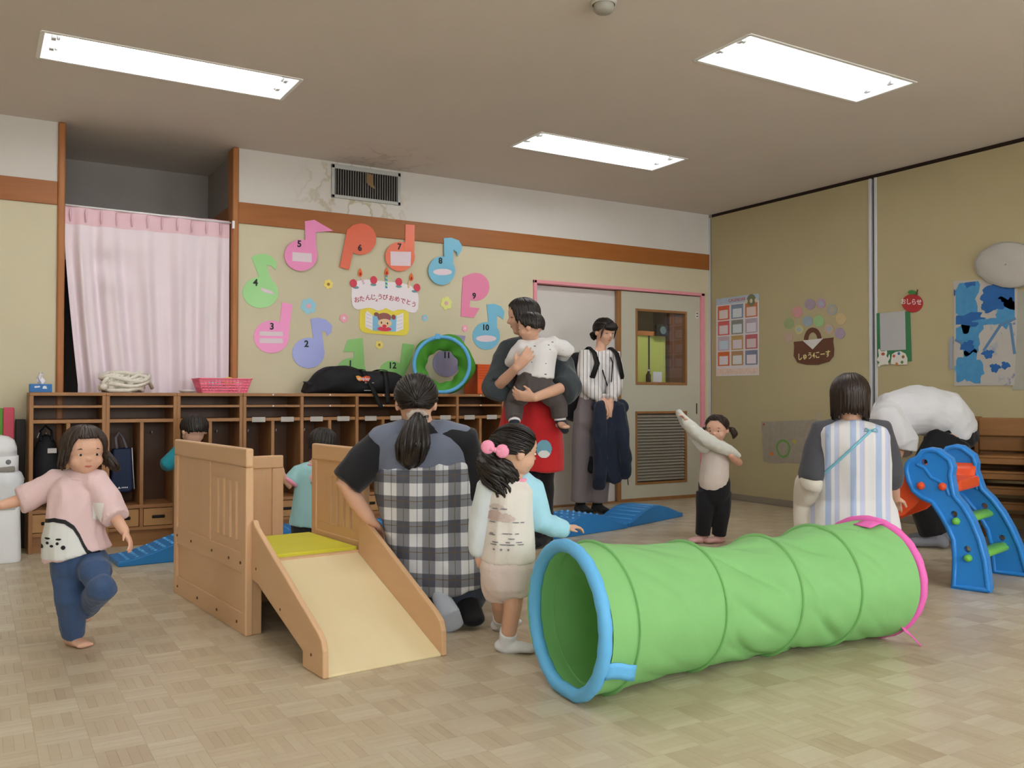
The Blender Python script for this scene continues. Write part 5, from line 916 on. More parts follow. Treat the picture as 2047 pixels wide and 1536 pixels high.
blob(PP(.2, .22), .10, .19, mbl, 1); blob(PP(.24, .38), .13, .045, mbp, 2, depth=.004); blob(PP(.78, .17), .15, .12, mbp, 3); blob(PP(.62, .26), .08, .05, mbp, 4, depth=.004); blob(PP(.84, .33), .08, .1, mbl, 5); blob(PP(.6, .41), .12, .022, mbl, 6, depth=.0044); blob(PP(.24, .54), .10, .12, mbl, 7); blob(PP(.23, .63), .05, .04, mbp, 8, depth=.004); blob(PP(.24, .83), .11, .12, mbl, 9); blob(PP(.27, .03), .04, .035, mbp, 10, depth=.004); blob(PP(.82, .82), .03, .025, mbp, 11); blob(PP(.66, .84), .035, .03, mbp, 12); blob(PP(.55, .71), .04, .03, mbp, 13)
for a, b in (((.98, .4), (.72, .46)), ((.74, .46), (.48, .68)), ((.9, .44), (.96, .72)), ((.02, .56), (.14, .6))): MB().tube([f(*PP(*a), .0035), f(*PP(*b), .0035)], [(.010, .0008)]*2, n=6, up=(1, 0, 0)).build('paint_stroke', M('paint_thin', '5b83a8'), t)
f0 = f
t, f = rthing('grey_sheet', 'greyish hanging sheet at the right edge beside the blue painting', 'painting', PAINT2); pr2('sheet', PAINT2, f, 0, .0025, M('grey_sheet', 'a8a69a', var=.15, vs=5), t)
cy, cz = PLATE; Rp = PLATER
t, f = rthing('paper_moon', 'big pale crumpled paper disc above the blue painting', 'wall decoration', Rp)
mb = MB(); N = len(Rp); cyy, czz = on_right(Rp)
for k in (0, 1): pass
rings = []
for s, d in ((1.0, .006), (1.0, .014), (.985, .022), (.9, .032), (.7, .042), (.4, .05), (.05, .052)): rings.append([f(cyy+(a-cyy)*s+.006*sin(9*i)*(s > .8), czz+(b-czz)*s+.005*sin(7*i), d+.003*sin(5*i+9*s)) for i, (a, b) in enumerate(Rp)])
loft(mb, rings); mb.build('padded_disc', M('moon_paper', 'bcb8b0', rough=.85, var=.08, vs=10, bump=.5, bs=30), t, smooth=True)
MB().tube([p+V((-.001, 0, 0)) for p in rings[2]+rings[2][:1]], .004, n=6, cap=False).build('rim_fold', M('moon_edge', 'a39f98'), t, smooth=True)
t, f = rthing('child_drawing', 'grey-brown paper drawing with a green ring low on the right wall', 'drawing', DRAW)
pr2('paper', DRAW, f, 0, .003, M('drawing_paper', 'a39a8c', rough=.9, var=.18, vs=22), t)
c = DRAWMARK['ring']; MB().tube([f(c[0]+.07*cos(a)*(1+.06*sin(3*a)), c[1]+.07*sin(a), .0035) for a in [2*pi*i/30 for i in range(31)]], [(.011, .001)]*31, n=6, cap=False, up=(1, 0, 0)).build('green_ring', M('crayon_green', '6f9a56', var=.2, vs=60), t)
for nm, h, r in (('orange', 'd0763c', .022), ('yellow', 'b4a850', .024), ('red', 'a8553c', .012)):
    c = DRAWMARK[nm]; r_ = random.Random(5); pr2(nm+'_scribble', [(c[0]+r*r_.uniform(.6, 1.2)*cos(a), c[1]+r*r_.uniform(.6, 1.2)*sin(a)) for a in [2*pi*i/14 for i in range(14)]], f, .003, .0036, M('crayon_'+h, h), t)
pr2('clear_tape', [(DRAW[2][0]+.04, DRAW[2][1]-.01), (DRAW[2][0]-.01, DRAW[2][1]-.01), (DRAW[2][0]-.01, DRAW[2][1]+.05), (DRAW[2][0]+.04, DRAW[2][1]+.05)], f, .003, .0036, M('tape_clear', 'b5ab94', rough=.3), t)
# ---------------------------------------------------------------- people: helpers
from mathutils.bvhtree import BVHTree
def org(name, mb, mat, parent, base, vox=.006, sm=4, wr=None, fac=.5):
    """union of the closed pieces in mb as one smooth continuous surface"""
    b3 = V(base); mb.v = [tuple(V(p)-b3) for p in mb.v]
    me0 = mb.mesh('tmp'); bm = bmesh.new(); bm.from_mesh(me0); bmesh.ops.recalc_face_normals(bm, faces=bm.faces); bm.to_mesh(me0); bm.free()
    o = bpy.data.objects.new('tmp', me0); COL.objects.link(o)
    q = o.modifiers.new('r', 'REMESH'); q.mode = 'VOXEL'; q.voxel_size = vox
    if sm: q = o.modifiers.new('s', 'SMOOTH'); q.factor = fac; q.iterations = sm
    me = bpy.data.meshes.new_from_object(o.evaluated_get(bpy.context.evaluated_depsgraph_get())); bpy.data.objects.remove(o); bpy.data.meshes.remove(me0)
    if wr:
        ns = [v.normal.copy() for v in me.vertices]
        for v, n in zip(me.vertices, ns): v.co += n*wr(v.co, n)
    me.name = name; me.materials.clear(); me.materials.append(mat); me.polygons.foreach_set('use_smooth', [True]*len(me.polygons)); me.update()
    ob = bpy.data.objects.new(name, me); COL.objects.link(ob)
    if parent is not None: ob.parent = parent
    else: ob.location = b3
    return ob
def folds(A, f=9.0, st=(1, 1, .35), seed=0.0, A2=None):
    A2 = A*.4 if A2 is None else A2
    def g(co, n):
        p = V((co.x*st[0]*f+seed, co.y*st[1]*f, co.z*st[2]*f)); q = p*2.6
        r = noise.noise(p); return A*(1-2*abs(r))*.8+A2*noise.noise(q)
    return g
def frame(f, u=(0, 0, 1)):
    f = V(f).normalized(); u = V(u); r = f.cross(u).normalized(); u = r.cross(f).normalized(); return Matrix((r, f, u)).transposed()
def mix(a, b, t): return V(a).lerp(V(b), t)
def limb(mb, pts, rads, n=12, up=None, rc=True): mb.tube(pts, rads, n=n, up=up, round_caps=rc)
def chain(a, b, c, ra, rm, rb, bulge=1.05):
    """three joints -> five points"""
    return [V(a), mix(a, b, .5), V(b), mix(b, c, .45), V(c)], [ra, (ra+rm)/2*bulge, rm, (rm+rb)/2*bulge, rb]
def hand(mb, w, d, n, s, L, curl=.35, spread=.1):
    w, d, n = V(w), V(d).normalized(), V(n); n = (n-d*n.dot(d)).normalized(); t = d.cross(n)*s
    k = w+d*L*.5
    mb.tube([w-d*L*.06, w+d*L*.14, w+d*L*.34, k], [(.15*L, .11*L), (.19*L, .115*L), (.215*L, .10*L), (.20*L, .075*L)], n=12, up=n, round_caps=True)
    for i in range(4):
        b = k+t*L*(.155-.104*i)-d*L*.04; dd = (d+t*spread*(1.4-i)).normalized(); ln = (.40, .45, .42, .33)[i]*L; r = (.052, .053, .05, .044)[i]*L
        pts = [b]; a = curl*.6
        for j, f in enumerate((.42, .32, .26)):
            dd2 = (dd*cos(a)+n*sin(a)).normalized(); pts.append(pts[-1]+dd2*ln*f); a += curl*1.1
        mb.tube(pts, [r, r, r*.92, r*.78], n=8, round_caps=True)
    b = w+d*L*.12+t*L*.12; q = (d*.62+t*.72+n*.25).normalized(); p1 = b+q*L*.2; q2 = (d*.85+t*.3+n*.4).normalized(); mb.tube([b, p1, p1+q2*L*.2], [.075*L, .062*L, .045*L], n=8, round_caps=True)
def foot(mb, a, toe, r, bare=False):
    a, toe = V(a), V(toe); d = toe-a; dh = V((d.x, d.y, 0)); dh = dh.normalized() if dh.length > 1e-4 else V((0, -1, 0)); L = r*5.2
    h = a-dh*r*.9; h.z = max(a.z-r*1.2, r*.75); m = a+dh*L*.35; m.z = max(h.z*.0+r*.72, a.z-r*1.5); e = a+dh*L*.62; e.z = m.z-r*.15
    mb.tube([h, a+V((0, 0, -r*.55)), m, e], [(r*.9, r*.75), (r*.95, r*.9), (r*1.25, r*.68), (r*1.2, r*.5)], n=12, up=(0, 0, 1), round_caps=True)
    mb.tube([a+V((0, 0, r*1.5)), a, h+(a-h)*.4], [r, r, r*.9], n=10, round_caps=True)
    if bare:
        sd = V((-dh.y, dh.x, 0))
        for i in range(5): p = e+sd*r*(1.0-.48*i)+dh*r*(.35-.1*i); mb.ell(p+V((0, 0, -r*.05)), (r*.33, r*.33, r*.3), nu=8, nv=6)
def head(mb, c, fr, h, kid):
    c = V(c); g = lambda x, y, z: c+fr@V((x, y, z))*h; e = lambda p, r: mb.ell(g(*p), tuple(x*h for x in r), frame=fr, nu=20, nv=14)
    if kid: e((0, -.03, .11), (.40, .455, .40)); e((0, .06, -.13), (.335, .345, .33)); e((0, .20, -.33), (.15, .13, .12)); e((.17, .2, -.17), (.15, .15, .14)); e((-.17, .2, -.17), (.15, .15, .14)); e((0, .40, -.11), (.045, .06, .045))
    else: e((0, -.03, .12), (.355, .44, .385)); e((0, .08, -.12), (.285, .325, .36)); e((0, .24, -.38), (.12, .11, .10)); e((.13, .22, -.14), (.13, .14, .13)); e((-.13, .22, -.14), (.13, .14, .13)); mb.tube([g(0, .37, .06), g(0, .43, -.06), g(0, .445, -.10)], [.025*h, .038*h, .05*h], n=8, round_caps=True)
    w_ = .395 if kid else .345
    for s in (-1, 1): e((s*w_, -.02, -.06), (.045, .085, .115))
    return g
m_eye = M('eye_dark', '1a1310', rough=.2, var=0); m_lip = M('lip_rose', 'b8665f', rough=.5); m_brow = M('brow_dark', '2b1f1a', rough=.8); m_sclera = M('eye_white', 'e8e4de', rough=.3, var=0)
def face(parent, base, c, fr, h, kid, closed=False, smile=True):
    c = V(c)-V(base); g = lambda x, y, z: c+fr@V((x, y, z))*h
    sp_ = .155 if kid else .135; ez = -.02 if kid else .01; ey = .368 if kid else .345
    for s in (-1, 1):
        if closed: MB().tube([g(s*(sp_-.06), ey+.01, ez-.005), g(s*sp_, ey+.022, ez+.012), g(s*(sp_+.06), ey-.015, ez-.005)], .010*h, n=6, round_caps=True).build('eye', m_eye, parent, smooth=True)
        else:
            o = MB().ell(g(s*sp_, ey-.012, ez), (.046*h, .03*h, .023*h), frame=fr, nu=12, nv=8).build('eye', m_sclera, parent, smooth=True)
            MB().ell(g(s*sp_, ey+.008, ez), (.027*h, .016*h, .025*h), frame=fr, nu=10, nv=8).build('iris', m_eye, o, smooth=True)
        MB().tube([g(s*(sp_-.07), ey+.02, ez+.10), g(s*sp_, ey+.012, ez+.125), g(s*(sp_+.08), ey-.045, ez+.10)], [.008*h, .013*h, .006*h], n=6).build('eyebrow', m_brow, parent, smooth=True)
    mz = -.255 if kid else -.235; my = .375 if kid else .372; c_ = .02 if smile else 0
    MB().tube([g(-.085, my-.035, mz+c_), g(-.04, my-.005, mz), g(0, my+.008, mz-.006), g(.04, my-.005, mz), g(.085, my-.035, mz+c_)], [(.010*h, .012*h), (.016*h, .018*h), (.018*h, .022*h), (.016*h, .018*h), (.010*h, .012*h)], n=8, round_caps=True).build('mouth', m_lip, parent, smooth=True)
def HAIR(name, h1, h2='4a352a'):
    m = M(name, h1, rough=.42, spec=.45, var=.35, vs=30, stretch=(3, 3, .4)); return m
m_hair = HAIR('hair_black', '1e1714'); m_hairb = HAIR('hair_brown', '2e2019'); m_hairw = HAIR('hair_dark_brown', '2a1c15')
def ell_pt(c, fr, h, th, az, k=1.0, kid=True):
    a, b, z = (.425, .475, .42) if kid else (.385, .465, .415); cz = .11 if kid else .12
    return c+fr@V((a*sin(th)*sin(az)*k, -.03+b*sin(th)*cos(az)*k, cz+z*cos(th)*k))*h
def hair_down(parent, base, c, fr, h, mat, end, drop, kid=True, n=130, seed=1, r=.035, flare=.0, crown=(.12, pi)):
    """end(az)->polar angle where locks leave the skull, drop(az)->length in head heights they then hang"""
    c = V(c)-V(base); R_ = random.Random(seed); mb = MB(); dn = V((0, 0, -1)); n1, n2 = 56, 14
    def shell(u, v, k=1.0):
        az = 2*pi*u; e = end(az if az <= pi else az-2*pi); d = drop(az if az <= pi else az-2*pi); tot = e+d*1.6; s = v*tot
        if s <= e: return ell_pt(c, fr, h, s, az, k, kid)
        p = ell_pt(c, fr, h, e, az, k, kid); o_ = (p-c); o_.z = 0; return p+dn*(s-e)/1.6*h+o_*flare*(s-e)
    ring = [shell(i/n1, j/(n2-1)) for j in range(n2) for i in range(n1)]; inn = [shell(i/n1, j/(n2-1), .90) for j in range(n2) for i in range(n1)]
    fs = [(j*n1+i, j*n1+(i+1) % n1, (j+1)*n1+(i+1) % n1, (j+1)*n1+i) for j in range(n2-1) for i in range(n1)]; N = n1*n2
    fs2 = [tuple(N+i for i in f[::-1]) for f in fs]; L = (n2-1)*n1
    mb.add(ring+inn, fs+fs2+[(L+i, L+(i+1) % n1, N+L+(i+1) % n1, N+L+i) for i in range(n1)])
    cr = fr@V((0, 0, 1))
    for k in range(n):
        az = 2*pi*(k+R_.random())/n; a2 = az if az <= pi else az-2*pi; e = end(a2)*R_.uniform(.92, 1.05); d = drop(a2)*R_.uniform(.85, 1.12); pts = []; rad = []
        s0 = R_.uniform(.05, .75)*e*.6; az0 = az+R_.uniform(-.12, .12); kk = R_.uniform(1.0, 1.035)
        for j in range(7):
            t = j/6; s = s0+(e-s0)*t; pts.append(ell_pt(c, fr, h, s, az0+(az-az0)*t, kk, kid)); rad.append(r*h*(.35+.65*min(1, t*2.5)))
        if d > .02:
            p = pts[-1]; o_ = p-c; o_.z = 0; w_ = R_.uniform(-.03, .03)
            for j in (1, 2, 3): t = j/3; pts.append(p+dn*d*t*h+o_*flare*d*t*1.6+fr@V((w_*t, 0, 0))*h); rad.append(r*h*(1-.55*t))
        else: rad[-1] = r*h*.35
        mb.tube(pts, [(q, q*.5) for q in rad], n=6)
    return mb.build('hair', mat, parent, smooth=True)
def hair_tied(parent, base, c, fr, h, mat, hl, tie, kid=True, n=110, seed=1, r=.028):
    """hl(az)->hairline polar angle; locks run back over the skull to the tie point (th,az)"""
    c = V(c)-V(base); R_ = random.Random(seed); mb = MB(); n1, n2 = 48, 12
    ring = [ell_pt(c, fr, h, hl((2*pi*i/n1) if i <= n1/2 else 2*pi*i/n1-2*pi)*j/(n2-1)+.001, 2*pi*i/n1, .985, kid) for j in range(n2) for i in range(n1)]
    mb.add(ring, [(j*n1+i, j*n1+(i+1) % n1, (j+1)*n1+(i+1) % n1, (j+1)*n1+i) for j in range(n2-1) for i in range(n1)])
    T = V((sin(tie[0])*sin(tie[1]), sin(tie[0])*cos(tie[1]), cos(tie[0])))
    for k in range(n):
        az = 2*pi*(k+R_.random())/n; a2 = az if az <= pi else az-2*pi; th = hl(a2)*R_.uniform(.55, 1.0); D0 = V((sin(th)*sin(az), sin(th)*cos(az), cos(th))); pts = []; rad = []
        for j in range(9):
            t = j/8; d = (D0*(1-t)+T*t); d = d.normalized(); th2 = math.acos(max(-1, min(1, d.z))); az2 = math.atan2(d.x, d.y); pts.append(ell_pt(c, fr, h, th2, az2, 1.0+.02*sin(pi*t), kid)); rad.append(r*h*(.4+.6*sin(pi*min(1, t*1.2+.1))))
        mb.tube(pts, [(q, q*.45) for q in rad], n=6)
    return mb.build('hair', mat, parent, smooth=True)
def tail(parent, base, pts, rad, mat, n=36, seed=1, curl=0.0, nm='ponytail'):
    R_ = random.Random(seed); pts = [V(p)-V(base) for p in pts]; mb = MB(); N = 12
    def cv(t):
        s = t*(len(pts)-1); i = min(int(s), len(pts)-2); f = s-i; p0 = pts[max(i-1, 0)]; p1, p2 = pts[i], pts[i+1]; p3 = pts[min(i+2, len(pts)-1)]
        return .5*((2*p1)+(p2-p0)*f+(2*p0-5*p1+4*p2-p3)*f*f+(3*p1-p0-3*p2+p3)*f**3)
    def rd(t): s = t*(len(rad)-1); i = min(int(s), len(rad)-2); return rad[i]+(rad[i+1]-rad[i])*(s-i)
    mb.tube([cv(j/N) for j in range(N+1)], [rd(j/N)*.85 for j in range(N+1)], n=12, round_caps=True)
    for k in range(n):
        a = R_.random()*2*pi; q = .55+.45*R_.random(); ph = R_.random()*6; e = R_.uniform(.85, 1.08); P = []
        for j in range(N+1):
            t = j/N; r = rd(t)*q; p = cv(min(1, t*e)); P.append(p+V((cos(a+curl*t*4+ph*.1)*r, sin(a+curl*t*4)*r, 0))+V((sin(ph+t*9)*curl, cos(ph+t*9)*curl, 0))*.012*t)
        mb.tube(P, [max(rad)*.22*(1-.7*abs(2*j/N-.9)) for j in range(N+1)], n=5)
    return mb.build(nm, mat, parent, smooth=True)
def decal(src, base, poly, view, off, mat, nm, parent, step=.004, front=True):
    """paint patch laid on the cloth surface: poly = world points seen along the view direction"""
    b3 = V(base); v = V(view).normalized(); r = v.cross(V((0, 0, 1))).normalized(); u = r.cross(v); bv = BVHTree.FromPolygons([x.co for x in src.data.vertices], [p.vertices for p in src.data.polygons])
    P = [(r.dot(V(p)-b3), u.dot(V(p)-b3)) for p in poly]; dm = v.dot(V(poly[0])-b3)
    def inside(x, y):
        c = False
        for i in range(len(P)):
            (x1, y1), (x2, y2) = P[i-1], P[i]
            if (y1 > y) != (y2 > y) and x < (x2-x1)*(y-y1)/(y2-y1)+x1: c = not c
        return c
    x0, x1, y0, y1 = min(p[0] for p in P), max(p[0] for p in P), min(p[1] for p in P), max(p[1] for p in P); vid = {}; vs = []; fs = []
    def vert(i, j):
        if (i, j) in vid: return vid[(i, j)]
        o = r*(x0+i*step)+u*(y0+j*step)+v*(dm-.6); h = bv.ray_cast(o, v)
        if h[0] is None: vid[(i, j)] = None; return None
        vid[(i, j)] = len(vs); vs.append(h[0]-v*off); return vid[(i, j)]
    for i in range(int((x1-x0)/step)+1):
        for j in range(int((y1-y0)/step)+1):
            if inside(x0+(i+.5)*step, y0+(j+.5)*step):
                q = [vert(i, j), vert(i+1, j), vert(i+1, j+1), vert(i, j+1)]
                if None not in q: fs.append(tuple(q))
    if not fs: return None
    m = MB(); m.add(vs, fs); return m.build(nm, mat, parent, smooth=True, fix=False)
def nd(nt, t, **k):
    n = nt.nodes.new(t)
    for a, b in k.items(): setattr(n, a, b)
    return n
def stripe_mat(name, base, layers, rough=.85, extra=None):
    """layers: (direction vector, period, duty, offset, hex, strength)"""
    m = M(name, base, rough=rough, var=.03, vs=12, bump=.15, bs=300); nt = m.node_tree; b = nt.nodes['Principled BSDF']; src = b.inputs['Base Color'].links[0].from_socket; tc = next(n for n in nt.nodes if n.type == 'TEX_COORD')
    for d, per, duty, off, hexc, st in layers:
        dp = nd(nt, 'ShaderNodeVectorMath', operation='DOT_PRODUCT'); dp.inputs[1].default_value = d; nt.links.new(tc.outputs['Object'], dp.inputs[0])
        a = nd(nt, 'ShaderNodeMath', operation='MULTIPLY_ADD'); a.inputs[1].default_value = 1/per; a.inputs[2].default_value = off+50; nt.links.new(dp.outputs['Value'], a.inputs[0])
        f = nd(nt, 'ShaderNodeMath', operation='FRACT'); nt.links.new(a.outputs[0], f.inputs[0])
        l = nd(nt, 'ShaderNodeMath', operation='LESS_THAN'); l.inputs[1].default_value = duty; nt.links.new(f.outputs[0], l.inputs[0])
        s_ = nd(nt, 'ShaderNodeMath', operation='MULTIPLY'); s_.inputs[1].default_value = st; nt.links.new(l.outputs[0], s_.inputs[0])
        mx = nd(nt, 'ShaderNodeMix', data_type='RGBA'); mx.blend_type = 'MIX'; mx.inputs[7].default_value = (*lin(hexc), 1); nt.links.new(s_.outputs[0], mx.inputs[0]); nt.links.new(src, mx.inputs[6]); src = mx.outputs[2]
    nt.links.new(src, b.inputs['Base Color']); return m
def spots_mat(name, base, hexc, scale, thr, stretch=(1, 1, 1), st=1.0):
    m = M(name, base, rough=.85, var=.03, vs=10, bump=.15, bs=250); nt = m.node_tree; b = nt.nodes['Principled BSDF']; src = b.inputs['Base Color'].links[0].from_socket; tc = next(n for n in nt.nodes if n.type == 'TEX_COORD')
    mp = nd(nt, 'ShaderNodeMapping'); mp.inputs['Scale'].default_value = stretch; v = nd(nt, 'ShaderNodeTexVoronoi'); v.inputs['Scale'].default_value = scale; nt.links.new(tc.outputs['Object'], mp.inputs[0]); nt.links.new(mp.outputs[0], v.inputs['Vector'])
    l = nd(nt, 'ShaderNodeMath', operation='LESS_THAN'); l.inputs[1].default_value = thr; nt.links.new(v.outputs['Distance'], l.inputs[0]); s_ = nd(nt, 'ShaderNodeMath', operation='MULTIPLY'); s_.inputs[1].default_value = st; nt.links.new(l.outputs[0], s_.inputs[0])
    mx = nd(nt, 'ShaderNodeMix', data_type='RGBA'); mx.inputs[7].default_value = (*lin(hexc), 1); nt.links.new(s_.outputs[0], mx.inputs[0]); nt.links.new(src, mx.inputs[6]); nt.links.new(mx.outputs[2], b.inputs['Base Color']); return m
m_skin = M('skin', 'd9ab92', rough=.5, var=.05, vs=25, spec=.35, sss=.08); m_skinw = M('skin_adult', 'd8aa90', rough=.5, var=.04, vs=25, spec=.35, sss=.08)
CL = lambda n, h, b=.25: M(n, h, rough=.88, var=.07, vs=9, bump=b, bs=140, sheen=.15)
def jv(k): return {a: V(b) for a, b in PJ[k].items()}
def toward_cam(p): d = V((-p.x, -p.y, 0)); return d.normalized()
# ---------------------------------------------------------------- people
def core(mb, j, kid, front, arms=True, r_arm=(.026, .022, .016), r_leg=(.05, .036, .026), tor=None, handL=.095, legs=True, curl=(.3, .3), palms=None, foot_r=.02, bare=False):
    """skin body common to everybody"""
    f = V(front)
    tr = tor or [(.055, .05), (.07, .058), (.07, .058), (.075, .06)]
    pts = [j['pelv'], j.get('waist', mix(j['pelv'], j['chest'], .5)), j['chest'], mix(j['chest'], j['neck'], .75)]
    mb.tube(pts, [(a*.82, b*.82) for a, b in tr[:3]]+[(tr[3][0]*.6, tr[3][1]*.6)], n=16, up=f, round_caps=True)
    for s, a, e, w_, h_ in (('l', 'shl', 'ell', 'wrl', 'hal'), ('r', 'shr', 'elr', 'wrr', 'har')):
        if not arms: break
        mb.tube([mix(j['chest'], j['neck'], .7), j[a]], [r_arm[0]*.85, r_arm[0]*.85], n=12, round_caps=True)
        p, r = chain(j[a], j[e], j[w_], *r_arm); r[0] *= .8; r[1] *= .82; limb(mb, p, r)
        d = j[h_]-j[w_]; pn = (palms or {}).get(s, V((0, 0, -1))); sd = (palms or {}).get(s+'s', 1 if s == 'l' else -1)
        hand(mb, j[w_], d, pn, sd, handL, curl[0 if s == 'l' else 1])
    if legs:
        for a, k_, n_, t_ in (('hl', 'kl', 'al', 'tl'), ('hr', 'kr', 'ar', 'tr')):
            p, r = chain(j[a], j[k_], j[n_], *r_leg); r = [x*(.72 if bare else (.8 if i < 2 else .95)) for i, x in enumerate(r)]; limb(mb, p, r); foot(mb, j[n_], j[t_] if t_ in j else j[n_]+f*.1, foot_r, bare)
def neck_head(mb, j, fr, h, kid, rn):
    mb.tube([mix(j['chest'], j['neck'], .8), j['neck'], j['head']+fr@V((0, -.05, -.15))*h], [rn*1.0, rn*.95, rn], n=12, round_caps=True)
    head(mb, j['head'], fr, h, kid)

# --- 1 child in pink ------------------------------------------------------------
j = jv('pink'); B = V((j['al'].x, j['al'].y, 0)); cf = toward_cam(j['head']); rt = V((cf.y*-1, cf.x, 0)); vw = -cf
fc = (cf+V((.25, 0, 0))).normalized(); fr = frame(fc+V((0, 0, -.12))); H1 = .182
j['tl'] = j['al']+(fc*.1+V((.03, 0, 0))); j['tr'] = j['ar']-fc*.04+V((0, 0, -.08))
mb = MB(); core(mb, j, True, fc, r_arm=(.03, .024, .018), r_leg=(.05, .036, .025), foot_r=.024, bare=True, handL=.10, palms={'l': V((0, 0, -1)), 'r': V((-.6, .2, -.2))}, curl=(.25, .35)); neck_head(mb, j, fr, H1, True, .032)
P_ = org('person', mb, m_skin, None, B, .0042, 3); tag(P_, 'toddler in a pink tee and jeans walking barefoot with arms out', 'person'); face(P_, B, j['head'], fr, H1, True, smile=False)
hair_down(P_, B, j['head'], fr, H1, m_hairb, lambda a: 1.05+.75*min(1, max(0, (abs(a)-.55)/.5)), lambda a: .34*min(1, max(0, (abs(a)-.75)/.5)), n=170, r=.04, flare=.18, seed=3)
cR = j['head']+fr@V((-.4, -.1, -.3))*H1
tail(P_, B, [j['head']+rt*.07+V((0, 0, -.01)), j['head']+rt*.098+V((0, 0, -.05)), j['head']+rt*.112+V((0, 0, -.078))], [.02, .022, .008], m_hairb, n=16, seed=5, curl=.5, nm='hair_wisp')
mb = MB(); up_ = V(fc)
mb.tube([j['neck']+V((0, 0, -.002)), mix(j['neck'], j['chest'], .45), j['chest'], mix(j['chest'], j['waist'], .5), j['waist'], j['waist']+(j['pelv']-j['waist'])*.93+V((0, 0, .002))], [(.05, .045), (.075, .058), (.089, .072), (.096, .08), (.107, .09), (.117, .098)], n=24, up=up_, round_caps=False)
for a, e, w_ in (('shl', 'ell', 'wrl'), ('shr', 'elr', 'wrr')):
    t_ = .78; mb.tube([mix(j['chest'], j['neck'], .6), j[a], mix(j[a], j[e], .5), mix(j[a], j[e], .98), mix(j[e], j[w_], .22)], [.045, .045, .047, (.05, .047), (.05, .047)], n=16)
sh = org('shirt', mb, CL('tee_pink', 'dfc2c3'), P_, B, .0055, 7, folds(.009, 13, seed=2))
mb = MB()
for a, k_, n_ in (('hl', 'kl', 'al'), ('hr', 'kr', 'ar')): mb.tube([j['pelv'], j[a], mix(j[a], j[k_], .5), j[k_], mix(j[k_], j[n_], .5), mix(j[k_], j[n_], .95)], [.056, .058, .055, .05, .043, .038], n=16); mb.ell(j[k_], .046, nu=14, nv=10)
mb.tube([j['pelv']+V((0, 0, .03)), j['pelv']+V((0, 0, -.03))], [(.09, .07), (.092, .07)], n=16, up=up_, round_caps=True)
org('jeans', mb, CL('denim', '3c5276'), P_, B, .0055, 4, folds(.007, 18, seed=5))
def dp(x, y): # crop pixel of the child -> world point at body depth (used only to place the print on the cloth)
    s = (x-487)/3.0715/FPX*3.36; t_ = (y-400)/3.0715/FPX*3.36; return j['neck']+rt*s+V((0, 0, -t_))
whp = M('print_pale', 'd8dad8', var=.03); blp = M('print_black', '1d1d20')
dino = [(255, 690), (300, 662), (350, 650), (410, 662), (455, 695), (485, 745), (510, 800), (530, 840), (560, 860), (600, 856), (626, 868), (560, 888), (450, 893), (300, 893), (262, 880)]
decal(sh, B, [dp(*p) for p in dino], vw, .003, whp, 'printed_shape', sh, .002)
line = [(250, 685), (300, 655), (355, 643), (415, 655), (462, 690), (492, 742), (516, 798), (537, 838), (562, 856), (600, 850), (630, 862)]
lp = line+[(x-6, y+24) for x, y in line[::-1]]
decal(sh, B, [dp(*p) for p in lp], vw, .005, blp, 'printed_outline', sh, .0012)
for x, y, a, b in ((318, 790, 9, 9), (372, 793, 9, 9), (341, 808, 10, 8), (283, 815, 13, 13), (404, 817, 13, 13), (318, 763, 16, 6), (378, 768, 16, 6)): decal(sh, B, [dp(x+a*cos(q), y+b*sin(q)) for q in [2*pi*i/12 for i in range(12)]], vw, .0055, blp, 'printed_face_mark', sh, .001)
decal(sh, B, [dp(*p) for p in ((562, 560), (622, 562), (610, 678), (562, 660))], vw, .004, M('pocket_white', 'e2e0dc'), 'pocket', sh, .002)
mb = MB(); mb.tube([j['neck']+V((0, 0, -.014))+V((.052*cos(a), .047*sin(a), .006*sin(2*a))) for a in [2*pi*i/24 for i in range(25)]], .006, n=6, cap=False); mb.v = [tuple(V(p)-B) for p in mb.v]; mb.build('collar', CL('tee_pink', 'dfc2c3'), sh, smooth=True)

# --- 2 boy in teal ---------------------------------------------------------------
j = jv('teal'); B = V((j['pelv'].x, j['pelv'].y, 0)); f = V((-.3, .95, 0)).normalized(); fr = frame(f+V((0, 0, -.2))); H1 = .187
for s in 'lr': j['t'+s] = j['a'+s]+f*.1
mb = MB(); core(mb, j, True, f, handL=.09, foot_r=.022, palms={'l': V((0, 0, -1)), 'r': V((0, 0, -1))}); neck_head(mb, j, fr, H1, True, .03)
P_ = org('person', mb, m_skin, None, B, .0048, 3); tag(P_, 'small child with short black hair in teal, back turned, behind the wooden slide', 'person'); face(P_, B, j['head'], fr, H1, True)
hair_down(P_, B, j['head'], fr, H1, m_hair, lambda a: 1.0+.95*min(1, max(0, (abs(a)-.5)/.9)), lambda a: .08 if abs(a) > 2 else 0, n=150, r=.036, seed=8)
mb = MB(); mb.tube([j['neck']+V((0, 0, -.01)), mix(j['neck'], j['chest'], .5), j['chest'], j['pelv']], [(.045, .042), (.085, .06), (.1, .075), (.112, .09)], n=20, up=f)
for a, e, w_ in (('shl', 'ell', 'wrl'), ('shr', 'elr', 'wrr')): mb.tube([mix(j['chest'], j['neck'], .5), j[a], mix(j[a], j[e], .95), mix(j[e], j[w_], .35)], [.05, .05, .046, .044], n=14)
org('shirt', mb, CL('tee_teal', '1f8593'), P_, B, .006, 6, folds(.005, 11))
mb = MB()
for s in 'lr': mb.tube([j['pelv'], j['h'+s], j['k'+s], j['a'+s]+V((0, 0, .02))], [.06, .06, .052, .045], n=14)
org('trousers', mb, CL('trousers_dark', '26262c'), P_, B, .006, 5)

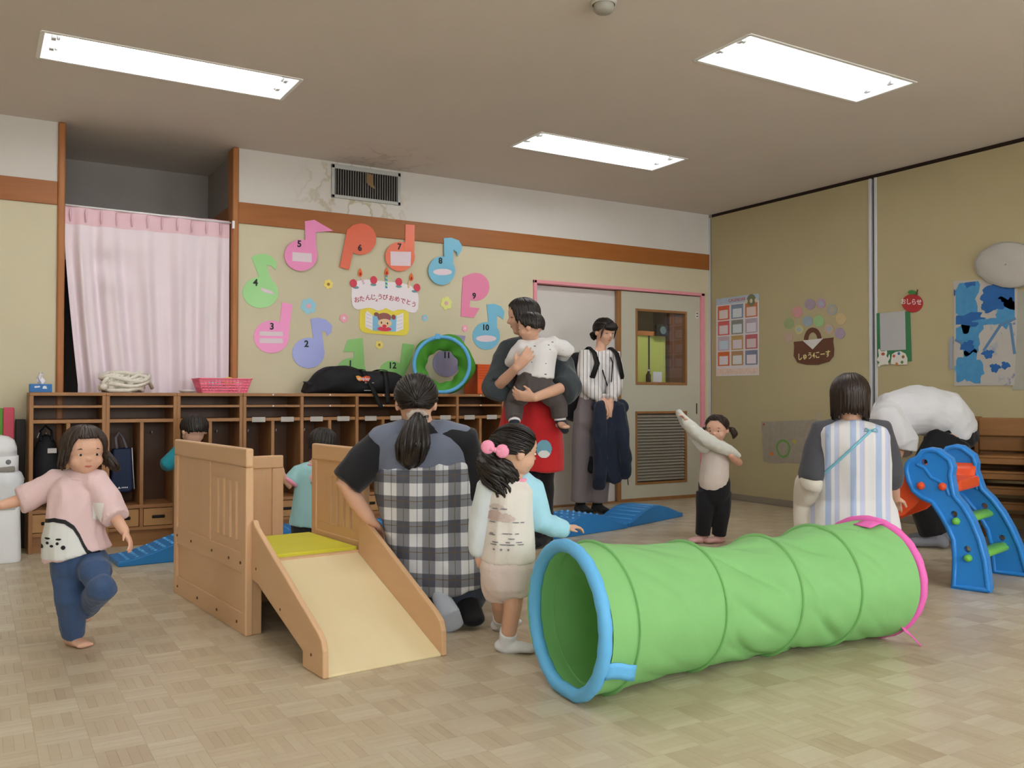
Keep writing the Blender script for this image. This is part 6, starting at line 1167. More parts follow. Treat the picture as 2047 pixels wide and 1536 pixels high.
# --- 3 child in light blue ---------------------------------------------------------
j = jv('blue'); B = V((j['pelv'].x, j['pelv'].y, 0)); f = V((.85, .5, 0)).normalized(); fr = frame(f+V((0, 0, -.2))); H1 = .17
for s in 'lr': j['t'+s] = j['a'+s]+f*.1
mb = MB(); core(mb, j, True, f, handL=.085, foot_r=.022, curl=(.12, .3), palms={'l': V((.4, .8, .1)), 'r': V((0, 0, -1))}); neck_head(mb, j, fr, H1, True, .03)
P_ = org('person', mb, m_skin, None, B, .0045, 3); tag(P_, 'child in a light blue tee with one hand raised, behind the wooden slide', 'person'); face(P_, B, j['head'], fr, H1, True)
hair_down(P_, B, j['head'], fr, H1, m_hair, lambda a: 1.05+.9*min(1, max(0, (abs(a)-.5)/.6)), lambda a: .14 if abs(a) > 1.2 else 0, n=150, r=.036, seed=9)
mb = MB(); mb.tube([j['neck']+V((0, 0, -.012)), mix(j['neck'], j['chest'], .5), j['chest'], mix(j['chest'], j['pelv'], .5), j['pelv']], [(.045, .042), (.075, .06), (.085, .075), (.09, .085), (.1, .095)], n=20, up=f)
for a, e, w_ in (('shl', 'ell', 'wrl'), ('shr', 'elr', 'wrr')): mb.tube([mix(j['chest'], j['neck'], .5), j[a], mix(j[a], j[e], .7)], [.046, .046, .044], n=14)
sh = org('shirt', mb, CL('tee_aqua', '9fd0d4'), P_, B, .0055, 6, folds(.005, 12, seed=4)); m_pt = CL('trim_pink', 'ee9ab4')
for a, e in (('shl', 'ell'), ('shr', 'elr')):
    d = (j[e]-j[a]).normalized(); c = mix(j[a], j[e], .74)-B; mb = MB(); mb.tube([c-d*.008, c+d*.008], [.045, .044], n=18); mb.build('cuff', m_pt, sh, smooth=True)
mb = MB(); mb.tube([j['neck']-B+V((.045*cos(a), .043*sin(a), -.008)) for a in [2*pi*i/20 for i in range(21)]], .007, n=6, cap=False); mb.build('collar', m_pt, sh, smooth=True)
c = j['chest']+V((.03, -.02, .005)); v_ = V((.45, .9, 0)); r_ = V((.9, -.45, 0)).normalized()
decal(sh, B, [c+r_*.032*cos(q)+V((0, 0, .028*sin(q)-.012)) for q in [2*pi*i/14 for i in range(14)]], v_, .003, M('print_pink', 'e8b0bc'), 'printed_scoop', sh, .004)
decal(sh, B, [c+r_*x+V((0, 0, z)) for x, z in ((-.028, -.035), (.028, -.035), (.0, -.10))], v_, .003, M('print_brown', 'a07868'), 'printed_cone', sh, .004)
mb = MB()
for s in 'lr': mb.tube([j['pelv'], j['h'+s], j['k'+s], j['a'+s]+V((0, 0, .02))], [.055, .056, .05, .043], n=14)
org('trousers', mb, CL('trousers_dark', '26262c'), P_, B, .006, 5)

# --- 4 kneeling woman in the plaid apron ---------------------------------------------
j = jv('plaid'); B = V((j['seat'].x, j['seat'].y, 0)); cf = toward_cam(j['chest']); f = -cf; rt = V((f.y, -f.x, 0)); fr = frame(f+V((-.0, 0, -.16))); H1 = .225
for s, x in (('l', -.09), ('r', .09)):
    j['h'+s] = V((j['pelv'].x, j['pelv'].y, .20))+rt*x; j['k'+s] = V((j['pelv'].x, j['pelv'].y, .065))+rt*x*1.5+f*.40; j['a'+s] = V((j['pelv'].x, j['pelv'].y, .085))+rt*x*1.1+cf*.03
core_j = dict(j)
mb = MB(); core(mb, j, False, f, r_arm=(.05, .041, .029), r_leg=(.085, .058, .038), tor=[(.15, .11), (.13, .095), (.145, .1), (.12, .085)], handL=.175, legs=False, curl=(.5, .4), palms={'l': V((.2, .3, -1)), 'r': V((0, 0, -1))}); neck_head(mb, j, fr, H1, False, .052)
for s in 'lr': p, r = chain(j['h'+s], j['k'+s], j['a'+s], .08, .06, .04); limb(mb, p, r)
P_ = org('person', mb, m_skinw, None, B, .0065, 3); tag(P_, 'woman kneeling with her back turned in a navy plaid apron and black tee', 'person'); face(P_, B, j['head'], fr, H1, False)
hair_tied(P_, B, j['head'], fr, H1, m_hair, lambda a: 1.1+1.25*min(1, max(0, (abs(a)-.7)/1.3)), (1.95, pi), kid=False, n=200, r=.03)
tie = j['head']+fr@V((0, -.47, -.06))*H1
def pp(x, y, d=0): s = (x-475)/2.56/FPX*3.7; t_ = (y-300)/2.56/FPX*3.7; return j['neck']+rt*s+V((0, 0, -t_))+cf*d
T0 = pp(448, 235, .10)
tail(P_, B, [T0, pp(440, 290, .13), pp(425, 380, .15), pp(415, 450, .13), pp(410, 488, .12)], [.028, .042, .058, .05, .016], m_hair, n=60, seed=2, curl=.1)
mb = MB(); c = T0-B
mb.tube([c+V((.034*cos(a)*rt.x, .034*cos(a)*rt.y, 0))+V((0, 0, .018*sin(a)))+cf*.028*(1-abs(sin(a)))*.3 for a in [2*pi*i/20 for i in range(21)]], [.013+.003*sin(3*i) for i in range(21)], n=8, cap=False); mb.build('hair_tie', M('scrunchie', 'a89a8f', rough=.8, bump=.6, bs=60), P_, smooth=True)
mb = MB(); mb.tube([j['neck']+V((0, 0, .0)), mix(j['neck'], j['chest'], .35), j['chest'], j['mid'], j['waist'], j['pelv']], [(.066, .062), (.16, .085), (.175, .11), (.165, .11), (.155, .11), (.16, .12)], n=24, up=f)
for a, e, w_ in (('shl', 'ell', 'wrl'), ('shr', 'elr', 'wrr')): mb.tube([mix(j['chest'], j['neck'], .6), j[a], mix(j[a], j[e], .5), mix(j[a], j[e], .95)], [.085, .075, .078, (.08, .07)], n=18)
org('tee_shirt', mb, CL('tee_black', '1c1c20'), P_, B, .008, 6, folds(.006, 9))
m_yoke = CL('apron_grey', '6b7284', .2)
R_ = (rt.x, rt.y, 0)
m_plaid = stripe_mat('apron_plaid', 'd9dbe0', [(R_, .104, .50, .10, '18203a', .66), ((0, 0, 1), .104, .50, .30, '18203a', .66), (R_, .104, .035, .85, '6a5a44', .8), ((0, 0, 1), .104, .035, .02, '6a5a44', .8), (R_, .104, .03, .32, '15192a', .6)])
mb = MB(); mb.tube([mix(j['neck'], j['chest'], .16), mix(j['neck'], j['chest'], .30), mix(j['neck'], j['chest'], .62), j['chest'], mix(j['chest'], j['mid'], .38)], [(.135, .072), (.178, .095), (.192, .118), (.196, .126), (.196, .13)], n=28, up=f)
yc = mix(j['neck'], j['chest'], .34); mb.tube([yc-rt*.165+V((0, 0, -.012)), yc-rt*.08+V((0, 0, .006)), yc+rt*.08+V((0, 0, .006)), yc+rt*.165+V((0, 0, -.012))], [.062, .07, .07, .062], n=16, round_caps=True)
org('apron_yoke', mb, m_yoke, P_, B, .0075, 3, folds(.005, 8))
hem = V((j['pelv'].x, j['pelv'].y, .145)); ofs = rt*.02
mb = MB(); mb.tube([mix(j['chest'], j['mid'], .36), j['mid'], mix(j['mid'], j['waist'], .55), j['waist'], mix(j['waist'], j['pelv'], .5), j['pelv']+ofs*.5, hem+ofs], [(.197, .132), (.197, .132), (.186, .128), (.182, .130), (.196, .15), (.208, .17), (.205, .165)], n=32, up=f)
org('apron_body', mb, m_plaid, P_, B, .0075, 3, folds(.016, 8, seed=3))
mb = MB()
for s in 'lr': mb.tube([j['h'+s]+V((0, 0, .02)), mix(j['h'+s], j['k'+s], .5), j['k'+s], mix(j['k'+s], j['a'+s], .5), j['a'+s]], [.11, .1, .078, .075, .06], n=18)
mb.tube([V((j['pelv'].x, j['pelv'].y, .19))-rt*.08, V((j['pelv'].x, j['pelv'].y, .19))+rt*.09], [.125, .13], n=18, round_caps=True)
org('trousers', mb, CL('trousers_slate', '454d60'), P_, B, .008, 6, folds(.007, 9, seed=7))
mb = MB(); a0 = pp(545, 1130, .10); a0.z = .175; a1 = pp(600, 1240, .16); a1.z = .075; a2 = pp(625, 1320, .15); a2.z = .02
mb.tube([a0, mix(a0, a1, .5), a1, a2], [(.036, .03), (.038, .026), (.05, .026), (.048, .018)], n=14, up=cf, round_caps=True); mb.tube([j['al'], a0+f*.03], [.045, .04], n=12, round_caps=True)
org('sock', mb, CL('sock_grey', 'b4bcc8'), P_, B, .005, 4)
mb = MB(); b0 = j['ar']+cf*.05; mb.tube([j['ar'], b0, b0+cf*.06+V((0, 0, -.045))+rt*.02], [.055, .05, (.05, .03)], n=14, up=(0, 0, 1), round_caps=True); org('sock', mb, CL('sock_black', '17171b'), P_, B, .006, 4)

# --- 5 girl with the pink bow --------------------------------------------------------
j = jv('girl'); B = V((j['ar'].x, j['ar'].y, 0)); cf = toward_cam(j['chest']); aw = -cf; rt = V((aw.y, -aw.x, 0)); f = (aw*.75+rt*.65).normalized(); fr = frame((aw*.35+rt*.95)+V((0, 0, -.1))); H1 = .188
j['tr'] = j['ar']+(rt*.09-aw*.02); j['tl'] = j['al']+f*.1
mb = MB(); core(mb, j, True, f, r_arm=(.03, .025, .019), r_leg=(.052, .036, .026), handL=.10, foot_r=.025, palms={'l': V((.4, .3, 0)), 'r': V((0, 0, -1))}, curl=(.4, .5)); neck_head(mb, j, fr, H1, True, .033)
P_ = org('person', mb, m_skin, None, B, .0042, 3); tag(P_, 'little girl with a pink hair bow, seen from behind, beside the tunnel', 'person'); face(P_, B, j['head'], fr, H1, True)
hair_tied(P_, B, j['head'], fr, H1, m_hair, lambda a: 1.0+1.0*min(1, max(0, (abs(a)-.5)/.8)), (1.35, pi+.35), n=200, r=.032, seed=6)
tail(P_, B, [j['bow']+aw*.02, j['tail1']-rt*.005, j['tail2'], j['tail3']], [.034, .058, .054, .018], m_hair, n=90, seed=4, curl=1.3)
m_bow = M('bow_pink', 'f29ab8', rough=.5, bump=.4, bs=80); c = j['bow']-B+cf*.062+V((0, 0, .004)); t_ = thing_part('hair_bow', P_)
for s in (-1, 1):
    d = (rt*s*.93+V((0, 0, -s*.26))).normalized(); fb = Matrix((d, cf, d.cross(cf))).transposed(); mb = MB()
    mb.ell(c+d*.027+V((0, 0, .003)), (.025, .012, .025), frame=fb, nu=14, nv=10); mb.tube([c, c+d*.02], [.007, .013], n=10); mb.build('bow_loop', m_bow, t_, smooth=True)
MB().ell(c, (.009, .009, .010), nu=12, nv=8).build('bow_knot', m_bow, t_, smooth=True)
mb = MB(); g_ = lambda x, y, z: j['head']-B+fr@V((x, y, z))*H1
MB().ell(g_(-.12, .12, .50), (.012, .010, .008), nu=10, nv=6).build('hair_clip', M('clip_blue', 'a8c8dc', rough=.3), P_, smooth=True)
mb = MB(); mb.tube([j['neck']+V((0, 0, .0)), mix(j['neck'], j['chest'], .4), j['chest'], mix(j['chest'], j['waist'], .5), j['waist'], mix(j['waist'], j['pelv'], .8)], [(.044, .042), (.08, .062), (.088, .072), (.093, .08), (.098, .086), (.10, .09)], n=24, up=f)
m_gt = CL('tee_cream', 'e4ddd6'); sh = org('shirt', mb, m_gt, P_, B, .005, 5, folds(.009, 12, seed=1))
for a, e, w_ in (('shl', 'ell', 'wrl'), ('shr', 'elr', 'wrr')):
    mb = MB(); mb.tube([mix(j['neck'], j['chest'], .45), mix(j[a], j['neck'], .25), j[a], mix(j[a], j[e], .5), j[e], mix(j[e], j[w_], .5), mix(j[e], j[w_], .95)], [.035, .05, .05, .045, .042, .038, .033], n=16, round_caps=True); org('sleeve', mb, CL('sleeve_sky' if a == 'shr' else 'sleeve_pale', 'a9dcf0' if a == 'shr' else 'd5dde0'), sh, B, .005, 5, folds(.005, 16, seed=3))
mb = MB(); mb.tube([j['neck']-B+V((.042*cos(a), .04*sin(a), -.008)) for a in [2*pi*i/20 for i in range(21)]], .008, n=6, cap=False); mb.build('collar', m_pt, sh, smooth=True)
def gp(x, y): s = (x-945)/2.56/FPX*3.2; t_ = (y-550)/2.56/FPX*3.2; return j['neck']+rt*s+V((0, 0, -t_))
ink = M('print_ink', '85828a'); r5 = random.Random(8)
for x, y, a, b, h in ((840, 735, 50, 26, 'c4aca6'), (900, 745, 45, 22, 'ccbab2'), (850, 690, 40, 14, 'cfc2bb')): decal(sh, B, [gp(x+a*(1+.2*sin(3*q))*cos(q), y+b*sin(q)) for q in [2*pi*i/16 for i in range(16)]], aw, .0025, M('print_'+h, h, var=.15, vs=60), 'printed_picture', sh, .004)
for k in range(26):
    x, y = (r5.uniform(800, 985), r5.choice([700, 768, 775, 825, 832, 850, 868, 880])); a = r5.choice([6, 10, 16]); decal(sh, B, [gp(x-a, y-3), gp(x+a, y-2), gp(x+a, y+3), gp(x-a, y+2)], aw, .0035, ink, 'printed_mark', sh, .001)
for x in (838, 875, 912): decal(sh, B, [gp(x+(9 if i % 2 == 0 else 4)*cos(2*pi*i/10), 905+(9 if i % 2 == 0 else 4)*sin(2*pi*i/10)) for i in range(10)], aw, .0035, ink, 'printed_star', sh, .001)
mb = MB(); mb.tube([j['pelv']+V((0, 0, .06)), j['pelv'], j['pelv']+V((0, 0, -.035))], [(.088, .08), (.1, .095), (.096, .09)], n=20, up=f, round_caps=True)
for s in 'lr': mb.tube([j['h'+s]+V((0, 0, .02)), mix(j['h'+s], j['k'+s], .35), mix(j['h'+s], j['k'+s], .55)], [.062, .064, .06], n=16)
org('shorts', mb, CL('shorts_pale', 'e3d3cf'), P_, B, .0052, 6, folds(.006, 13, seed=6))
mb = MB(); foot(mb, j['ar'], j['tr'], .029); mb.tube([j['ar'], mix(j['ar'], j['kr'], .28)], [.031, .033], n=12); org('sock', mb, CL('sock_white', 'e2e4ea'), P_, B, .0045, 3)
mb = MB(); foot(mb, j['al'], j['tl'], .029); mb.tube([j['al'], mix(j['al'], j['kl'], .28)], [.031, .033], n=12); org('sock', mb, CL('sock_white', 'e2e4ea'), P_, B, .0045, 3)

# --- 6 woman in the red apron -----------------------------------------------------------
j = jv('red'); B = V((j['ar'].x, j['ar'].y, 0)); cf = toward_cam(j['chest']); rt = V((-cf.y, cf.x, 0)); f = (cf*.9-rt*.45).normalized(); fr = frame(-rt*.95+cf*.15+V((0, 0, -.15))); H1 = .222
mb = MB()
for s in 'lr': j['a'+s].z = .075; j['t'+s] = j['a'+s]+f*.15
core(mb, j, False, f, r_arm=(.047, .038, .027), r_leg=(.085, .058, .042), tor=[(.15, .11), (.125, .095), (.14, .1), (.12, .085)], handL=.17, curl=(.35, .45), foot_r=.04, palms={'l': V((.3, .9, 0)), 'r': V((.2, .8, .5))}); neck_head(mb, j, fr, H1, False, .05)
P_ = org('person', mb, m_skinw, None, B, .0065, 3); tag(P_, 'woman in a red apron standing and holding a baby', 'person'); face(P_, B, j['head'], fr, H1, False, closed=True)
hair_down(P_, B, j['head'], fr, H1, m_hair, lambda a: .95+.75*min(1, max(0, (abs(a)-.45)/.5)), lambda a: .45*min(1, max(0, (abs(a)-.8)/.5)), kid=False, n=190, r=.036, seed=12, flare=.06)
m_ds = CL('shirt_charcoal', '3c4347')
mb = MB(); mb.tube([j['neck']+V((0, 0, -.03)), mix(j['neck'], j['chest'], .45), j['chest'], j['waist'], j['pelv']], [(.07, .06), (.16, .085), (.175, .115), (.165, .115), (.18, .13)], n=24, up=f)
for a, e, w_ in (('shl', 'ell', 'wrl'), ('shr', 'elr', 'wrr')): mb.tube([mix(j['chest'], j['neck'], .6), j[a], mix(j[a], j[e], .5), mix(j[a], j[e], 1.0)+V((0, 0, -.015)), mix(j[e], j[w_], .15)+V((0, 0, -.02))], [.085, .075, .08, .088, (.085, .08)], n=18)
org('shirt', mb, m_ds, P_, B, .008, 5, folds(.014, 9, seed=2))
m_red = CL('apron_red', 'c3262a')
mb = MB(); o_ = f*.022; mb.tube([mix(j['neck'], j['chest'], .35)+o_, j['chest']+o_, j['waist']+o_, j['pelv']+o_, j['pelv']+o_+V((0, 0, -.18)), j['pelv']+o_+V((0, 0, -.27))-rt*.0], [(.11, .085), (.155, .115), (.178, .118), (.2, .14), (.215, .15), (.22, .152)], n=28, up=f)
ap = org('apron', mb, m_red, P_, B, .0075, 5, folds(.012, 7, seed=4))
c = j['pelv']+V((0, 0, -.13))+rt*.075
decal(ap, B, [c+rt*.048*cos(q)+V((0, 0, .055*sin(q))) for q in [2*pi*i/16 for i in range(16)]], -cf, .004, M('patch_blue', '6fa6bc'), 'patch', ap, .004)
decal(ap, B, [c+rt*.036*cos(q)+V((0, 0, -.032+.022*sin(q))) for q in [2*pi*i/16 for i in range(16)]], -cf, .006, M('patch_white', 'e4e6e6'), 'patch_band', ap, .004)
mb = MB()
for s in 'lr': mb.tube([j['pelv'], j['h'+s], mix(j['h'+s], j['k'+s], .5), j['k'+s], j['a'+s]+V((0, 0, .0))], [.11, .105, .095, .075, .058], n=16)
org('trousers', mb, CL('trousers_black', '17171a'), P_, B, .008, 5, folds(.006, 9))
for s in 'lr': mb = MB(); foot(mb, j['a'+s], j['t'+s], .046); org('sock', mb, CL('sock_black', '17171b'), P_, B, .006, 3)

# --- 7 baby in her arms --------------------------------------------------------------------
j = jv('baby'); B = V(j['pelv']); cf = toward_cam(j['chest']); aw = -cf; rt = V((aw.y, -aw.x, 0)); fr = frame(-rt*.95+aw*.22+V((0, 0, -.1))); H1 = .172
mb = MB(); core(mb, j, True, aw, r_arm=(.028, .024, .018), r_leg=(.05, .038, .028), tor=[(.07, .06), (.075, .062), (.078, .062), (.07, .055)], handL=.085, foot_r=.024, palms={'l': aw, 'r': aw}, curl=(.4, .4)); neck_head(mb, j, fr, H1, True, .03)
P_ = org('person', mb, m_skin, None, B, .0048, 3); tag(P_, 'baby in a white printed top and grey trousers, carried in arms', 'person'); face(P_, B, j['head'], fr, H1, True)
hair_down(P_, B, j['head'], fr, H1, m_hair, lambda a: 1.0+.95*min(1, max(0, (abs(a)-.5)/.9)), lambda a: .06 if abs(a) > 2 else 0, n=150, r=.036, seed=14)
mb = MB(); mb.tube([j['neck']+V((0, 0, -.01)), mix(j['neck'], j['chest'], .5), j['chest'], mix(j['chest'], j['waist'], .6), j['waist']+V((0, 0, -.01))], [(.045, .042), (.085, .06), (.105, .072), (.108, .08), (.11, .085)], n=22, up=aw)
for a, e, w_ in (('shl', 'ell', 'wrl'), ('shr', 'elr', 'wrr')): mb.tube([mix(j['chest'], j['neck'], .4), j[a], mix(j[a], j[e], .5), j[e], mix(j[e], j[w_], .9)], [.052, .05, .048, .045, .036], n=14, round_caps=True)
org('top', mb, spots_mat('baby_print', 'e4e2e2', '6f6c76', 15, .13, (1, 1, 2.2)), P_, B, .0055, 6, folds(.008, 11, seed=1))
mb = MB(); mb.tube([j['waist']+V((0, 0, .02)), j['pelv'], j['pelv']+V((0, 0, -.04))], [(.1, .085), (.112, .1), (.1, .09)], n=20, up=aw)
for s in 'lr': mb.tube([mix(j['pelv'], j['h'+s], .5), j['h'+s], mix(j['h'+s], j['k'+s], .5), j['k'+s], mix(j['k'+s], j['a'+s], .85)], [.07, .066, .062, .056, .046], n=14)
org('trousers', mb, CL('trousers_taupe', '57504f'), P_, B, .0055, 6, folds(.006, 12, seed=5))
for s in 'lr': mb = MB(); j['t'+s] = j['a'+s]+V((0, 0, -.06))+aw*.02; mb.tube([mix(j['k'+s], j['a'+s], .85), j['a'+s], mix(j['a'+s], j['t'+s], .6)+rt*(.02 if s == 'r' else -.01), j['t'+s]+rt*(.03 if s == 'r' else -.02)], [.034, .033, .034, .026], n=12, round_caps=True); so = org('sock', mb, CL('sock_navy', '2b2f3c'), P_, B, .005, 3); c = mix(j['k'+s], j['a'+s], .95)-B; d = (j['a'+s]-j['k'+s]).normalized(); MB().tube([c-d*.006, c+d*.006], .0365, n=14).build('sock_band', m_stick, so, smooth=True)

# --- 8 woman in the striped blouse -----------------------------------------------------------
j = jv('stripe'); B = V((j['al'].x, j['al'].y, 0)); cf = toward_cam(j['chest']); rt = V((-cf.y, cf.x, 0)); f = (cf*.85+rt*.5).normalized(); fr = frame(cf*.72+rt*.62+V((0, 0, -.28))); H1 = .215
for s in 'lr': j['a'+s].z = .07; j['t'+s] = j['a'+s]+(cf*.8+rt*.5)*.13
mb = MB(); core(mb, j, False, f, r_arm=(.043, .035, .026), r_leg=(.08, .055, .04), tor=[(.14, .1), (.115, .085), (.13, .09), (.11, .08)], handL=.165, curl=(.25, .25), foot_r=.038, palms={'l': -rt, 'r': -cf}); neck_head(mb, j, fr, H1, False, .046)
P_ = org('person', mb, m_skinw, None, B, .0065, 3); tag(P_, 'smiling woman in a striped blouse standing at the door with a backpack', 'person'); face(P_, B, j['head'], fr, H1, False, closed=True)
hair_tied(P_, B, j['head'], fr, H1, m_hair, lambda a: .92+1.0*min(1, max(0, (abs(a)-.5)/.9)), (1.95, pi), kid=False, n=130, r=.03, seed=21)
gH = lambda x, y, z: j['head']+fr@V((x, y, z))*H1
tail(P_, B, [gH(0, -.46, -.12), gH(-.02, -.55, -.22), gH(-.02, -.52, -.42)], [.026, .034, .012], m_hair, n=24, seed=3)
mb = MB(); 
for k in range(15): x = -.26+.037*k; mb.tube([gH(x*.7, .32, .40)-B, gH(x, .40-.4*x*x, .26)-B, gH(x*1.02, .40-.5*x*x, .12+.25*abs(x)*.4)-B], [.010, .012, .004], n=5)
for s in (-1, 1): mb.tube([gH(s*.27, .28, .3)-B, gH(s*.33, .26, .05)-B, gH(s*.33, .24, -.22)-B], [.008, .008, .002], n=5)
mb.build('fringe', m_hair, P_, smooth=True)
Rv = (rt.x, rt.y, 0)
m_bl = stripe_mat('blouse_stripe', 'e4e0de', [(Rv, .030, .16, .2, '2a2830', .85), (Rv, .030, .05, .55, '77727a', .5)])
mb = MB(); mb.tube([j['neck']+V((0, 0, -.04)), mix(j['neck'], j['chest'], .5), j['chest'], mix(j['chest'], j['waist'], .6), j['waist'], j['waist']+V((0, 0, -.05))], [(.055, .05), (.125, .075), (.135, .095), (.125, .09), (.135, .1), (.135, .1)], n=24, up=f)
for a, e, w_ in (('shl', 'ell', 'wrl'), ('shr', 'elr', 'wrr')): mb.tube([mix(j['chest'], j['neck'], .5), j[a], mix(j[a], j[e], .5), j[e], mix(j[e], j[w_], .5), mix(j[e], j[w_], .75), mix(j[e], j[w_], .92)], [.06, .056, .058, .056, .06, .036, .055], n=16)
org('blouse', mb, m_bl, P_, B, .0065, 4, folds(.009, 12, seed=2))
mb = MB(); mb.tube([j['waist']+V((0, 0, -.01)), j['pelv'], j['pelv']+V((0, 0, -.1))], [(.13, .095), (.15, .11), (.155, .115)], n=20, up=f, round_caps=True)
for s in 'lr': mb.tube([j['pelv'], j['h'+s], mix(j['h'+s], j['k'+s], .5), j['k'+s], mix(j['k'+s], j['a'+s], .5), j['a'+s]+V((0, 0, .02))], [.1, .1, .105, .1, .09, .082], n=16)
org('trousers', mb, CL('trousers_mauve_grey', '857c80'), P_, B, .008, 5, folds(.009, 8, st=(1, 1, .12), seed=6))
for s in 'lr': mb = MB(); foot(mb, j['a'+s], j['t'+s], .042); mb.tube([j['a'+s], j['a'+s]+V((0, 0, .04))], [.042, .045], n=12, round_caps=True); org('sock', mb, CL('sock_black', '17171b'), P_, B, .006, 3)
c = j['neck']-B; mb = MB(); mb.tube([c+f*-.06+V((0, 0, .0)), c-rt*.06+V((0, 0, -.02)), c-rt*.05+f*.09+V((0, 0, -.12)), c+f*.145-rt*.005+V((0, 0, -.36))], .005, n=6); mb.tube([c+f*-.06, c+rt*.06+V((0, 0, -.02)), c+rt*.05+f*.09+V((0, 0, -.12)), c+f*.145+rt*.005+V((0, 0, -.36))], .005, n=6); mb.build('lanyard', M('lanyard_black', '18181c'), P_, smooth=True)
# backpack worn by her
bk = thing('backpack', 'black backpack worn by the woman in the striped blouse', 'bag', j['chest'])
O_ = j['chest']; ctr = V((0, 0, -.14))-f*.20-rt*.075
mb = MB(); mb.tube([ctr+V((0, 0, -.24)), ctr+V((0, 0, -.1)), ctr+V((0, 0, .08)), ctr+V((0, 0, .19))], [(.15, .10), (.165, .11), (.155, .095), (.11, .06)], n=22, up=f, round_caps=True); mb.build('pack_body', CL('pack_black', '19191c'), bk, smooth=True)
mb = MB(); mb.tube([ctr+V((0, 0, -.2))-f*.1, ctr+V((0, 0, -.02))-f*.1], [(.11, .05), (.12, .05)], n=16, up=f, round_caps=True); mb.build('front_pocket', CL('pack_black', '19191c'), bk, smooth=True)
for s, sh_ in ((-1, 'shl'), (1, 'shr')):
    q = j[sh_]-O_; q = q*.72+V((0, 0, .045)); MB().tube([q-f*.11, q+V((0, 0, .045)), q+f*.085+V((0, 0, -.0)), q+f*.135+V((0, 0, -.09)), q+f*.12+rt*s*.03+V((0, 0, -.2)), q+rt*s*.075+V((0, 0, -.27)), q-f*.1+rt*s*.03+V((0, 0, -.3))], [(.023, .006)]*7, n=8).build('strap', CL('strap_black', '141416'), bk, smooth=True)
# jacket over her hands
jk = thing('jacket', 'dark navy jacket draped over the clasped hands of the woman by the door', 'jacket', j['wrr'])
O_ = j['wrr']; m_jk = CL('jacket_navy', '1f2738')
mb = MB(); c0 = V((0, 0, -.045))-cf*.045
mb.tube([c0-rt*.10+V((0, 0, .0)), c0+rt*.0+V((0, 0, .012)), c0+rt*.085], [.045, .05, .045], n=14, round_caps=True)
mb.tube([c0, c0+V((0, 0, -.15)), c0+V((0, 0, -.36))+rt*.01, c0+V((0, 0, -.56))+rt*.0], [(.10, .055), (.105, .065), (.11, .07), (.08, .05)], n=20, up=cf, round_caps=True)
mb.tube([c0+rt*.07+cf*.03, c0+rt*.09+cf*.04+V((0, 0, -.25)), c0+rt*.12+cf*.03+V((0, 0, -.42)), c0+rt*.11+V((0, 0, -.54))], [.045, .05, .055, .03], n=14, round_caps=True)
mb.tube([c0-rt*.08+cf*.05, c0-rt*.09+cf*.06+V((0, 0, -.3)), c0-rt*.09+cf*.05+V((0, 0, -.62))], [.045, .055, .04], n=14, round_caps=True)
org('jacket_cloth', mb, m_jk, jk, V((0, 0, 0)), .008, 5, folds(.022, 11, st=(1, 1, .3), seed=9))
p = c0-rt*.15+V((0, 0, -.50)); mb = MB(); mb.tube([p+V((0, 0, .0)), p+V((0, 0, .07)), p+rt*.08+V((0, 0, .03))], [.035, .045, .03], n=12, round_caps=True); org('jacket_cuff', mb, M('jacket_dark', '14161e', rough=.9), jk, V((0, 0, 0)), .008, 4)
MB().tube([c0+rt*.13+V((0, 0, -.50)), c0+rt*.14+V((0, 0, -.62))], .004, n=6, round_caps=True).build('drawstring', M('lanyard_black', '18181c'), jk)

# --- 9 toddler pulling off a shirt ---------------------------------------------------------------
j = jv('shirt'); B = V((j['al'].x, j['al'].y, 0)); cf = toward_cam(j['chest']); rt = V((-cf.y, cf.x, 0)); f = (cf*.95-rt*.3).normalized(); fr = frame(cf*.9-rt*.25+V((0, 0, -.15))); H1 = .175
for s in 'lr': j['a'+s].z = .035; j['t'+s] = j['a'+s]+(cf*.6-rt*.7)*.1
mb = MB(); core(mb, j, True, f, r_arm=(.029, .026, .02), r_leg=(.05, .036, .028), tor=[(.075, .07), (.08, .075), (.075, .06), (.07, .052)], handL=.085, foot_r=.026, curl=(.5, .8), palms={'l': V((.3, 0, -1)), 'r': -cf}); neck_head(mb, j, fr, H1, True, .03)
P_ = org('person', mb, m_skin, None, B, .0048, 3); tag(P_, 'toddler with pigtails pulling a pale shirt off over one arm', 'person'); face(P_, B, j['head'], fr, H1, True)
hair_tied(P_, B, j['head'], fr, H1, m_hairb, lambda a: .9+1.0*min(1, max(0, (abs(a)-.5)/.8)), (1.6, 2.4), n=120, r=.03, seed=31)
gH = lambda x, y, z: j['head']+fr@V((x, y, z))*H1
for s in (-1, 1): tail(P_, B, [gH(s*.36, -.2, -.06), gH(s*.52, -.2, -.08), gH(s*.60, -.18, -.24), gH(s*.56, -.16, -.38)], [.014, .024, .022, .006], m_hairb, n=16, seed=7, nm='pigtail')
mb = MB(); mb.tube([j['neck']+V((0, 0, -.03)), j['chest'], j['waist']+f*.018, j['pelv']+V((0, 0, .03))+f*.016], [(.07, .055), (.086, .07), (.094, .088), (.095, .088)], n=22, up=f, round_caps=True); org('undershirt', mb, CL('undershirt_white', 'e2d9d2'), P_, B, .0055, 6, folds(.003, 9))
mb = MB(); mb.tube([j['pelv']+V((0, 0, .03)), j['pelv']+V((0, 0, -.05))], [(.1, .092), (.1, .09)], n=20, up=f, round_caps=True)
for s in 'lr': mb.tube([j['h'+s], mix(j['h'+s], j['k'+s], .5), j['k'+s], mix(j['k'+s], j['a'+s], .9)], [.068, .064, .055, .045], n=14)
org('trousers', mb, CL('leggings_black', '1b1c21'), P_, B, .0055, 5, folds(.005, 12))
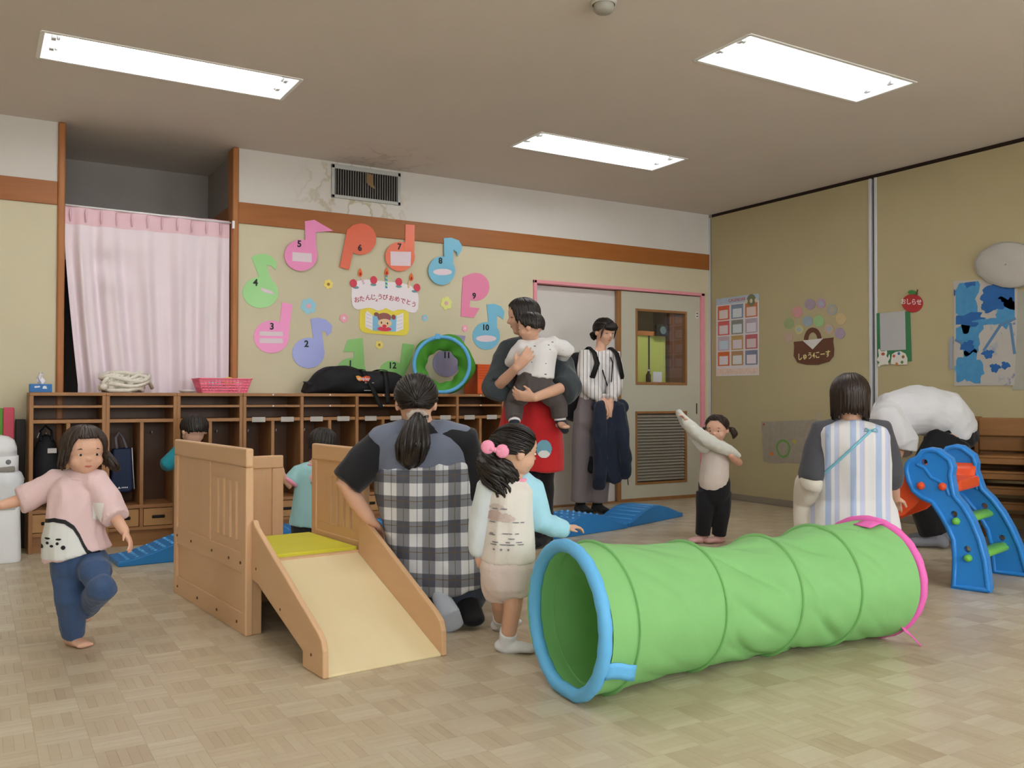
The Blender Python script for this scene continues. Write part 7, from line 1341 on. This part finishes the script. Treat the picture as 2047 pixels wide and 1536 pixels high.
for s in 'lr': mb = MB(); foot(mb, j['a'+s], j['t'+s], .03); mb.tube([j['a'+s], j['a'+s]+V((0, 0, .03))], [.03, .032], n=12, round_caps=True); org('sock', mb, CL('sock_pink', 'd7aeaa'), P_, B, .005, 3)
def kp(x, y, d=0): s = (x-372)/2.74/FPX*5.8; t_ = (y-400)/2.74/FPX*5.8; return j['neck']+rt*s+V((0, 0, -t_))+cf*d
mb = MB(); mb.tube([kp(163, 232, .06), kp(190, 275, .06), kp(245, 335, .075), kp(300, 375, .09), kp(360, 410, .10), kp(420, 435, .09), kp(478, 462, .05)], [(.020, .025), (.032, .045), (.04, .06), (.042, .065), (.038, .05), (.034, .045), (.014, .02)], n=16, up=cf, round_caps=True)
mb.tube([kp(180, 255, .05), kp(255, 385, .04), kp(300, 420, .04)], [.022, .035, .045], n=14, round_caps=True)
org('shirt_half_off', mb, CL('shirt_pale', 'd6d8d0'), P_, B, .0055, 4, folds(.008, 13, st=(1, 1, 1), seed=8))

# --- 10 woman in the striped apron ------------------------------------------------------------------
j = jv('apron'); B = V((j['pelv'].x, j['pelv'].y, 0)); cf = toward_cam(j['chest']); f = -cf; rt = V((f.y, -f.x, 0)); fr = frame(f+V((0, 0, -.25))); H1 = .222
for s, x in (('l', -.1), ('r', .1)): j['h'+s] = V((B.x, B.y, .22))+rt*x; j['k'+s] = V((B.x, B.y, .07))+rt*x*1.6+f*.40; j['a'+s] = V((B.x, B.y, .09))+rt*x-f*.02
j['shl'] += f*.045; j['shr'] += f*.045
mb = MB(); core(mb, j, False, f, r_arm=(.045, .041, .03), tor=[(.15, .11), (.13, .095), (.145, .1), (.12, .085)], handL=.17, legs=False, palms={'l': V((0, 0, -1)), 'r': V((0, 0, -1))}); neck_head(mb, j, fr, H1, False, .05)
for s in 'lr': p, r = chain(j['h'+s], j['k'+s], j['a'+s], .08, .06, .04); limb(mb, p, r)
P_ = org('person', mb, m_skinw, None, B, .007, 3); tag(P_, 'woman with bobbed hair kneeling behind the tunnel in a blue-striped white apron', 'person'); face(P_, B, j['head'], fr, H1, False)
hair_down(P_, B, j['head'], fr, H1, m_hairw, lambda a: 1.0+.72*min(1, max(0, (abs(a)-.4)/.5)), lambda a: .50*min(1, max(0, (abs(a)-.5)/.4))+.03*cos(a), kid=False, n=220, r=.036, seed=41, flare=-.10)
mb = MB(); mb.tube([j['neck']+V((0, 0, -.02)), mix(j['neck'], j['chest'], .5), j['chest'], j['mid'], j['waist']], [(.064, .06), (.145, .08), (.155, .1), (.15, .1), (.145, .1)], n=24, up=f)
for a, e, w_ in (('shl', 'ell', 'wrl'), ('shr', 'elr', 'wrr')): mb.tube([mix(j['chest'], j['neck'], .6), j[a], mix(j[a], j[e], .5), j[e], mix(j[e], j[w_], .35)], [.06, .06, .06, .058, .052], n=16)
org('shirt', mb, CL('shirt_dark_grey', '4a4a50'), P_, B, .008, 6, folds(.006, 9))
Rv = (rt.x, rt.y, 0)
m_sa = stripe_mat('apron_stripes', 'e3e2e4', [(Rv, .110, .24, .12, '9fb6de', .8), (Rv, .110, .10, .62, 'd9d3c8', .7), (Rv, .110, .18, .74, 'b6bfe6', .75)])
hem = V((B.x, B.y, .13))
mb = MB(); mb.tube([mix(j['neck'], j['chest'], -.04), mix(j['neck'], j['chest'], .26), mix(j['neck'], j['chest'], .6), j['chest'], j['mid'], j['waist'], mix(j['waist'], j['pelv'], .5), j['pelv'], hem], [(.078, .066), (.158, .098), (.172, .116), (.172, .124), (.168, .126), (.170, .13), (.19, .15), (.205, .17), (.215, .18)], n=32, up=f)
ap = org('apron', mb, m_sa, P_, B, .0075, 4, folds(.012, 8, seed=3))
m_cord = M('cord_blue', '7fc0d6', rough=.6)
c = j['neck']-B; D1 = c+rt*.085+V((0, 0, -.035))+cf*.105; D2 = c-rt*.16+V((0, 0, -.28))+cf*.12
bv = BVHTree.FromPolygons([x.co for x in ap.data.vertices], [p.vertices for p in ap.data.polygons]); pts = []
for k in range(13):
    p = D1.lerp(D2, k/12); h_ = bv.ray_cast(p+cf*.4, -cf); pts.append((h_[0] if h_[0] else p)+cf*.004)
MB().tube(pts, [(.006, .003)]*13, n=6, up=cf).build('apron_cord', m_cord, ap, smooth=True)
for s in (-1, 1): MB().tube([pts[0], pts[0]+rt*s*.022+V((0, 0, .012)), pts[0]+rt*s*.03+V((0, 0, -.004)), pts[0]], .004, n=6).build('cord_bow', m_cord, ap, smooth=True)
mb = MB()
for s in 'lr': mb.tube([j['h'+s], mix(j['h'+s], j['k'+s], .5), j['k'+s], mix(j['k'+s], j['a'+s], .5), j['a'+s]], [.11, .1, .078, .075, .06], n=18)
org('trousers', mb, CL('trousers_beige', 'cfc6b6'), P_, B, .008, 6, folds(.006, 9))
mb = MB(); mb.tube([j['ell']+V((0, 0, -.03)), mix(j['ell'], j['wrl'], .4)-rt*.01, j['wrl']-rt*.015+V((0, 0, -.03)), j['wrl']-rt*.02+V((0, 0, -.14))-f*.06], [.05, .066, .07, .055], n=16, round_caps=True); org('arm_cover', mb, CL('cover_cream', 'd8d0c4'), P_, B, .008, 5, folds(.008, 10, seed=4))

# --- 11 person bending down ----------------------------------------------------------------------------
j = jv('bent'); B = V((j['al'].x, j['al'].y, 0)); cf = toward_cam(j['mid']); rt = V((-cf.y, cf.x, 0)); fr = frame(V((0, 0, -.9))-rt*.35, -rt*.9+V((0, 0, .1))); H1 = .22
mb = MB(); up_ = cf
for s in 'lr': j['a'+s].z = .08; j['t'+s] = j['a'+s]-rt*.15
mb.tube([j['pelv'], j['waist'], j['mid'], j['chest'], j['neck']], [(.075, .11), (.07, .1), (.08, .12), (.08, .11), (.06, .06)], n=18, up=cf, round_caps=True)
for a, e, w_, h_ in (('shl', 'ell', 'wrl', 'hal'), ('shr', 'elr', 'wrr', 'har')): p, r = chain(j[a], j[e], j[w_], .05, .042, .03); limb(mb, p, r); hand(mb, j[w_], j[h_]-j[w_], rt, 1, .17)
for a, k_, n_, t_ in (('hl', 'kl', 'al', 'tl'), ('hr', 'kr', 'ar', 'tr')): p, r = chain(j[a], j[k_], j[n_], .07, .055, .042); limb(mb, p, r); foot(mb, j[n_], j[t_], .042)
mb.tube([j['neck'], j['head']], [.055, .055], n=12); head(mb, j['head'], fr, H1, False)
P_ = org('person', mb, m_skinw, None, B, .007, 3); tag(P_, 'person in a white shirt and black trousers bending down by the chairs', 'person'); face(P_, B, j['head'], fr, H1, False)
hair_down(P_, B, j['head'], fr, H1, m_hairb, lambda a: 1.0+.8*min(1, max(0, (abs(a)-.5)/.6)), lambda a: .08, kid=False, n=130, r=.035, seed=51)
mb = MB(); mb.tube([j['pelv']+rt*.0+V((0, 0, .035)), j['waist']+V((0, 0, -.01)), j['mid']+V((0, 0, -.035)), j['chest']+V((0, 0, -.04)), mix(j['chest'], j['neck'], .75)], [(.145, .185), (.155, .182), (.155, .19), (.15, .19), (.10, .11)], n=26, up=cf, round_caps=True)
for a, e, w_ in (('shl', 'ell', 'wrl'), ('shr', 'elr', 'wrr')): mb.tube([mix(j['chest'], j[a], .5), j[a], mix(j[a], j[e], .5), j[e], mix(j[e], j[w_], .15)], [.1, .1, .105, .105, (.1, .09)], n=18)
org('shirt', mb, CL('shirt_white', 'd9dade'), P_, B, .008, 4, folds(.011, 6, st=(1, 1, 1), seed=7, A2=.006))
mb = MB(); mb.tube([j['waist']+V((.0, 0, -.03))+rt*.035, j['pelv']+V((0, 0, -.015))+rt*.01, mix(j['pelv'], j['kl'], .2)+cf*-.1], [(.125, .168), (.15, .182), (.125, .17)], n=22, up=cf, round_caps=True)
for s in 'lr': mb.tube([j['h'+s], mix(j['h'+s], j['k'+s], .5), j['k'+s], mix(j['k'+s], j['a'+s], .5), j['a'+s]+V((0, 0, .01))], [.13, .125, .105, .1, .085], n=18)
org('trousers', mb, CL('trousers_black', '17171a'), P_, B, .008, 6, folds(.008, 8))
for s in 'lr': mb = MB(); foot(mb, j['a'+s], j['t'+s], .048); org('sock', mb, CL('sock_ash', '8b8d96'), P_, B, .006, 3)
